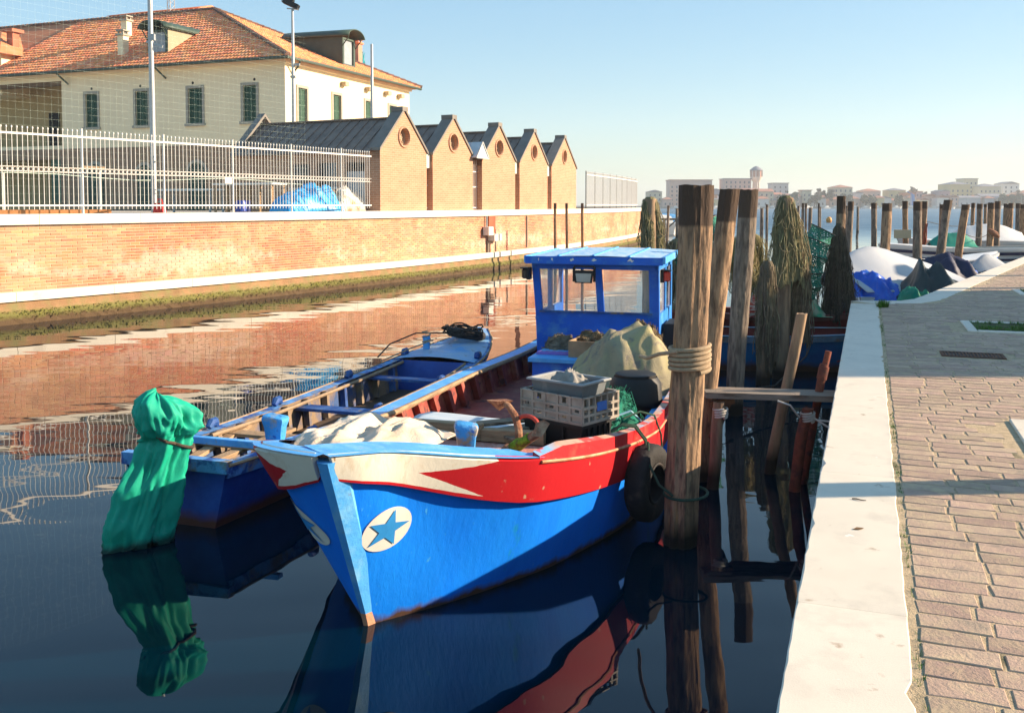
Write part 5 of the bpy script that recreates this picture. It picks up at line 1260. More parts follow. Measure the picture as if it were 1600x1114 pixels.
M_MORTAR = mat('mortar', (0.58, 0.42, 0.28), rough=.95, var=.2, scale=4, bump=.4, bscale=60)
M_BRICK = mat('canal wall brick', (0.50, 0.222, 0.118), rough=.9, var=.2, scale=.9, rnd=.20, col2=(0.54, 0.29, 0.165), s2=.35, t2=.5, soft2=.15, bump=.4, bscale=45,
              col3=(0.47, 0.165, 0.085), s3=.5, t3=.56)
def add_salts(m, zc=1.15, half=.34):
    """pale salt stains in an uneven band low on the wall, fading out along it"""
    N = m.node_tree.nodes; L = m.node_tree.links; b = N['Principled BSDF']; src = b.inputs['Base Color'].links[0].from_socket
    g = N.new('ShaderNodeNewGeometry'); sp = N.new('ShaderNodeSeparateXYZ'); L.new(g.outputs['Position'], sp.inputs[0])
    n1 = N.new('ShaderNodeTexNoise'); n1.inputs['Scale'].default_value = .33; n1.inputs['Detail'].default_value = 6; L.new(g.outputs['Position'], n1.inputs['Vector'])
    n2 = N.new('ShaderNodeTexNoise'); n2.inputs['Scale'].default_value = 4.5; n2.inputs['Detail'].default_value = 6; L.new(g.outputs['Position'], n2.inputs['Vector'])
    def M2(op, a, c, d=None):
        n_ = N.new('ShaderNodeMath'); n_.operation = op
        for k, s_ in enumerate((a, c, d)):
            if s_ is None: continue
            if hasattr(s_, 'links'): L.new(s_, n_.inputs[k])
            else: n_.inputs[k].default_value = s_
        return n_.outputs[0]
    zz = M2('MULTIPLY_ADD', n1.outputs['Fac'], .9, M2('SUBTRACT', sp.outputs['Z'], .45))
    d = M2('DIVIDE', M2('ABSOLUTE', M2('SUBTRACT', zz, zc), 0), half)
    n3 = N.new('ShaderNodeTexNoise'); n3.inputs['Scale'].default_value = .25; n3.inputs['Detail'].default_value = 3; L.new(g.outputs['Position'], n3.inputs['Vector'])
    f = M2('SUBTRACT', 1.0, d); f = M2('MULTIPLY_ADD', M2('SUBTRACT', n2.outputs['Fac'], .5), 3.0, f); f = M2('MULTIPLY_ADD', M2('SUBTRACT', n3.outputs['Fac'], .60), 6.0, f)
    mr = N.new('ShaderNodeMapRange'); mr.inputs[1].default_value = .0; mr.inputs[2].default_value = .9; L.new(f, mr.inputs[0])
    x = N.new('ShaderNodeMix'); x.data_type = 'RGBA'; L.new(M2('MULTIPLY', mr.outputs[0], .4), x.inputs[0]); L.new(src, x.inputs[6]); x.inputs[7].default_value = (.72, .60, .50, 1)
    L.new(x.outputs[2], b.inputs['Base Color'])
add_salts(M_BRICK)
M_LOWB = mat('tidal brick', (0.26, 0.15, 0.075), rough=.9, var=.3, scale=2, rnd=.15, bump=.6, bscale=30, col2=(.20, .17, .07), s2=2, t2=.55, zband=(.29, .05, .16, (0.135, 0.125, 0.035), False), zband2=(.14, .05, .22, (0.085, 0.052, 0.025), False))
M_WSTONE = mat('istrian stone trim', (0.70, 0.64, 0.54), rough=.8, var=.08, scale=1.5, col2=(0.52, 0.46, 0.38), s2=2.5, t2=.66, bump=.2, bscale=40, rnd=.03)
cw = thing('canal_wall', 'long brick canal wall with white stone cap and ledge, mossy at the waterline', 'wall', wp(0, 0, 0))
cwo = cw.location.copy()
NS = 160
mb = MB(); mb.grid(lambda a, b: wp(a * WL, -.135, .6 + b * 1.7) - cwo, NS, 2, flip=True); mb.build('mortar_bed', M_MORTAR, cw)
mb = MB()
prof = [(.0, -1.2), (.0, .0), (.005, .10), (.02, .20), (-.01, .30), (-.04, .34), (-.045, .56)]
mb.grid(lambda a, b: wp(a * WL, prof[round(b * 6)][0] + .025 * nz(a * 240, b * 9) * (1 if 1 <= round(b * 6) <= 4 else 0), prof[round(b * 6)][1]) - cwo, 400, 7, flip=True); mb.build('footing', M_LOWB, cw)
# end face of the wall
mb = MB(); e0, e1 = wp(WL, 0, 0) - cwo, wp(WL, -8, 0) - cwo
mb.poly([e0 + Vector((0, 0, -1)), e1 + Vector((0, 0, -1)), e1 + Vector((0, 0, 2.39)), e0 + Vector((0, 0, 2.39))][::-1]); mb.build('end_face', M_MORTAR, cw)
def stone_run(name, z0, z1, o0, o1, L_, m):
    s = 0.0; k = 0
    while s < WL - .1:
        e = min(WL, s + L_ * (1 + .12 * math.sin(k * 2.3))); mb = MB(); mid = (s + e) / 2; g = .006
        def P(t_, o, z): return wp(t_, o, z) - cwo
        ts = [s + g, mid, e - g]; vs = []
        for t_ in ts: vs += [P(t_, o0, z0), P(t_, o1, z0), P(t_, o1, z1 - .012), P(t_, o1 - .012, z1), P(t_, o0, z1)]
        fs = []
        for i in range(2):
            for j in range(5): a = i * 5 + j; b = i * 5 + (j + 1) % 5; fs.append((a, b, b + 5, a + 5))
        fs += [(4, 3, 2, 1, 0), (10, 11, 12, 13, 14)]
        mb.add(vs, fs); mb.build(name, m, cw); s = e; k += 1
stone_run('ledge_stone', ZL0, ZL1, -.30, .03, 2.2, M_WSTONE)
stone_run('cap_stone', ZC0, ZC1, -.55, -.03, 2.4, M_WSTONE)
# bricks in running bond
bw_, bh_, cl, ch = .244, .058, .256, .0704
bvars = []
for k in range(5):
    r_ = random.Random(900 + k); mb = MB(); d = .008 + r_.uniform(-.003, .003); e = .004
    x0, x1, z0, z1 = -bw_ / 2 + r_.uniform(-.003, .003), bw_ / 2 + r_.uniform(-.003, .003), -bh_ / 2, bh_ / 2
    vs = [(x0, 0, z0), (x1, 0, z0), (x1, 0, z1), (x0, 0, z1), (x0 + e, -d, z0 + e), (x1 - e, -d, z0 + e), (x1 - e, -d + r_.uniform(0, .004), z1 - e), (x0 + e, -d, z1 - e)]
    fs = [(4, 5, 6, 7), (0, 1, 5, 4), (1, 2, 6, 5), (2, 3, 7, 6), (3, 0, 4, 7)]
    mb.add(vs, fs); bvars.append((mb.mesh('brick', M_BRICK), vs, fs))
stf = MB(); cnt = 0; rr = random.Random(12)
sA = s_at_y(20.2)
cols = int(WL / cl)
bricks = []
for c in range(int((ZC0 - ZL1) / ch)):
    z = ZL1 + ch * (c + .5) + .004
    for i in range(cols):
        s = i * cl + (cl / 2 if c % 2 else 0)
        if s > WL - .15: continue
        bricks.append((s, z))
bricks.sort(key=lambda b: abs(b[0] - sA) if b[0] >= sA else 1000 + sA - b[0])
for i, (s, z) in enumerate(bricks):
    p, T, N_ = wall_at(s); k = rr.randrange(5); ang = math.atan2(T.y, T.x); pos = p + N_ * -.135 + Vector((0, 0, z)) - cwo
    if i < 300: obj('brick', bvars[k][0], cw, pos, (0, 0, ang))
    else:
        ca, sa = math.cos(ang), math.sin(ang)
        stf.add([(pos.x + x * ca - y * sa, pos.y + x * sa + y * ca, pos.z + zz) for x, y, zz in bvars[k][1]], bvars[k][2])
stf.build('brickwork', M_BRICK, cw, kind='stuff')
# moss tufts on the tidal step
g = MB(); rr = random.Random(21)
for _ in range(9000):
    s = rr.uniform(s_at_y(19), WL); w_ = .5 + .5 * nz(s * .7); z = .10 + .20 * rr.random() ** .7
    if rr.random() > .35 + .5 * w_: continue
    p, T, N_ = wall_at(s); b = p + N_ * rr.uniform(-.01, .03) + Vector((0, 0, z)); h = rr.uniform(.02, .06); q = T * rr.uniform(.01, .03)
    t_ = b + N_ * rr.uniform(.02, .05) + Vector((0, 0, -h if rr.random() < .5 else h * .5))
    g.add([b - q - cwo, b + q - cwo, t_ - cwo], [(0, 1, 2)])
g.build('moss', mat('tidal moss', (0.145, 0.14, 0.025), rough=1, var=.6, scale=1.2, rnd=.4, bump=0, zband2=(.17, .04, .16, (.075, .05, .02), False)), cw, kind='stuff')

# yard behind the wall
yp = [wp(s, -.5, 2.28) for s in np.linspace(0, WL, 60)]
yard = MB(); pl = yp + [Vector((wpts[-1].x - 30, 80, 2.28)), Vector((-140, 120, 2.28)), Vector((-140, -30, 2.28)), Vector((-30, 5, 2.28))]
yard.add(pl, [tuple(range(len(pl)))[::-1]]); struct(yard.build('yard', mat('yard ground', (0.52, 0.45, 0.36), rough=.95, var=.15, scale=1.2, bump=.3)))

# ---- picket fence on the wall
M_FENCE = mat('white fence paint', (0.78, 0.74, 0.68), rough=.5, var=.05, scale=6, bump=.05)
M_FDARK = mat('dark fence steel', (0.10, 0.09, 0.08), rough=.6, var=.2, bump=.1)
def fence(label, s0, s1, step, separate, post_every, rings, m_post):
    o = wp(s0, -.30, 0); t = thing('picket_fence', label, 'fence', o + Vector((0, 0, ZC1)))
    base = o + Vector((0, 0, ZC1))
    n_ = int((s1 - s0) / step)
    bm_ = MB(); bm_.tube([(0, 0, .10), (0, 0, 1.90)], .0078, 6); bm_.tube([(0, 0, 1.885), (0, 0, 1.905), (0, 0, 1.93), (0, 0, 1.945)], [.008, .019, .019, .006], 6); bme_ = bm_.mesh('bar', M_FENCE)
    rg = MB(); rg.torus((0, 0, 0), (0, 1, 0), .046, .005, 14, 5); rme_ = rg.mesh('ring', M_FENCE)
    joined = MB()
    for i in range(n_ + 1):
        s = s0 + i * step; p, T, N_ = wall_at(s); q = p + N_ * -.30 + Vector((0, 0, ZC1)) - base; ang = math.atan2(T.y, T.x)
        if separate:
            obj('bar', bme_, t, q)
            if rings and i < n_: obj('ring', rme_, t, q + T * step / 2 + Vector((0, 0, 1.0)), (0, 0, ang))
        else: joined.add([(v.co.x + q.x, v.co.y + q.y, v.co.z + q.z) for v in bme_.vertices], [tuple(f.vertices) for f in bme_.polygons])
    if not separate: joined.build('bars', M_FENCE, t, kind='stuff')
    for z, h in ((.19, .034), (1.0 - .055, .008), (1.0 + .055, .008), (1.78, .042)):
        mb = MB()
        if h < .02 and not rings: continue
        ss = np.linspace(s0, s1, max(2, int((s1 - s0) / 1.0)))
        for a, b in zip(ss, ss[1:]): mb.beam(wp(a, -.30, ZC1 + z) - base, wp(b, -.30, ZC1 + z) - base, .028, h)
        mb.build('rail', M_FENCE, t)
    s = s0
    while s <= s1 + .01:
        mb = MB(); q = wp(s, -.34, ZC1) - base; mb.box(q.x - .021, q.x + .021, q.y - .021, q.y + .021, -.05, 1.98); mb.build('post', m_post, t); s += post_every
    return t
fence('white picket fence with ring band on the canal wall beside the cream house', s_at_y(18.6), s_at_y(31.25), .118, True, 2.25, True, M_FENCE)
fence('distant picket fence with dark posts right of the last gabled shed', s_at_y(50.4), s_at_y(65.6), .118, False, 1.9, False, M_FDARK)

# ---- facade builder: wall plane with real openings
def holed(mb, axis, const, a0, a1, z0, z1, holes, depth, sgn, mi=0):
    """wall in the plane axis=const spanning a0..a1 and z0..z1 with rectangular openings; reveals go `depth` inwards (direction sgn)"""
    As = sorted({a0, a1, *[h[0] for h in holes], *[h[1] for h in holes]}); Zs = sorted({z0, z1, *[h[2] for h in holes], *[h[3] for h in holes]})
    def P(a, z, d=0.0): return (const + sgn * d, a, z) if axis == 'x' else (a, const + sgn * d, z)
    for i in range(len(As) - 1):
        for j in range(len(Zs) - 1):
            ca, cz = (As[i] + As[i + 1]) / 2, (Zs[j] + Zs[j + 1]) / 2
            if any(h[0] < ca < h[1] and h[2] < cz < h[3] for h in holes): continue
            mb.poly([P(As[i], Zs[j]), P(As[i + 1], Zs[j]), P(As[i + 1], Zs[j + 1]), P(As[i], Zs[j + 1])], mi)
    for h0, h1, y0, y1 in holes:
        for (a, z), (b, w_) in (((h0, y0), (h1, y0)), ((h1, y0), (h1, y1)), ((h1, y1), (h0, y1)), ((h0, y1), (h0, y0))):
            mb.poly([P(a, z), P(b, w_), P(b, w_, depth), P(a, z, depth)], mi)
def brickmat(name, c1, c2, mortar, sx=1.0):
    if name in MATS: return MATS[name]
    m = bpy.data.materials.new(name); m.use_nodes = True; N = m.node_tree.nodes; L = m.node_tree.links; b = N['Principled BSDF']
    tc = N.new('ShaderNodeTexCoord'); sp = N.new('ShaderNodeSeparateXYZ'); L.new(tc.outputs['Object'], sp.inputs[0])
    ad = N.new('ShaderNodeMath'); ad.operation = 'ADD'; L.new(sp.outputs['X'], ad.inputs[0]); L.new(sp.outputs['Y'], ad.inputs[1])
    cb = N.new('ShaderNodeCombineXYZ'); L.new(ad.outputs[0], cb.inputs[0]); L.new(sp.outputs['Z'], cb.inputs[1])
    br = N.new('ShaderNodeTexBrick'); L.new(cb.outputs[0], br.inputs['Vector']); br.inputs['Scale'].default_value = 1.0
    br.inputs['Brick Width'].default_value = .26; br.inputs['Row Height'].default_value = .075; br.inputs['Mortar Size'].default_value = .007
    br.inputs['Color1'].default_value = (*c1, 1); br.inputs['Color2'].default_value = (*c2, 1); br.inputs['Mortar'].default_value = (*mortar, 1)
    n = N.new('ShaderNodeTexNoise'); n.inputs['Scale'].default_value = 1.3; n.inputs['Detail'].default_value = 5; L.new(tc.outputs['Object'], n.inputs['Vector'])
    hs = N.new('ShaderNodeHueSaturation'); mr = N.new('ShaderNodeMapRange'); mr.inputs[3].default_value = .78; mr.inputs[4].default_value = 1.22; L.new(n.outputs['Fac'], mr.inputs[0])
    L.new(mr.outputs[0], hs.inputs['Value']); L.new(br.outputs['Color'], hs.inputs['Color']); L.new(hs.outputs[0], b.inputs['Base Color'])
    bp = N.new('ShaderNodeBump'); bp.inputs['Strength'].default_value = .6; bp.inputs['Distance'].default_value = .008; bp.invert = True; L.new(br.outputs['Fac'], bp.inputs['Height']); L.new(bp.outputs[0], b.inputs['Normal'])
    b.inputs['Roughness'].default_value = .9
    MATS[name] = m; return m
M_SHED = brickmat('shed brick', (.50, .26, .15), (.44, .21, .115), (.54, .38, .27))
M_SHEDROOF = mat('dark seam roof', (0.19, 0.140, 0.112), rough=.75, var=.25, scale=3, col2=(0.24, 0.18, 0.14), s2=3, t2=.55, bump=.15, spec=.5)
M_DARKIN = mat('dark opening', (0.02, 0.02, 0.02), rough=.8, bump=0)
M_GREYW = mat('grey metal', (0.42, 0.42, 0.41), rough=.55, var=.1, bump=.08)

# ---- five gabled sheds facing the canal
gab = [((-4.17, 31.79), (-2.86, 34.36)), ((-2.67, 34.74), (-1.33, 37.45)), ((-.99, 38.13), (.33, 40.77)), ((.53, 41.19), (1.84, 44.3)), ((2.05, 44.75), (3.45, 48.6))]
names = ['nearest gabled brick shed with barred windows on its shaded side', 'second gabled brick shed from the left', 'middle gabled brick shed right of the small glass canopy', 'fourth gabled brick shed from the left', 'farthest gabled brick shed beside the distant fence']
BZ = 2.30
for k, ((x0, y0), (x1, y1)) in enumerate(gab):
    a, b = Vector((x0, y0, 0)), Vector((x1, y1, 0)); T = (b - a); Wd = T.length; T.normalize(); inn = Vector((-T.y, T.x, 0))
    org = (a + b) / 2 + inn * .22 + Vector((0, 0, BZ)); hw = Wd / 2
    t = thing('gabled_shed', names[k], 'shed', org, math.atan2(T.y, T.x), 'gabled brick sheds along the canal')
    EZ, AZ, DP = 4.45 - BZ, 5.82 - BZ, 6.4
    # front gable with a round recess
    mb = MB(); zc, rc, nn = 4.92 - BZ, .29, 28
    outer = [(-hw, 0), (hw, 0), (hw, EZ), (0, AZ), (-hw, EZ)]
    def bd(an):
        dx, dz = math.cos(an), math.sin(an); best = 1e9
        for i in range(5):
            (ax, az), (bx, bz) = outer[i], outer[(i + 1) % 5]; ex, ez = bx - ax, bz - az; den = dx * ez - dz * ex
            if abs(den) < 1e-9: continue
            tt = ((ax - 0) * ez - (az - zc) * ex) / den; uu = ((ax - 0) * dz - (az - zc) * dx) / den
            if tt > 0 and -1e-6 <= uu <= 1 + 1e-6: best = min(best, tt)
        return (dx * best, 0, zc + dz * best)
    angs = sorted([2 * math.pi * i / nn for i in range(nn)] + [math.atan2(z - zc, x) % (2 * math.pi) for x, z in outer])
    for i in range(len(angs)):
        a1, a2 = angs[i], angs[(i + 1) % len(angs)]
        c1, c2 = (rc * math.cos(a1), 0, zc + rc * math.sin(a1)), (rc * math.cos(a2), 0, zc + rc * math.sin(a2))
        mb.poly([c1, bd(a1), bd(a2), c2][::-1]); mb.poly([c1, c2, (c2[0], .22, c2[2]), (c1[0], .22, c1[2])][::-1])
    holes = []
    if k == 0: holes = [(2.93, 3.76, 3.19 - BZ, 3.99 - BZ), (1.79, 2.6, 3.21 - BZ, 4.02 - BZ), (.61, 1.43, .02, 4.02 - BZ)]
    holed(mb, 'x', -hw, 0, DP, 0, EZ, holes, .18, 1); holed(mb, 'x', hw, 0, DP, 0, EZ, [], .1, -1)
    mb.poly([(-hw, DP, 0), (-hw, DP, EZ), (0, DP, AZ - .3), (hw, DP, EZ), (hw, DP, 0)])
    mb.build('wall', M_SHED, t)
    ow = bpy.data.objects.new('round_window', None); COL.objects.link(ow); ow.parent = t; ow.location = (0, .20, zc)
    mb = MB(); mb.poly([(rc * math.cos(2 * math.pi * i / nn), 0, rc * math.sin(2 * math.pi * i / nn)) for i in range(nn)][::-1]); mb.build('pane', mat('round pane', (.48, .33, .21), rough=.5, var=.2, bump=.2), ow)
    mb = MB(); mb.torus((0, -.03, 0), (0, 1, 0), rc - .02, .03, 28, 6)
    for i in range(4): an = i * math.pi / 4; mb.beam((-rc * math.cos(an), -.015, -rc * math.sin(an)), (rc * math.cos(an), -.015, rc * math.sin(an)), .02, .03)
    mb.build('glazing_bars', mat('bar brown', (.42, .29, .19), rough=.7, bump=.1), ow)
    mb = MB(); mb.torus((0, -.205, 0), (0, 1, 0), rc + .05, .045, 32, 6); mb.build('brick_ring', M_SHED, ow)
    # dark parapet copings on the gable
    for s_ in (-1, 1):
        mb = MB(); sl_ = math.hypot(hw, AZ - EZ); mb.prism([(s_ * (hw + .06), -.05, EZ - .06), (s_ * (hw + .06), .42, EZ - .06), (0, .42, AZ + .02), (0, -.05, AZ + .02)], (0, 0, .10)); mb.build('coping', mat('dark coping', (.20, .175, .15), rough=.7, var=.2, bump=.2), t)
        mb = MB(); mb.prism([(s_ * hw, .02, EZ), (0, .02, AZ), (0, .30, AZ), (s_ * hw, .30, EZ)], (0, 0, -.3)); mb.build('parapet', M_SHED, t)
    mb = MB(); mb.bevbox(-.17, .17, -.06, .43, AZ - .02, AZ + .135, .01); mb.build('apex_cap', MATS['dark coping'], t)
    # roof slopes with standing seams
    for s_ in (-1, 1):
        mb = MB(); RZ, RE = AZ - .30, EZ - .02
        mb.prism([(s_ * (hw + .18), .30, RE - .10), (s_ * (hw + .18), DP, RE - .10), (0, DP, RZ), (0, .30, RZ)], (0, 0, .05)); ro = mb.build('roof_slope', M_SHEDROOF, t)
        sm = MB(); sm.beam((s_ * (hw + .18), 0, RE - .10 + .065), (0, 0, RZ + .065), .022, .045); sme_ = sm.mesh('seam', M_SHEDROOF)
        for j in range(15 if s_ < 0 or k == 0 else 8): obj('seam', sme_, ro, (0, .62 + j * (.40 if s_ < 0 or k == 0 else .75), 0))
    mb = MB(); mb.beam((0, .30, AZ - .22), (0, DP, AZ - .22), .16, .05); mb.build('ridge_cap', M_SHEDROOF, t)
    if k == 0:
        for s_ in (-1, 1):
            mb = MB(); mb.prism([(s_ * (hw + .10), DP - .25, EZ - .1), (0, DP - .25, AZ + .05), (0, DP + .05, AZ + .05), (s_ * (hw + .10), DP + .05, EZ - .1)], (0, 0, .12)); mb.build('coping', MATS['dark coping'], t)
        for (y0, y1, z0, z1) in holes[:2]:
            wo = bpy.data.objects.new('window', None); COL.objects.link(wo); wo.parent = t; wo.location = (-hw, (y0 + y1) / 2, z0)
            w2, h2 = (y1 - y0) / 2, z1 - z0
            mb = MB(); mb.poly([(.15, -w2, 0), (.15, w2, 0), (.15, w2, h2), (.15, -w2, h2)]); mb.build('pane', mat('window dark glass', (.03, .035, .04), rough=.15, bump=0), wo)
            for j in range(7): mb = MB(); yb = -w2 + (j + .5) * 2 * w2 / 7; mb.box(-.01, .01, yb - .008, yb + .008, 0, h2); mb.build('bar', M_FENCE, wo)
            mb = MB(); mb.box(-.06, .16, -w2 - .06, w2 + .06, -.09, -.002); mb.build('sill', M_WSTONE, wo)
        y0, y1, z0, z1 = holes[2]; mb = MB(); mb.box(-hw + .10, -hw + .14, y0, y1, z0, z1 - .3); d_ = mb.build('door', mat('pale door', (.50, .48, .46), rough=.6, var=.1, bump=.1), t)
        for j in range(6): mb = MB(); yb = y0 + (j + .5) * (y1 - y0) / 6; mb.box(-hw + .085, -hw + .098, yb - .012, yb + .012, z0 + .05, z1 - .35); mb.build('door_rib', M_GREYW, d_)
# narrow gates in the gaps and the little glass canopy
gl = ['barred gap gate between the first and second shed', 'barred gate under the glass canopy between the second and third shed', 'barred gap gate between the third and fourth shed', 'barred gap gate between the fourth and fifth shed']
for k in range(4):
    a = Vector((*gab[k][1], 0)); b = Vector((*gab[k + 1][0], 0)); T = (b - a); w_ = T.length; T.normalize(); mid = (a + b) / 2 + Vector((-T.y, T.x, 0)) * .45
    t = thing('gap_gate', gl[k], 'gate', mid + Vector((0, 0, BZ)), math.atan2(T.y, T.x), 'barred gates between the sheds')
    nb = max(2, int(w_ / .11))
    for j in range(nb): mb = MB(); x = -w_ / 2 + (j + .5) * w_ / nb; mb.tube([(x, 0, .08), (x, 0, 1.75 + (.3 if k == 1 else 0))], .011, 6); mb.build('bar', M_FENCE, t)
    for z in (.18, 1.0, 1.6): mb = MB(); mb.beam((-w_ / 2, 0, z), (w_ / 2, 0, z), .025, .04); mb.build('rail', M_FENCE, t)
    if k != 1: mb = MB(); mb.box(-w_ / 2, w_ / 2, -.12, -.03, 1.62, 2.16); mb.build('panel', M_WSTONE, t)
    mb = MB(); mb.box(-w_ / 2, w_ / 2, 1.2, 1.25, 0, 2.1); mb.build('gap_shade', M_DARKIN, t)  # near-black sheet standing in for the shade deep in the gap
    if k == 1:
        c = thing('glass_canopy', 'small pitched glass canopy between the second and third shed', 'canopy', mid + Vector((0, 0, BZ + 2.12)) - Vector((-T.y, T.x, 0)) * .3, math.atan2(T.y, T.x))
        for s_ in (-1, 1):
            for j in range(3):
                mb = MB(); y0 = -.15 + j * .5; mb.prism([(s_ * .50, y0, 0), (s_ * .50, y0 + .48, 0), (0, y0 + .48, .62), (0, y0, .62)], (0, 0, .015)); mb.build('pane', mat('canopy glass', (.50, .56, .58), rough=.12, bump=0, spec=.7), c)
        mb = MB()
        for s_ in (-1, 1): mb.beam((s_ * .52, -.17, -.01), (0, -.17, .63), .03, .05)
        mb.beam((-.52, -.17, 0), (.52, -.17, 0), .03, .05); mb.build('frame', M_GREYW, c)
        mb = MB(); mb.poly([(-.48, -.16, 0.02), (.48, -.16, 0.02), (0, -.16, .60)]); mb.build('gable_pane', MATS['canopy glass'], c)

# service box and pipe on the wall below the canopy
so = wp(s_at_y(37.9), -.10, 1.45); p_, T_, N_ = wall_at(s_at_y(37.9))
t = thing('service_box', 'white utility box and duct fixed to the wall under the canopy', 'utility box', so, math.atan2(T_.y, T_.x))
mb = MB(); mb.bevbox(-.25, .15, -.26, 0, -.05, .28, .01); mb.build('box', M_WHITE, t)
mb = MB(); mb.bevbox(.18, .85, -.30, 0, -.28, -.02, .01); mb.build('duct', M_WHITE, t)
mb = MB(); mb.box(.20, .80, -.03, .0, .02, .70); mb.build('brick_niche', mat('red brick patch', (.34, .10, .05), rough=.9, var=.3, bump=.5), t)
mb = MB(); mb.tube([(-.02, -.04, .28), (-.02, -.04, .70)], .035, 8); mb.build('conduit', M_GREYW, t)
mb = MB(); mb.tube([(.12, -.03, -.30), (.12, -.03, -.75)], .05, 8); mb.tube([(.12, .12, -.95), (.12, .14, -1.5)], .06, 8); mb.build('downpipe', mat('stained pipe', (.30, .24, .18), rough=.8, bump=.3), t)
p2 = wp(s_at_y(41.6), -.10, .75); mb = MB(); mb.tube([(0, 0, 0), (0, 0, 1.36)], .045, 8)
tag(mb.build('drain_pipe', MATS['stained pipe'], loc=p2), 'brown vertical drain pipe on the wall below the fourth shed', 'pipe')

# ---- cream house
HC = Vector((-11.73, 50.0, BZ)); hA = math.atan2(.9298, .3681)
M_CREAM = mat('cream render', (0.90, 0.74, 0.49), rough=.9, var=.06, scale=.8, col2=(0.86, 0.70, 0.46), s2=.6, t2=.58, soft2=.15, bump=.12, bscale=20)
M_HBRICK = brickmat('house brick', (.36, .20, .12), (.26, .17, .11), (.34, .27, .19))
M_STONE2 = mat('grey stone frame', (0.36, 0.33, 0.27), rough=.9, var=.12, scale=5, bump=.2)
M_SHUT = mat('green shutter', (0.035, 0.095, 0.06), rough=.6, var=.15, scale=5, bump=.1)
M_TILE = mat('terracotta tile', (0.84, 0.30, 0.125), rough=.9, var=.2, scale=1.5, rnd=.22, col2=(0.78, 0.36, 0.19), s2=1.2, t2=.58, bump=.3, bscale=30)
house = thing('cream_house', 'large cream house with terracotta hip roof, green shutters and brick base', 'house', HC, hA)
LX, LY, EV, BR = 13.7, 30.0, 10.2 - BZ, 5.8 - BZ
win_l = [(1.78, 2.62, 6.98, 8.86), (5.28, 6.22, 6.98, 8.86), (8.97, 9.84, 6.98, 8.86), (12.58, 13.46, 6.98, 8.86)]
win_r = [(1.13, 1.95), (4.55, 5.37), (8.1, 8.92), (11.0, 11.82)]
mb = MB()
hl = [(a, b, z0 - BZ, z1 - BZ) for a, b, z0, z1 in win_l] + [(15.25, 29.0, 6.0 - BZ, 9.69 - BZ)]
holed(mb, 'x', 0, 0, LY, BR, EV, hl, .22, 1)
hr = [(a, b, 6.98 - BZ, 8.78 - BZ) for a, b in win_r]
holed(mb, 'y', 0, 0, LX, BR, EV, hr, .22, 1)
mb.poly([(LX, 0, 0), (LX, LY, 0), (LX, LY, EV), (LX, 0, EV)]); mb.poly([(0, LY, 0), (LX, LY, 0), (LX, LY, EV), (0, LY, EV)])
mb.build('upper_wall', M_CREAM, house)
mb = MB(); holed(mb, 'x', -.04, -.04, LY, 0, BR, [(15.4, 29.0, 0.0, 2.9)], .3, 1); holed(mb, 'y', -.04, -.04, LX, 0, BR, [], .2, 1); mb.poly([(-.04, -.04, BR), (LX, -.04, BR), (LX, 0, BR), (0, 0, BR), (0, LY, BR), (-.04, LY, BR)]); mb.build('lower_wall', M_HBRICK, house)
# loggia behind the big opening
mb = MB(); mb.poly([(2.6, 15.0, 0), (2.6, 29.2, 0), (2.6, 29.2, EV), (2.6, 15.0, EV)]); mb.poly([(.1, 15.1, BR), (2.6, 15.1, BR), (2.6, 15.1, EV), (.1, 15.1, EV)][::-1]); mb.poly([(.05, 15.0, 3.5), (2.6, 15.0, 3.5), (2.6, 29.2, 3.5), (.05, 29.2, 3.5)]); mb.poly([(.05, 15.0, EV - .05), (2.6, 15.0, EV - .05), (2.6, 29.2, EV - .05), (.05, 29.2, EV - .05)][::-1])
mb.build('loggia', mat('ochre render', (.44, .33, .17), rough=.9, var=.12, scale=1, bump=.15), house)
for y in (16.1, 18.2):
    mb = MB(); mb.box(2.48, 2.58, y, y + .75, 3.52, 5.9); mb.build('loggia_door', M_DARKIN, house)
mb = MB(); mb.box(.02, .30, 15.3, 29.0, EV - .75, EV - .45); mb.build('lintel', mat('old beam', (.16, .10, .06), rough=.9, var=.3, bump=.3), house)
mb = MB(); mb.box(.02, .12, 15.3, 16.2, .4, 3.0); mb.build('green_panel', M_SHUT, house)
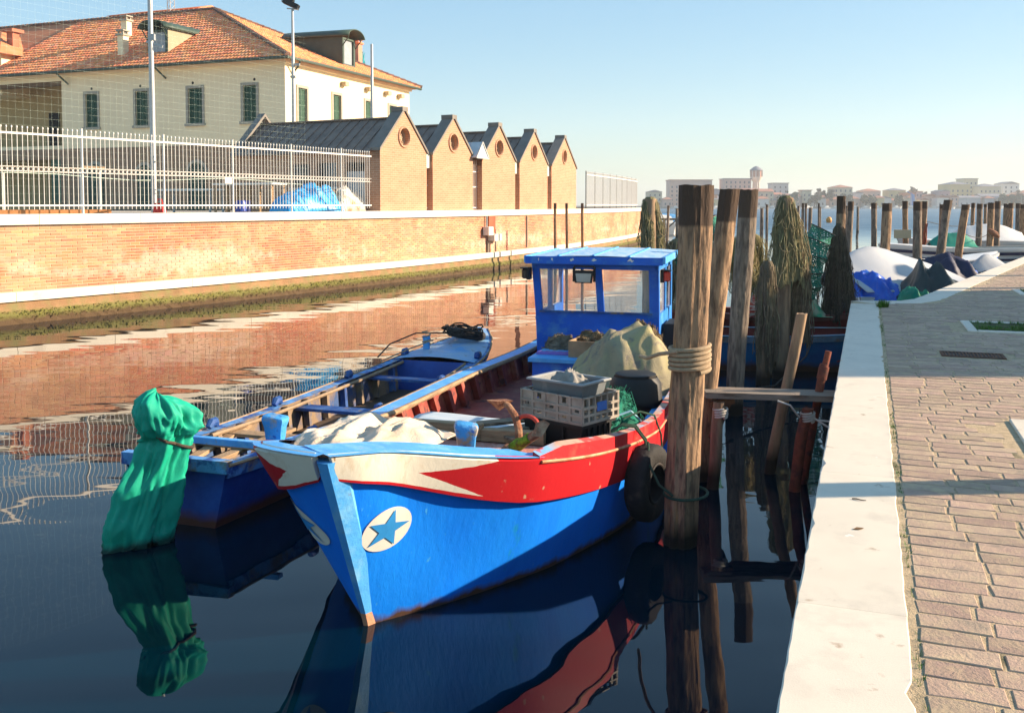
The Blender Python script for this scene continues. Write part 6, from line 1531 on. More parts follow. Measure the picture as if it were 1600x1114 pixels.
def house_window(a, b, z0, z1, left):
    w2, h2 = (b - a) / 2, z1 - z0
    wo = bpy.data.objects.new('window', None); COL.objects.link(wo); wo.parent = house
    wo.location = (0, (a + b) / 2, z0) if left else ((a + b) / 2, 0, z0); wo.rotation_euler = (0, 0, R(-90) if left else 0)
    # local: x along the wall, y inwards
    for x0, x1, y0, y1 in ((-w2 - .14, -w2, -.14, h2 + .14), (w2, w2 + .14, -.14, h2 + .14), (-w2, w2, h2, h2 + .14)):
        mb = MB(); mb.box(x0, x1, -.05, .03, y0, y1); mb.build('frame', M_STONE2, wo)
    mb = MB(); mb.box(-w2 - .2, w2 + .2, -.12, .04, -.145, -.002); mb.build('sill', M_STONE2, wo)
    for s_ in (-1, 1):
        sh = MB(); x0, x1 = (-w2 + .01, -.006) if s_ < 0 else (.006, w2 - .01)
        for p in ((x0, x0 + .05, .02, h2 - .02), (x1 - .05, x1, .02, h2 - .02)): sh.box(p[0], p[1], .07, .11, p[2], p[3])
        for zz in (.02, h2 / 2 - .03, h2 - .09): sh.box(x0 + .05, x1 - .05, .07, .11, zz, zz + .07)
        so_ = sh.build('shutter', M_SHUT, wo)
        ls = MB(); ls.add([(x0 + .05, .075, 0), (x1 - .05, .075, 0), (x1 - .05, .105, .055), (x0 + .05, .105, .055)], [(0, 1, 2, 3)]); ls.add([(x0 + .05, .075, -.006), (x1 - .05, .075, -.006), (x1 - .05, .075, 0), (x0 + .05, .075, 0)], [(0, 1, 2, 3)])
        lme = ls.mesh('louvre', M_SHUT)
        nl = 24
        for j in range(nl): obj('louvre', lme, so_, (0, 0, .10 + j * (h2 - .2) / nl))
    mb = MB(); mb.box(-w2, w2, .13, .15, 0, h2); mb.build('backing', M_DARKIN, wo)
for a, b, z0, z1 in win_l: house_window(a, b, z0 - BZ, z1 - BZ, True)
for a, b in win_r: house_window(a, b, 6.98 - BZ, 8.78 - BZ, False)
for a, b in ((12.2, 13.4), (8.75, 9.75), (5.1, 6.25)):
    wo = bpy.data.objects.new('arched_door', None); COL.objects.link(wo); wo.parent = house; wo.location = (-.045, (a + b) / 2, 0); r_ = (b - a) / 2; hz = 2.0
    arc = [(r_ * math.cos(t_), hz + r_ * math.sin(t_)) for t_ in np.linspace(0, math.pi, 14)]
    mb = MB(); mb.prism([(-.02, r_, .0)] + [(-.02, x, z) for x, z in arc] + [(-.02, -r_, 0)], (.05, 0, 0)); mb.build('door_leaf', mat('dark green door', (.02, .055, .04), rough=.6, bump=.1), wo)
    mb = MB()
    for (x, z), (x2, z2_) in zip(arc, arc[1:]):
        k = 1 + .16 / r_; mb.prism([(-.05, x, z), (-.05, x2, z2_), (-.05, x2 * k, hz + (z2_ - hz) * k), (-.05, x * k, hz + (z - hz) * k)], (.09, 0, 0))
    mb.build('arch', M_STONE2, wo)
# cornice, gutter, brackets, vents
mb = MB(); mb.box(-.16, -.002, -.16, LY, EV - .28, EV - .06); mb.box(-.002, LX + .1, -.16, -.002, EV - .28, EV - .06); mb.build('cornice', M_CREAM, house)
mb = MB(); mb.tube([(-.62, LY, EV - .10), (-.62, -.62, EV - .10), (LX + .5, -.62, EV - .10)], .085, 8); mb.build('gutter', mat('green gutter', (.05, .075, .055), rough=.5, bump=.1), house)
for (x, y, e) in ((-.60, 15.0, (-.05, 14.6)), (-.60, 8.0, (-.05, 7.6)), (.5, -.6, None)):
    mb = MB()
    if e: mb.tube([(x, y, EV - .14), (x * .8, y - .1, EV - .3), (e[0] - .06, e[1], EV - .75)], .05, 8)
    else: mb.tube([(x, y, EV - .14), (x + .1, y * .7, EV - .4), (x + .12, -.06, EV - .75)], .05, 8)
    mb.build('downpipe', MATS['green gutter'], house)
for y in (1.9, 5.9, 9.5, 13.0): mb = MB(); mb.tube([(-.01, y, EV - 1.05), (.0, y, EV - 1.05)], .075, 10); mb.build('vent', M_DARKIN, house)
for x in (5.6, 8.3, 10.6, 12.3): mb = MB(); mb.box(x - .2, x + .2, -.32, -.02, EV - .85, EV - .62); mb.build('wall_lamp' if x > 6 else 'wall_unit', mat('beige unit', (.40, .33, .22), bump=.1), house)
# roof: base planes with individual tiles laid in courses
OV = .62; RXm, RY0, RY1, RZ = LX / 2, 9.87, 24.0, 14.62 - BZ
corn = [(-OV, -OV), (LX + OV, -OV), (LX + OV, LY + OV), (-OV, LY + OV)]
ez = EV - .04
mb = MB()
mb.add([(-OV, -OV, ez), (LX + OV, -OV, ez), (LX + OV, LY, ez), (-OV, LY, ez), (RXm, RY0, RZ), (RXm, LY, RZ)], [(0, 1, 4), (3, 0, 4, 5), (1, 2, 5, 4)])
mb.add([(-OV, -OV, ez - .05), (LX + OV, -OV, ez - .05), (LX + OV, LY, ez - .05), (-OV, LY, ez - .05)], [(3, 2, 1, 0)])
roof_h = mb.build('roof', mat('roof underlay', (.60, .22, .10), rough=.95, var=.2, bump=.3), house)
def tile_plane(P0, ex, up, width, lim, name):
    """P0 eave corner, ex unit vector along the eave, up unit vector up the slope; lim(u) -> (v0, v1) slope extent"""
    mb = MB(); P0, ex, up = Vector(P0), Vector(ex), Vector(up); nr_ = ex.cross(up).normalized(); nr_ = nr_ if nr_.z > 0 else -nr_
    pitch, course = .23, .40; rr = random.Random(len(name) + int(width * 10))
    nu = int(width / pitch)
    for i in range(nu):
        u = (i + .5) * pitch; v0, v1 = lim(u); v = v0
        while v < v1 - .05:
            e = min(v1, v + course * 1.12); h0, h1 = .075 + rr.uniform(-.01, .012), .035; ju = rr.uniform(-.012, .012)
            ring = []
            for vv, hh in ((v, h0), (e, h1)):
                for du, k in ((-.105, 0.0), (-.06, .8), (0, 1.0), (.06, .8), (.105, 0.0)): ring.append(P0 + ex * (u + du + ju) + up * vv + nr_ * (hh * k + (.015 if vv == v else .004)))
            mb.add(ring, [(0, 1, 6, 5), (1, 2, 7, 6), (2, 3, 8, 7), (3, 4, 9, 8), (0, 4, 3, 2, 1)]); v += course
    return mb.build(name, M_TILE, roof_h, smooth=60, kind='stuff')
upL = Vector((RXm + OV, 0, RZ - ez)); slL = upL.length; upL.normalize()
tile_plane((-OV, -OV, ez), (0, 1, 0), upL, 21.5, lambda u: (0, slL * min(1, u / (RY0 + OV))), 'tiles')
upR = Vector((0, RY0 + OV, RZ - ez)); slR = upR.length; upR.normalize(); wR = LX + 2 * OV
tile_plane((-OV, -OV, ez), (1, 0, 0), upR, wR, lambda u: (0, slR * min(1, u / (RXm + OV), (wR - u) / (RXm + OV))), 'tiles')
for p, q_ in (((-OV, -OV, ez), (RXm, RY0, RZ)), ((LX + OV, -OV, ez), (RXm, RY0, RZ)), ((RXm, RY0, RZ), (RXm, LY, RZ))):
    mb = MB(); P, Q = Vector(p), Vector(q_); n_ = int((Q - P).length / .38)
    for i in range(n_): a, b = P.lerp(Q, i / n_), P.lerp(Q, (i + 1.1) / n_); mb.tube([a + Vector((0, 0, .05)), b + Vector((0, 0, .04))], [.15, .12], 8)
    mb.build('ridge_tiles', mat('ridge tile', (.20, .12, .085), rough=.9, var=.3, rnd=.2, bump=.3), roof_h, kind='stuff')
def chimney(x, y, h, w_, m, cap):
    z = (ez + (RZ - ez) * min((x + OV) / (RXm + OV), (y + OV) / (RY0 + OV))) - .2
    c = bpy.data.objects.new('chimney', None); COL.objects.link(c); c.parent = house; c.location = (x, y, z)
    mb = MB(); mb.box(-w_ / 2, w_ / 2, -w_ / 2, w_ / 2, 0, h); mb.build('stack', m, c)
    mb = MB(); mb.box(-w_ / 2 - .08, w_ / 2 + .08, -w_ / 2 - .08, w_ / 2 + .08, h + .002, h + .10)
    for sx, sy2 in ((-1, -1), (1, -1), (1, 1), (-1, 1)): mb.box(sx * w_ * .38 - .04, sx * w_ * .38 + .04, sy2 * w_ * .38 - .04, sy2 * w_ * .38 + .04, h + .10, h + .26)
    mb.box(-w_ / 2 - .06, w_ / 2 + .06, -w_ / 2 - .06, w_ / 2 + .06, h + .26, h + .33); mb.build('cap', cap, c)
chimney(3.4, 13.6, 1.2, .42, M_CREAM, M_STONE2); chimney(1.0, 11.6, 1.25, .42, M_CREAM, M_STONE2); chimney(12.6, 3.2, 1.4, .5, mat('chimney brick', (.45, .25, .18), rough=.9, var=.2, bump=.3), M_TILE)
M_GRF = mat('green metal roof', (.045, .075, .055), rough=.5, var=.2, bump=.15)
def dormer(x, y, rz, cheek):
    d = bpy.data.objects.new('dormer', None); COL.objects.link(d); d.parent = house; d.location = (x, y, EV + .45); d.rotation_euler = (0, 0, rz)
    w2, L_, h2 = .72, 4.2, 1.65       # local: faces -x, runs back along +x
    mb = MB()
    for s_ in (-1, 1): mb.prism([(0, s_ * w2, 0), (L_, s_ * w2, h2 + .3), (0, s_ * w2, h2)], (0, -s_ * .06, 0))
    mb.build('cheek', cheek, d)
    mb = MB(); holed(mb, 'x', 0, -w2, w2, 0, h2, [(-w2 + .2, w2 - .2, .15, h2 - .1)], .12, 1); mb.build('front', M_GRF, d)
    mb = MB(); mb.poly([(.1, -w2 + .2, .15), (.1, w2 - .2, .15), (.1, w2 - .2, h2 - .1), (.1, -w2 + .2, h2 - .1)]); mb.build('pane', mat('dormer glass', (.30, .33, .36), rough=.2, bump=.05), d)
    mb = MB(); mb.grid(lambda a, b: (-.55 + (L_ + .4) * a, math.cos(b * math.pi) * (w2 + .16), h2 + .02 + .42 * math.sin(b * math.pi) + .06 * a), 6, 14); o = mb.build('curved_roof', M_GRF, d, smooth=60); o.modifiers.new('thickness', 'SOLIDIFY').thickness = .06
    for s_ in (-1, 1): mb = MB(); mb.tube([(0, s_ * w2, h2 - .5), (-.35, s_ * w2, h2 - .1), (-.42, s_ * w2, h2 + .05)], .035, 6); mb.build('bracket', M_GRF, d, smooth=True)
dormer(.75, 8.9, 0, mat('tan cheek', (.34, .30, .20), rough=.8, var=.1, bump=.1)); dormer(RXm + .3, .5, R(90), M_GRF)
# raised attic block and lattice mast on the roof, wing at the far left
ab = thing('attic_block', 'low cream attic block with tiled roof rising behind the main ridge', 'building', HC, hA)
mb = MB(); mb.box(8.5, 12, 12.5, 19.5, EV, 15.2 - BZ); mb.build('wall', M_CREAM, ab)
mb = MB(); mb.add([(8.2, 12.2, 15.2 - BZ), (12.3, 12.2, 15.2 - BZ), (12.3, 19.8, 15.2 - BZ), (8.2, 19.8, 15.2 - BZ), (10.2, 12.8, 15.75 - BZ), (10.2, 19.2, 15.75 - BZ)], [(0, 1, 4), (1, 2, 5, 4), (2, 3, 5), (3, 0, 4, 5), (3, 2, 1, 0)]); mb.build('roof', M_TILE, ab)
lm = thing('lattice_mast', 'thin lattice antenna mast rising from the house roof', 'mast', HC + Vector((.3681 * 8.1 - .9298 * 14.4, .9298 * 8.1 + .3681 * 14.4, 11.6)), hA)
mb = MB()
for sx, sy2 in ((-.2, -.2), (.2, -.2), (0, .2)): mb.tube([(sx, sy2, 0), (sx, sy2, 4.5)], .03, 5)
mb.build('legs', M_GREYW, lm)
mb = MB()
for j in range(11):
    z = j * .4
    for (a, b), (c_, d_) in (((-.2, -.2), (.2, -.2)), ((.2, -.2), (0, .2)), ((0, .2), (-.2, -.2))): mb.beam((a, b, z), (c_, d_, z + .4), .02, .02)
mb.build('bracing', M_GREYW, lm)
wg = thing('house_wing', 'tiled wing roof at the far left edge beside the cream house', 'building', HC, hA)
mb = MB(); mb.box(.6, 8, 20.6, 29, EV - 1, 11.6 - BZ); mb.build('wall', M_CREAM, wg)
mb = MB(); mb.add([(0, 20.0, 11.6 - BZ), (8.6, 20.0, 11.6 - BZ), (8.6, 29.6, 11.6 - BZ), (0, 29.6, 11.6 - BZ), (4.3, 24.8, 13.9 - BZ)], [(0, 1, 4), (1, 2, 4), (2, 3, 4), (3, 0, 4), (3, 2, 1, 0)]); mb.build('roof', M_TILE, wg)
mb = MB(); mb.box(2.4, 2.9, 21.7, 22.2, 11.9 - BZ, 13.3 - BZ); mb.box(2.2, 3.1, 21.5, 22.4, 13.31 - BZ, 13.5 - BZ); mb.build('chimney', mat('red chimney', (.42, .15, .09), rough=.9, var=.2, bump=.2), wg)

# ---- masts, netting and clutter in the yard
M_GALV = mat('galvanised steel', (0.42, 0.43, 0.43), rough=.45, var=.1, scale=8, metal=.4, bump=.05)
t = thing('lighting_mast', 'tall grey mast rising out of the top of the picture behind the fence', 'mast', (-9.42, 25.3, BZ), 0, 'steel masts of the playing yard')
mb = MB(); mb.tube([(0, 0, 0), (0, 0, 3), (-.02, 0, 8.2)], [.075, .07, .055], 12); mb.build('pole', M_GALV, t, smooth=40)
mb = MB(); mb.beam((-.12, 0, 4.55), (.30, 0, 4.42), .05, .06); mb.box(-.06, .10, -.06, .06, 4.58, 4.74); mb.build('crossarm', M_GALV, t)
def flood_mast(label, x, y, h, lamp, rz=0):
    t = thing('lighting_mast', label, 'mast', (x, y, BZ), rz, 'steel masts of the playing yard')
    mb = MB(); mb.tube([(0, 0, 0), (0, 0, h * .5), (0, 0, h)], [.10, .085, .06], 10); mb.build('pole', M_GALV, t, smooth=40)
    if lamp:
        mb = MB(); mb.beam((-.25, 0, h + .02), (.25, 0, h - .02), .06, .05); mb.build('crossarm', M_GALV, t)
        M_ = Matrix.Translation((-.05, 0, h + .22)) @ Matrix.Rotation(R(25), 4, 'Y')
        mb = MB(); mb.box(-.36, .36, -.2, .2, -.12, .10, M_); mb.box(-.30, .05, -.16, .16, .102, .22, M_); mb.build('lamp_case', M_BLACK, t)
        mb = MB(); mb.box(-.42, -.362, -.18, .18, -.10, .09, M_); mb.build('lamp_glass', M_GREYW, t)
        mb = MB(); mb.box(-.12, .12, -.1, .1, h - 3.1, h - 3.0); mb.box(.06, .30, -.05, .05, h - 2.55, h - 2.45); mb.build('fitting', M_GREYW, t)
flood_mast('floodlight mast standing in front of the house corner', -9.95, 44.0, 9.15, True)
flood_mast('bare thin mast in front of the sunlit house side', -6.66, 46.0, 7.9, False)
# sports netting stretched behind the fence
nt_ = MB(); r_ = .0006
s0, s1 = s_at_y(18), s_at_y(30.0); NO = -1.8
ss = np.arange(s0, s1, .18); zs = np.arange(2.5, 7.9, .18)
for s in ss: p = wp(s, NO, 0); nt_.box(p.x - r_, p.x + r_, p.y - r_, p.y + r_, 2.4, 7.9)
hs_ = np.linspace(s0, s1, 14)
for z in zs:
    for a, b in zip(hs_, hs_[1:]): nt_.beam(wp(a, NO, z), wp(b, NO, z), .0012, .0012)
for z in (3.3,): nt_.tube([wp(s, NO, z + .06 * math.sin(s)) for s in hs_], .008, 5)
o = tag(nt_.build('sports_netting', mat('net cord', (.62, .74, .62), rough=.8, bump=0)), 'fine green sports netting hanging behind the white fence', 'netting'); o['kind'] = 'stuff'
def yard_pos(px, Y): return Vector(((px - 800) / 1500 * Y, Y, BZ))
t = thing('red_bin', 'red plastic bin standing behind the fence at the foot of the tall mast', 'bin', yard_pos(250, 25.0))
mb = MB(); mb.add([(-.14, -.14, 0), (.14, -.14, 0), (.14, .14, 0), (-.14, .14, 0), (-.10, -.10, .34), (.10, -.10, .34), (.10, .10, .34), (-.10, .10, .34)], [(0, 1, 5, 4), (1, 2, 6, 5), (2, 3, 7, 6), (3, 0, 4, 7), (4, 5, 6, 7)]); mb.build('body', mat('red plastic', (.62, .03, .02), rough=.4, bump=.05), t)
mb = MB(); mb.tube([(-.08, 0, .34), (-.05, 0, .44), (.05, 0, .44), (.08, 0, .34)], .014, 6); mb.build('handle', MATS['red plastic'], t)
M_BTARP = mat('bright blue tarp', (0.03, 0.32, 0.66), rough=.4, var=.12, scale=3, bump=.15, bscale=15, col2=(.08, .42, .72), s2=3)
wcloth('blue_tarpaulin', 'bright blue tarpaulin heaped behind the fence beside the first shed', 'tarpaulin', M_BTARP, *yard_pos(482, 30.2), 1.35, .6, .9, 3.0, rz=.9, n=34, peaks=[(.3, 0, .35, .7)])
wcloth('white_sack', 'white and tan sacks piled behind the right end of the fence', 'sacks', mat('white sacking', (.60, .55, .46), rough=.8, var=.2, scale=3, col2=(.38, .24, .12), s2=2.5, t2=.55, bump=.3), *yard_pos(540, 31.6), .75, .4, 1.1, 7.0, rz=1.0, n=30)
mb = MB(); mb.tube([(0, 0, 0), (0, 0, .35), (0, 0, .42)], [.16, .16, .13], 14); tag(mb.build('barrel', mat('navy plastic', (.02, .05, .28), rough=.4, bump=.05), smooth=40, loc=yard_pos(377, 27.2)), 'small navy blue drum behind the fence', 'drum')
mb = MB(); mb.tube([(0, 0, 0), (0, 0, .42)], [.09, .09], 12); tag(mb.build('barrel', mat('dark navy plastic', (.02, .03, .14), rough=.4, bump=.05), smooth=40, loc=yard_pos(387, 27.6)), 'slim dark blue drum right of the navy drum', 'drum')
for k, (px, Y, L_, h, lab) in enumerate([(65, 27.5, 4.6, 1.35, 'long trestle table behind the left part of the fence'), (390, 31.5, 2.6, 1.0, 'stack of pale timber frames before the red shed wall'), (300, 34, 2.6, .85, 'pale bench before the arched doorway')]):
    t = thing('trestle_table' if k != 1 else 'timber_rack', lab, 'table' if k != 1 else 'rack', yard_pos(px, Y), R(62))
    mb = MB(); mb.bevbox(-.35, .35, -L_ / 2, L_ / 2, h - .06, h, .005); mb.build('top', M_WHITE if k else M_PLANK, t)
    for sx in (-.3, .3):
        for sy2 in ((-1, 1) if k != 1 else (-1, -.6, -.2, .2, .6, 1)): mb = MB(); mb.box(sx - .03, sx + .03, sy2 * L_ * .46 - .03, sy2 * L_ * .46 + .03, 0, h - .062); mb.build('leg', M_WOOD if k == 1 else M_GREYW, t)
mb = MB(); mb.bevbox(-.06, .06, -1.6, 1.6, 0, .12, .005); tag(mb.build('orange_plank', mat('orange timber', (.50, .22, .08), rough=.8, var=.2, bump=.3), loc=yard_pos(60, 22.6) + Vector((0, 0, .06)), rot=(0, 0, R(-60))), 'long orange timber lying behind the fence at the far left', 'timber')
mb = MB(); mb.box(-.13, .13, -.005, .005, 0, .16); tag(mb.build('notice_plate', M_WHITE, loc=wp(s_at_y(25.9), -.27, 3.17), rot=(0, 0, R(60))), 'small white plate hung on the white fence', 'sign')

# ================================================================== RIGHT BANK beyond the frame: what casts the shade on the paving
qh = thing('quay_house', 'plain rendered house standing back from the quay, right of the view', 'house', (20.0, 10.1, .99))
mb = MB(); wl_ = [(1.2, 2.2, 1.0, 2.6), (4.0, 5.0, 1.0, 2.6), (6.6, 7.6, 0.0, 2.4), (1.2, 2.2, 3.9, 5.3), (4.0, 5.0, 3.9, 5.3), (6.6, 7.6, 3.9, 5.3)]
holed(mb, 'x', 0, 0, 8.6, 0, 6.2, wl_, .2, 1); mb.box(.25, 9, .02, 8.58, 0, 6.19); mb.poly([(0, 0, 0), (.25, 0, 0), (.25, 0, 6.2), (0, 0, 6.2)]); mb.poly([(0, 8.6, 0), (0, 8.6, 6.2), (.25, 8.6, 6.2), (.25, 8.6, 0)]); mb.build('wall', M_CREAM, qh)
for a, b, z0, z1 in wl_: mb = MB(); mb.box(.16, .2, a, b, z0, z1); mb.build('shutter' if z0 > 0 else 'door', M_SHUT, qh)
mb = MB(); mb.box(-.12, 9.1, -.05, 8.65, 6.21, 6.35); mb.build('parapet', M_WSTONE, qh)
def lamp_post(label, x, y, r, h):
    t = thing('lamp_post', label, 'lamp post', (x, y, .99), 0, 'iron lamp posts on the quay')
    mb = MB(); mb.tube([(0, 0, 0), (0, 0, .25), (0, 0, .3), (0, 0, h * .6), (0, 0, h)], [r * 1.6, r * 1.5, r * 1.05, r, r * .8], 14); mb.build('column', M_FDARK, t, smooth=40)
    mb = MB(); mb.tube([(0, 0, h), (0, 0, h + .1), (0, 0, h + .55), (0, 0, h + .7)], [.1, .2, .28, .05], 12); mb.build('lantern', M_GREYW, t, smooth=30)
lamp_post('nearest iron lamp post right of the view casting the band over the kerb', 6.2, 5.63, .135, 3.4)
lamp_post('iron lamp post beyond the quay house throwing the first far shadow band', 17.0, 18.9, .16, 3.4)
lamp_post('farthest iron lamp post throwing the second far shadow band', 19.0, 22.2, .16, 3.4)

# ================================================================== BOATS AND TARPS along the far quay
M_WHULL = mat('white boat gelcoat', (0.72, 0.70, 0.66), rough=.3, var=.05, scale=3, bump=.03)
M_NAVY = mat('navy stripe', (0.02, 0.025, 0.07), rough=.4, bump=.03)
M_GTARP = mat('pale grey tarp', (0.40, 0.42, 0.45), rough=.55, var=.06, scale=2, col2=(.46, .46, .46), s2=1.5, t2=.55, bump=.1, bscale=10)
M_BLTARP = mat('royal blue tarp', (0.012, 0.09, 0.50), rough=.35, var=.2, scale=4, col2=(.05, .22, .62), s2=4, t2=.62, bump=.3, bscale=10)
M_DPL = mat('dark green plastic', (0.022, 0.032, 0.030), rough=.4, var=.3, scale=4, bump=.3, bscale=12)
M_NVT = mat('navy tarp', (0.012, 0.016, 0.05), rough=.6, var=.3, scale=4, bump=.3, bscale=12)
def cover(name, label, m, x, y, rz, L_, w_, z_edge, prof, seed, sag=.05, n=30):
    """tarp stretched over a ridge: prof = [(t, ridge height)] along the boat"""
    mb = MB()
    def f(a, b):
        u = abs(b - .5) * 2; zr = hermite(prof, a); zz = z_edge + (zr - z_edge) * (1 - u ** 1.05) - sag * math.sin(u * math.pi) + .012 * nz(a * 5, b * 4, seed) + .025 * (1 - abs(nz(a * 9 + seed, b * 2)) * 2) * (1 - u)
        return ((b - .5) * w_ * (1 - .25 * abs(a - .5) ** 2 * 4), (a - .5) * L_, zz)
    mb.grid(f, n, n); o = mb.build(name, m, smooth='all', loc=(x, y, 0), rot=(0, 0, rz)); o.modifiers.new('thickness', 'SOLIDIFY').thickness = .01
    return tag(o, label, 'tarpaulin', 'tarpaulins on the moored boats')
small_boat('moored_boat', 'white rimmed boat under the pale grey tent tarp', (7.2, 20.9, 0), R(-62), 5.2, .85, [(0, .62), (2.5, .58), (5.2, .8)], M_WHULL, M_WHULL, M_WOOD)
cover('grey_tarpaulin', 'pale grey tent tarp peaked over the boat at the kerb corner', M_GTARP, 9.15, 22.3, R(-62), 4.4, 2.3, .72, [(0, 1.35), (.22, 1.66), (.5, 1.40), (.8, 1.05), (1, .75)], 1.0)
wcloth('blue_tarpaulin', 'crinkled royal blue tarp hanging at the near end of the grey tent tarp', 'tarpaulin', M_BLTARP, 7.75, 20.95, .35, .80, .5, .70, 4.0, rz=-.35, n=44, peaks=[(0, .2, .25, 1.2)])
small_boat('moored_boat', 'low dark boat carrying the dark plastic heap beside the kerb', (7.9, 19.5, 0), R(-50), 3.6, .6, [(0, .5), (1.8, .46), (3.6, .6)], M_DARKIN, M_WOOD, M_WOOD)
wcloth('plastic_sheet', 'dark green plastic sheet heaped beside the kerb corner post', 'plastic sheet', M_DPL, 9.15, 20.45, .5, 1.0, .62, .60, 9.0, rz=-.75, n=40, peaks=[(-.35, 0, .50, .8)])
wcloth('green_sheet', 'small bright green sheet under the dark plastic heap', 'plastic sheet', mat('green sheet', (.01, .20, .11), rough=.6, var=.2, bump=.3), 8.42, 20.0, .48, .4, .3, .5, 3.0, rz=-.6, n=24)
wcloth('navy_tarpaulin', 'rounded navy tarp between two posts behind the dark plastic heap', 'tarpaulin', M_NVT, 10.75, 23.6, .45, .95, .7, .55, 12.0, rz=-.7, n=36, peaks=[(-.1, 0, .55, 1.1)])
wcloth('black_tarpaulin', 'low black tarp right of the navy tarp along the kerb', 'tarpaulin', M_DPL, 12.2, 25.3, .45, 1.1, .6, .55, 14.0, rz=-.75, n=36)
wcloth('blue_scrap', 'small blue scrap of tarp between navy and black tarps', 'tarpaulin', M_BLTARP, 11.55, 24.4, .75, .3, .25, .35, 15.0, rz=-.75, n=20)
small_boat('moored_boat', 'white boat with a flat pale cover behind the navy tarp', (10.6, 28.2, 0), R(-68), 5.0, .8, [(0, .95), (2.5, .9), (5, 1.1)], M_BLTARP, M_WHULL, M_WOOD, deck=.6)
cover('grey_tarpaulin', 'small grey cone shaped tarp near the far kerb', mat('mid grey tarp', (.34, .36, .38), rough=.6, var=.1, bump=.2), 14.25, 28.6, R(-60), 1.9, 1.5, .62, [(0, .7), (.4, 1.12), (1, .7)], 5.0)
mt, HM = small_boat('motorboat', 'white motorboat with two navy stripes behind the right-hand posts', (18.3, 33.0, 0), R(88), 5.6, .95, [(0, 1.15), (3, 1.12), (5.6, 1.25)], M_WHULL, M_WHULL, M_WHULL, deck=.5, ww=.85)
for s_ in (1, -1):
    for z0, z1 in ((.92, 1.02), (.72, .80)):
        mb = MB(); HM.band(mb, s_, lambda q: z1 * HM.G(q, 1).z / 1.15, lambda q: z0 * HM.G(q, 1).z / 1.15, out=.036 if z0 > .9 else .006, nz_=1); mb.build('stripe', M_NAVY, mt)
cover('green_canvas', 'green canvas cover arched over the motorboat', mat('canvas green', (.0, .20, .135), rough=.6, var=.15, bump=.1), 15.2, 33.2, R(88), 1.5, 1.2, 1.15, [(0, 1.35), (.3, 1.62), (.7, 1.6), (1, 1.3)], 2.0)
small_boat('motorboat', 'second white motorboat behind the first, under white canvas', (20.6, 37.5, 0), R(86), 5.4, 1.0, [(0, 1.2), (3, 1.15), (5.4, 1.3)], M_WHULL, M_WHULL, M_WHULL, deck=.5)
cover('white_canvas', 'white canvas cover on the second motorboat', M_WHULL, 18.4, 37.6, R(86), 3.0, 1.7, 1.2, [(0, 1.5), (.35, 1.85), (.7, 1.75), (1, 1.25)], 7.0)
small_boat('motorboat', 'low white boat bow poking out by the post with red cord', (15.4, 31.2, 0), R(80), 3.8, .7, [(0, .7), (2, .68), (3.8, .8)], M_WHULL, M_WHULL, M_WOOD)
t = thing('boat_rail', 'small white curved handrail beside the dark plastic heap', 'handrail', (9.75, 22.6, .55), .4)
for k in range(3): mb = MB(); mb.tube([(.16 * math.cos(a), k * .12, .30 * math.sin(a)) for a in np.linspace(0, math.pi, 12)], .022, 6); mb.build('hoop', M_WHULL, t, smooth=True)
mb = MB(); mb.bevbox(-.02, .02, -.3, .3, 0, .32, .005); tag(mb.build('board_sign', mat('bare board', (.55, .40, .24), rough=.8, bump=.2), loc=(14.55, 35.75, 1.35), rot=(0, .12, R(80))), 'square pale board nailed to a post behind the grey tarp boat', 'board')
mb = MB(); rr = random.Random(5)
for k in range(5): mb.tube([(rr.uniform(-.1, .1), -.12, 1.85 - .35 * j + rr.uniform(-.05, .05)) for j in range(5)], .022, 5)
tag(mb.build('rope', mat('red cord', (.40, .08, .03), rough=.8, bump=.3), loc=(15.85, 36.95, 0)), 'red cord hanging on the post near the motorboat bow', 'rope')
lump_o = MB(); lump_o.tube([(-.16, -.14, 1.72), (-.05, -.16, 1.66), (.12, -.16, 1.55), (.24, -.12, 1.46)], [.05, .09, .10, .05], 8)
tag(lump_o.build('rope_bundle', mat('brown bundle', (.26, .12, .07), rough=.9, bump=.6), smooth=True, loc=(16.95, 34.0, 0)), 'brown rope bundle tied to a post by the striped hull', 'rope')
for k, (x0, y0, x1, y1, z) in enumerate([(14.9, 34.5, 20.5, 41.5, 2.0), (13.4, 28.5, 18.4, 36.5, 1.75)]):
    mb = MB(); mb.tube([(x0 + (x1 - x0) * a, y0 + (y1 - y0) * a, z - .25 * math.sin(a * math.pi)) for a in np.linspace(0, 1, 12)], .012, 5); tag(mb.build('rope', M_DROPE, smooth=True), ['far slack rope strung between the right-hand posts', 'near slack rope strung before the motorboat'][k], 'rope')

# ================================================================== FAR SHORE
fs_ = MB(); fs_.add([(-200, 640, 1.2), (1600, 640, 1.2), (1600, 1700, 1.2), (-200, 1700, 1.2), (-200, 640, -3), (1600, 640, -3)], [(0, 1, 2, 3), (4, 5, 1, 0)])
struct(fs_.build('far_shore', mat('far shore ground', (.30, .28, .24), rough=.95, var=.2, scale=.05, bump=0)))
FD = 660.0
def fx(px): return (px - 800) / 1500 * FD
def fz(py): return 2.6 + (320 - py) / 1500 * FD
M_WIN = mat('far window', (.10, .11, .13), rough=.4, bump=0)
M_GROOF = mat('grey far roof', (.22, .22, .25), rough=.8, var=.1, bump=0); M_RROOF = mat('red far roof', (.40, .17, .11), rough=.9, var=.15, scale=.3, bump=0)
pal = {'cream': (.62, .54, .38), 'pink': (.58, .40, .33), 'yellow': (.62, .50, .25), 'white': (.68, .66, .62), 'orange': (.60, .26, .13), 'mauve': (.42, .33, .36), 'grey': (.45, .45, .46), 'blue': (.45, .52, .62)}
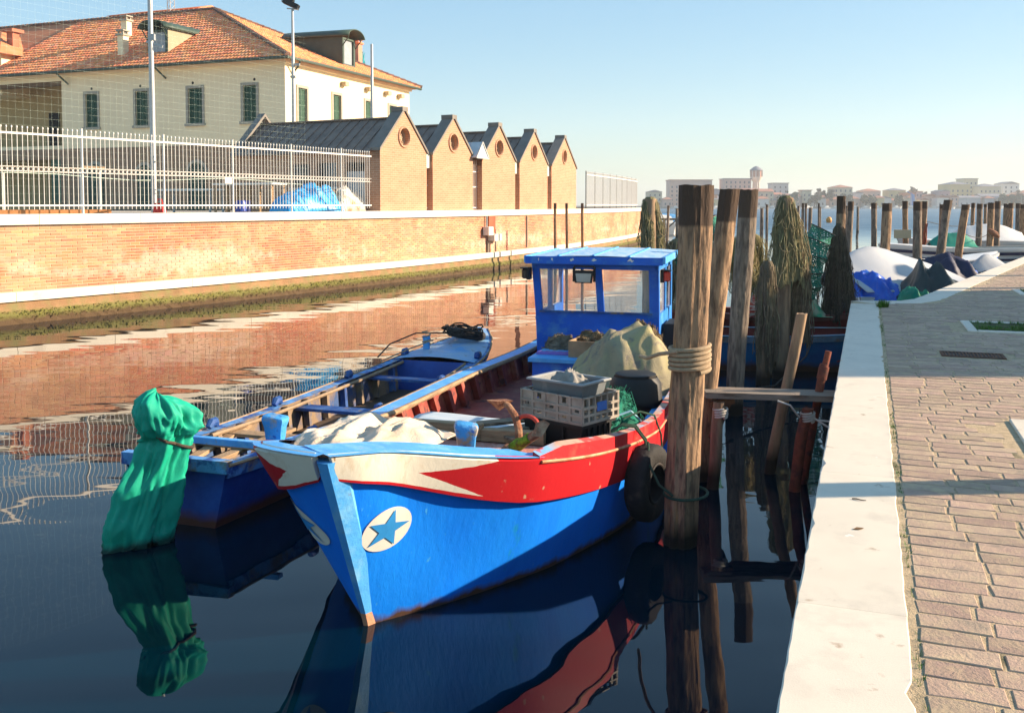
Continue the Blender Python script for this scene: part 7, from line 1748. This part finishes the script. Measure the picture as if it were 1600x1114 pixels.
def far_building(label, p0, p1, py, col, roof='red', dep=14, dy=0.0, kind='hip', rh=.28):
    Y = FD + dy; sc_ = Y / FD; x0, x1 = fx(p0) * sc_, fx(p1) * sc_; h = 2.6 + (320 - py) / 1500 * Y - 1.2; w_ = x1 - x0
    t = thing('town_building', label, 'building', ((x0 + x1) / 2, Y, 1.2), 0, 'buildings of the far town')
    rz = min(w_, dep) * rh * .5 if kind != 'flat' else .5; eh = h - rz
    mb = MB(); mb.box(-w_ / 2, w_ / 2, 0, dep, 0, eh); mb.build('wall', mat('far wall ' + col, pal[col], rough=.9, var=.08, scale=.15, bump=0), t)
    mb = MB(); o_ = .5
    if kind == 'flat': mb.box(-w_ / 2 - o_, w_ / 2 + o_, -o_, dep + o_, eh + .02, eh + .5)
    else:
        i_ = min(w_, dep) / 2 if kind == 'hip' else 0
        a, b = -w_ / 2 - o_, w_ / 2 + o_
        if w_ >= dep: r1, r2 = (a + i_, dep / 2), (b - i_, dep / 2)
        else: r1, r2 = (0, -o_ + i_), (0, dep + o_ - i_)
        mb.add([(a, -o_, eh), (b, -o_, eh), (b, dep + o_, eh), (a, dep + o_, eh), (r1[0], r1[1], eh + rz), (r2[0], r2[1], eh + rz)],
               [(0, 1, 5, 4), (1, 2, 5), (2, 3, 4, 5), (3, 0, 4), (3, 2, 1, 0)] if w_ >= dep else [(0, 1, 4), (1, 2, 5, 4), (2, 3, 5), (3, 0, 4, 5), (3, 2, 1, 0)])
    mb.build('roof', M_GROOF if roof == 'grey' else M_RROOF, t)
    fl_n = max(1, int(eh / 3.1)); nw = max(2, int(w_ / 3.0)); mb = MB()
    for i in range(fl_n):
        for j in range(nw):
            x = -w_ / 2 + (j + .5) * w_ / nw; z = 1.1 + i * 3.0
            if z + 1.5 < eh: mb.box(x - .5, x + .5, -.08, .02, z, z + 1.5); mb.box(w_ / 2 - .02, w_ / 2 + .08, (j + .5) * dep / nw - .5, (j + .5) * dep / nw + .5, z, z + 1.5)
    mb.build('windows', M_WIN, t, kind='stuff')
    return t
FB = [('wide pink apartment block directly behind the thick post top', 1046, 1112, 281, 'pink', 'red', 16, 20, 'flat'), ('pink house with roof aerials left of the water tower', 1131, 1173, 279, 'pink', 'grey', 16, 10, 'flat'),
      ('low red roofed hall below the water tower', 1150, 1208, 295, 'cream', 'red', 14, -8, 'gable'), ('grey block right of the water tower', 1206, 1231, 286, 'grey', 'grey', 12, 30, 'flat'),
      ('cream cube house among the trees', 1253, 1267, 297, 'cream', 'red', 9, -10, 'flat'), ('low red roof left of the cream cube house', 1222, 1250, 303, 'pink', 'red', 10, -12, 'gable'),
      ('tan gabled house between bare trees and boat sheds', 1302, 1331, 289, 'cream', 'red', 14, 0, 'hip'), ('pale long house right of the tan gabled house', 1333, 1348, 300, 'white', 'grey', 10, -5, 'gable'),
      ('pink long house left of the yellow house', 1346, 1375, 295, 'pink', 'red', 12, 10, 'hip'), ('low white boathouse before the pink long house', 1371, 1392, 307, 'white', 'grey', 10, -14, 'gable'),
      ('yellow house with grey roof above the boathouse', 1388, 1414, 294, 'yellow', 'grey', 12, 12, 'hip'), ('orange house near the blue crane', 1413, 1429, 301, 'orange', 'red', 10, 0, 'flat'),
      ('mauve narrow house beside the orange house', 1430, 1440, 299, 'mauve', 'red', 10, 2, 'flat'), ('long pink terrace in the middle of the far shore', 1441, 1468, 303, 'pink', 'red', 12, 0, 'gable'),
      ('mauve house with dark pitched roof at the terrace end', 1467, 1483, 297, 'mauve', 'grey', 14, 0, 'gable'), ('tall yellow palazzo with grey hip roof', 1484, 1514, 284, 'yellow', 'grey', 20, 5, 'hip'),
      ('tall cream tower block behind the yellow palazzo', 1506, 1526, 279, 'cream', 'grey', 14, 40, 'flat'), ('stepped cream house with grey hip roof', 1529, 1562, 287, 'cream', 'grey', 18, 30, 'hip'),
      ('bluish white house in front of the stepped cream house', 1532, 1564, 303, 'blue', 'grey', 12, -5, 'gable'), ('pale house with dark gable at the upper right', 1566, 1591, 284, 'white', 'grey', 14, 40, 'gable'),
      ('low grey house between palazzo and bluish house', 1497, 1531, 306, 'grey', 'grey', 10, -12, 'gable'), ('small red roofed house under the pale gable house', 1582, 1602, 302, 'orange', 'red', 10, 0, 'gable'),
      ('pale block at the right edge of the far shore', 1594, 1640, 297, 'white', 'red', 14, 15, 'hip'), ('cream house at the left end of the far shore behind the net post', 1012, 1034, 297, 'cream', 'grey', 12, 0, 'gable'),
      ('small orange house behind the thick post', 1108, 1120, 304, 'orange', 'red', 9, -10, 'flat'), ('grey house between the thick post and second post', 1110, 1126, 295, 'mauve', 'grey', 12, 10, 'gable'),
      ('wide pale terrace beyond the right edge', 1642, 1720, 298, 'cream', 'red', 14, 10, 'hip'), ('low red row under the water tower trees', 1196, 1222, 301, 'pink', 'red', 10, -6, 'gable')]
for b in FB: far_building(*b)
ORD = 'first second third fourth fifth sixth seventh eighth ninth tenth eleventh twelfth thirteenth fourteenth fifteenth sixteenth seventeenth eighteenth nineteenth twentieth twenty-first twenty-second twenty-third twenty-fourth twenty-fifth twenty-sixth'.split()
rr = random.Random(91)
for k in range(26):
    p0 = 1040 + k * 23.5 + rr.uniform(-5, 5); wpx = rr.uniform(12, 24)
    far_building('small low house, %s from the left in the front row of the far town' % ORD[k], p0, p0 + wpx, rr.uniform(304, 310), rr.choice(['cream', 'pink', 'white', 'pink', 'grey', 'yellow']), rr.choice(['red', 'red', 'grey']), rr.uniform(8, 11), rr.uniform(-16, -9), rr.choice(['gable', 'hip']), .5)
wt = thing('water_tower', 'round water tower with brick-coloured tank above the far town', 'water tower', (fx(1195), FD + 25, 1.2))
hz_ = fz(258) - 1.2; s_ = FD / 1500
mb = MB()
for k in range(8): a = k * math.pi / 4; mb.tube([(5.4 * s_ / .44 * math.cos(a) * .44, 5.4 * s_ * math.sin(a), 0), (4.6 * s_ * math.cos(a), 4.6 * s_ * math.sin(a), hz_ * .62)], .5, 6)
mb.build('legs', mat('tower concrete', (.62, .54, .46), rough=.9, bump=0), wt)
mb = MB(); mb.tube([(0, 0, 0), (0, 0, hz_ * .62)], [2.0, 2.0], 12); mb.build('shaft', MATS['tower concrete'], wt)
mb = MB(); mb.tube([(0, 0, hz_ * .60), (0, 0, hz_ * .70), (0, 0, hz_ * .735)], [4.8 * s_ , 9.4 * s_, 9.9 * s_], 20); mb.build('bowl', MATS['tower concrete'], wt, smooth=30)
mb = MB(); mb.tube([(0, 0, hz_ * .735), (0, 0, hz_ * .89)], [9.2 * s_, 9.2 * s_], 20); mb.build('tank', mat('tower brick', (.48, .24, .16), rough=.9, bump=0), wt, smooth=30)
for k in range(10): a = k * math.pi / 5; mb = MB(); mb.box(-.35, .35, -.35, .35, hz_ * .735, hz_ * .89); mb.build('pilaster', MATS['tower concrete'], wt, loc=(9.4 * s_ * math.cos(a), 9.4 * s_ * math.sin(a), 0))
mb = MB(); mb.tube([(0, 0, hz_ * .89), (0, 0, hz_ * .905), (0, 0, hz_ * .98), (0, 0, hz_)], [10.6 * s_, 10.6 * s_, 2.0, .5], 20); mb.build('roof', M_GROOF, wt, smooth=30)
# trees of the far shore: trunk, limbs and a crown of leaf clumps
def far_tree(label, px, py, wpx, col, dy, dense, seed):
    Y = FD + dy; x = (px - 800) / 1500 * Y; h = 2.6 + (320 - py) / 1500 * Y - 1.2; rw = wpx / 1500 * Y / 2; rr = random.Random(seed)
    t = thing('tree', label, 'tree', (x, Y, 1.2), 0, 'trees on the far shore')
    mb = MB(); mb.tube([(0, 0, 0), (rw * .05, 0, h * .4), (0, 0, h * .75)], [.35, .28, .12], 7)
    for k in range(7): a = rr.uniform(0, 6.28); mb.tube([(0, 0, h * rr.uniform(.25, .5)), (rw * .35 * math.cos(a), rw * .35 * math.sin(a), h * .6), (rw * .7 * math.cos(a), rw * .7 * math.sin(a), h * rr.uniform(.65, .9))], [.16, .1, .04], 5)
    mb.build('trunk', mat('far bark', (.16, .12, .09), rough=.95, bump=0), t)
    mb = MB(); cl_ = [(Vector((rr.gauss(0, .42) * rw, rr.gauss(0, .4) * rw, h * (.6 + rr.gauss(0, .16)))), rr.uniform(.18, .38) * rw) for _ in range(16)]
    for c_, r_ in cl_:
        for _ in range(dense):
            d = Vector((rr.gauss(0, 1), rr.gauss(0, 1), rr.gauss(0, .8))).normalized() * r_ * rr.random() ** .4; p = c_ + d
            if p.z > h or abs(p.x) > rw * 1.1: continue
            u = Vector((rr.gauss(0, 1), rr.gauss(0, 1), rr.gauss(0, 1))).normalized(); v_ = u.cross(Vector((rr.gauss(0, 1), rr.gauss(0, 1), 1))).normalized(); s2 = rr.uniform(.7, 1.5)
            mb.add([p - u * s2, p + v_ * s2 * .6, p + u * s2, p - v_ * s2 * .6], [(0, 1, 2, 3)])
    mb.build('crown', mat('far leaves ' + col, {'green': (.05, .085, .04), 'olive': (.09, .10, .05), 'bare': (.20, .155, .12)}[col], rough=.9, var=.3, scale=.3, rnd=.3, bump=0), t)
TR = [(1225, 300, 18, 'green', -14, 46), (1240, 301, 16, 'green', -13, 46), (1275, 296, 14, 'bare', -10, 26), (1287, 292, 16, 'bare', 5, 26), (1297, 297, 12, 'bare', -10, 26), (1320, 304, 18, 'olive', -16, 46), (1352, 304, 16, 'olive', -16, 46), (1362, 306, 12, 'green', -18, 46),
      (1404, 306, 14, 'green', -16, 46), (1425, 292, 18, 'bare', 20, 26), (1440, 296, 16, 'bare', 20, 26), (1567, 304, 18, 'green', -18, 46), (1582, 305, 18, 'green', -18, 46), (1590, 298, 14, 'bare', -14, 26), (1600, 305, 18, 'green', -18, 46), (1272, 306, 20, 'olive', -18, 46)]
side = ['leftmost dense green tree of the far shore', 'dense green tree left of the cream cube house', 'first bare brown tree of the far shore', 'tallest bare tree left of the tan house', 'thin bare tree next to the tan house', 'olive bush before the tan house', 'olive tree before the pink long house', 'small green tree by the boathouse', 'green tree beside the blue crane', 'bare tree behind the orange house', 'bare tree behind the mauve house', 'broad green pine left of the pair at the right', 'broad green pine right of the pair at the right', 'bare tree before the pale gable house', 'green tree at the right edge of the far shore', 'low olive bush right of the cream cube house']
for k, (a, l_) in enumerate(zip(TR, side)): far_tree(l_, *a, 300 + k)
# blue crane by the far shore
t = thing('blue_crane', 'blue harbour crane post on the far shore', 'crane', (fx(1404), FD - 22, 0)); mb = MB(); mb.box(-1.0, 1.0, -1, 1, 0, 9.5); mb.build('column', mat('crane blue', (.05, .25, .60), rough=.5, bump=0), t); mb = MB(); mb.beam((0, 0, 9.6), (-3.5, 0, 11.2), .5, .5); mb.build('jib', MATS['crane blue'], t)
t = thing('teal_pylon', 'teal lattice pylon top behind the far end of the house roof', 'pylon', ((565 - 800) / 1500 * 95, 95.0, 2.2))
mb = MB()
for sx, sy2 in ((-1, -1), (1, -1), (1, 1), (-1, 1)): mb.tube([(sx * .9, sy2 * .9, 0), (sx * .7, sy2 * .7, 12.5), (sx * .05, sy2 * .05, 15.9)], .07, 5)
mb.build('legs', mat('teal steel', (.05, .42, .42), rough=.5, bump=0), t)
mb = MB()
for k in range(14):
    z = k * 1.1; w_ = .9 - .2 * z / 12.5 if z < 12.5 else .7 * (1 - (z - 12.5) / 3.6)
    for a, b in (((-1, -1), (1, -1)), ((1, -1), (1, 1)), ((1, 1), (-1, 1)), ((-1, 1), (-1, -1))): mb.beam((a[0] * w_, a[1] * w_, z), (b[0] * w_, b[1] * w_, z + 1.0), .06, .06)
mb.build('bracing', MATS['teal steel'], t)
# moored craft along the far shore
hm = MB()
hm.add([(-3, -.9, 0), (2.2, -.9, 0), (3.4, 0, 0), (2.2, .9, 0), (-3, .9, 0), (-3.1, -1.1, 1.0), (2.4, -1.1, 1.1), (4.0, 0, 1.3), (2.4, 1.1, 1.1), (-3.1, 1.1, 1.0)], [(0, 1, 6, 5), (1, 2, 7, 6), (2, 3, 8, 7), (3, 4, 9, 8), (4, 0, 5, 9), (5, 6, 7, 8, 9)]); hme = hm.mesh('hull', M_WHULL)
cbm = MB(); cbm.add([(-1.2, -.7, 1.05), (1.2, -.7, 1.05), (1.2, .7, 1.05), (-1.2, .7, 1.05), (-1.0, -.6, 1.9), (.5, -.6, 1.9), (.5, .6, 1.9), (-1.0, .6, 1.9)], [(0, 1, 5, 4), (1, 2, 6, 5), (2, 3, 7, 6), (3, 0, 4, 7), (4, 5, 6, 7)]); cme = cbm.mesh('cabin', M_WHULL)
mm = MB(); mm.tube([(0, 0, 1), (0, 0, 9)], .09, 5); mme = mm.mesh('mast', M_GREYW)
rr = random.Random(77)
for k in range(26):
    px = 1052 + k * 21.5 + rr.uniform(-6, 6); Y = rr.uniform(585, 632)
    t = thing('distant_boat', 'tiny white boat, %s from the left along the far shore of the lagoon' % ORD[k], 'boat', ((px - 800) / 1500 * Y, Y, 0), rr.uniform(-.4, .4) + (math.pi if k % 2 else 0), 'tiny boats along the far shore')
    obj('hull', hme, t); obj('cabin', cme, t)
    if k % 4 == 1: obj('mast', mme, t)
tag((lambda mb: mb.build('buoy', mat('orange buoy', (.70, .28, .03), rough=.5, bump=0), smooth=True, loc=(46.2, 140, 0)))(MB().grid(lambda a, b: (.42 * math.sin(b * 3.14159) * math.cos(a * 6.28319), .42 * math.sin(b * 3.14159) * math.sin(a * 6.28319), .35 - .5 * math.cos(b * 3.14159)), 16, 10, closed_u=True)), 'orange buoy floating in the lagoon behind the posts', 'buoy')
# jetty past the end of the wall
t = thing('jetty', 'timber jetty with piles just past the end of the brick wall', 'jetty', (11.6, 78, 0))
mb = MB(); mb.box(-3.5, 4.0, -1.0, 1.0, 1.35, 1.5); mb.build('deck', M_PLANK, t)
for k in range(8): mb = MB(); mb.tube([(-3.4 + k, -1.1, -1), (-3.4 + k, -1.1, 2.3 if k % 2 else 1.5)], .11, 7); mb.build('pile', M_POSTG, t)
for k in range(4): mb = MB(); mb.beam((-3.4 + 2 * k, -1.1, .5), (-2.4 + 2 * k, -1.1, 1.4), .08, .1); mb.build('brace', M_POSTG, t)
for k, (px, Y, c_, lab) in enumerate([(1022, 84, (.55, .55, .52), 'white boat with canopy moored at the jetty'), (1040, 88, (.10, .30, .55), 'blue covered boat moored behind the jetty')]):
    t = thing('jetty_boat', lab, 'boat', ((px - 800) / 1500 * Y, Y, 0), .2, None); obj('hull', hme, t, scale=(.7, .8, .9)); cm = MB(); cm.grid(lambda a, b: ((a - .5) * 3, (b - .5) * 1.6, 1.0 + .8 * math.sin(b * 3.14) * (1 - (a - .5) ** 2)), 8, 8); cm.build('canopy', mat('jetty canopy %d' % k, c_, rough=.6, bump=0), t, smooth=True)

# ================================================================== HAZE over the lagoon
hz = MB(); hz.box(-1000, 2700, -70, 3100, -4, 60)
m = bpy.data.materials.new('lagoon haze'); m.use_nodes = True
N = m.node_tree.nodes; L = m.node_tree.links; N.remove(N['Principled BSDF'])
pv = N.new('ShaderNodeVolumePrincipled'); pv.inputs['Color'].default_value = (0.86, 0.92, 0.97, 1); pv.inputs['Density'].default_value = 0.00042; pv.inputs['Anisotropy'].default_value = 0.2
L.new(pv.outputs[0], N['Material Output'].inputs['Volume'])
o = hz.build('haze', m); o['kind'] = 'stuff'
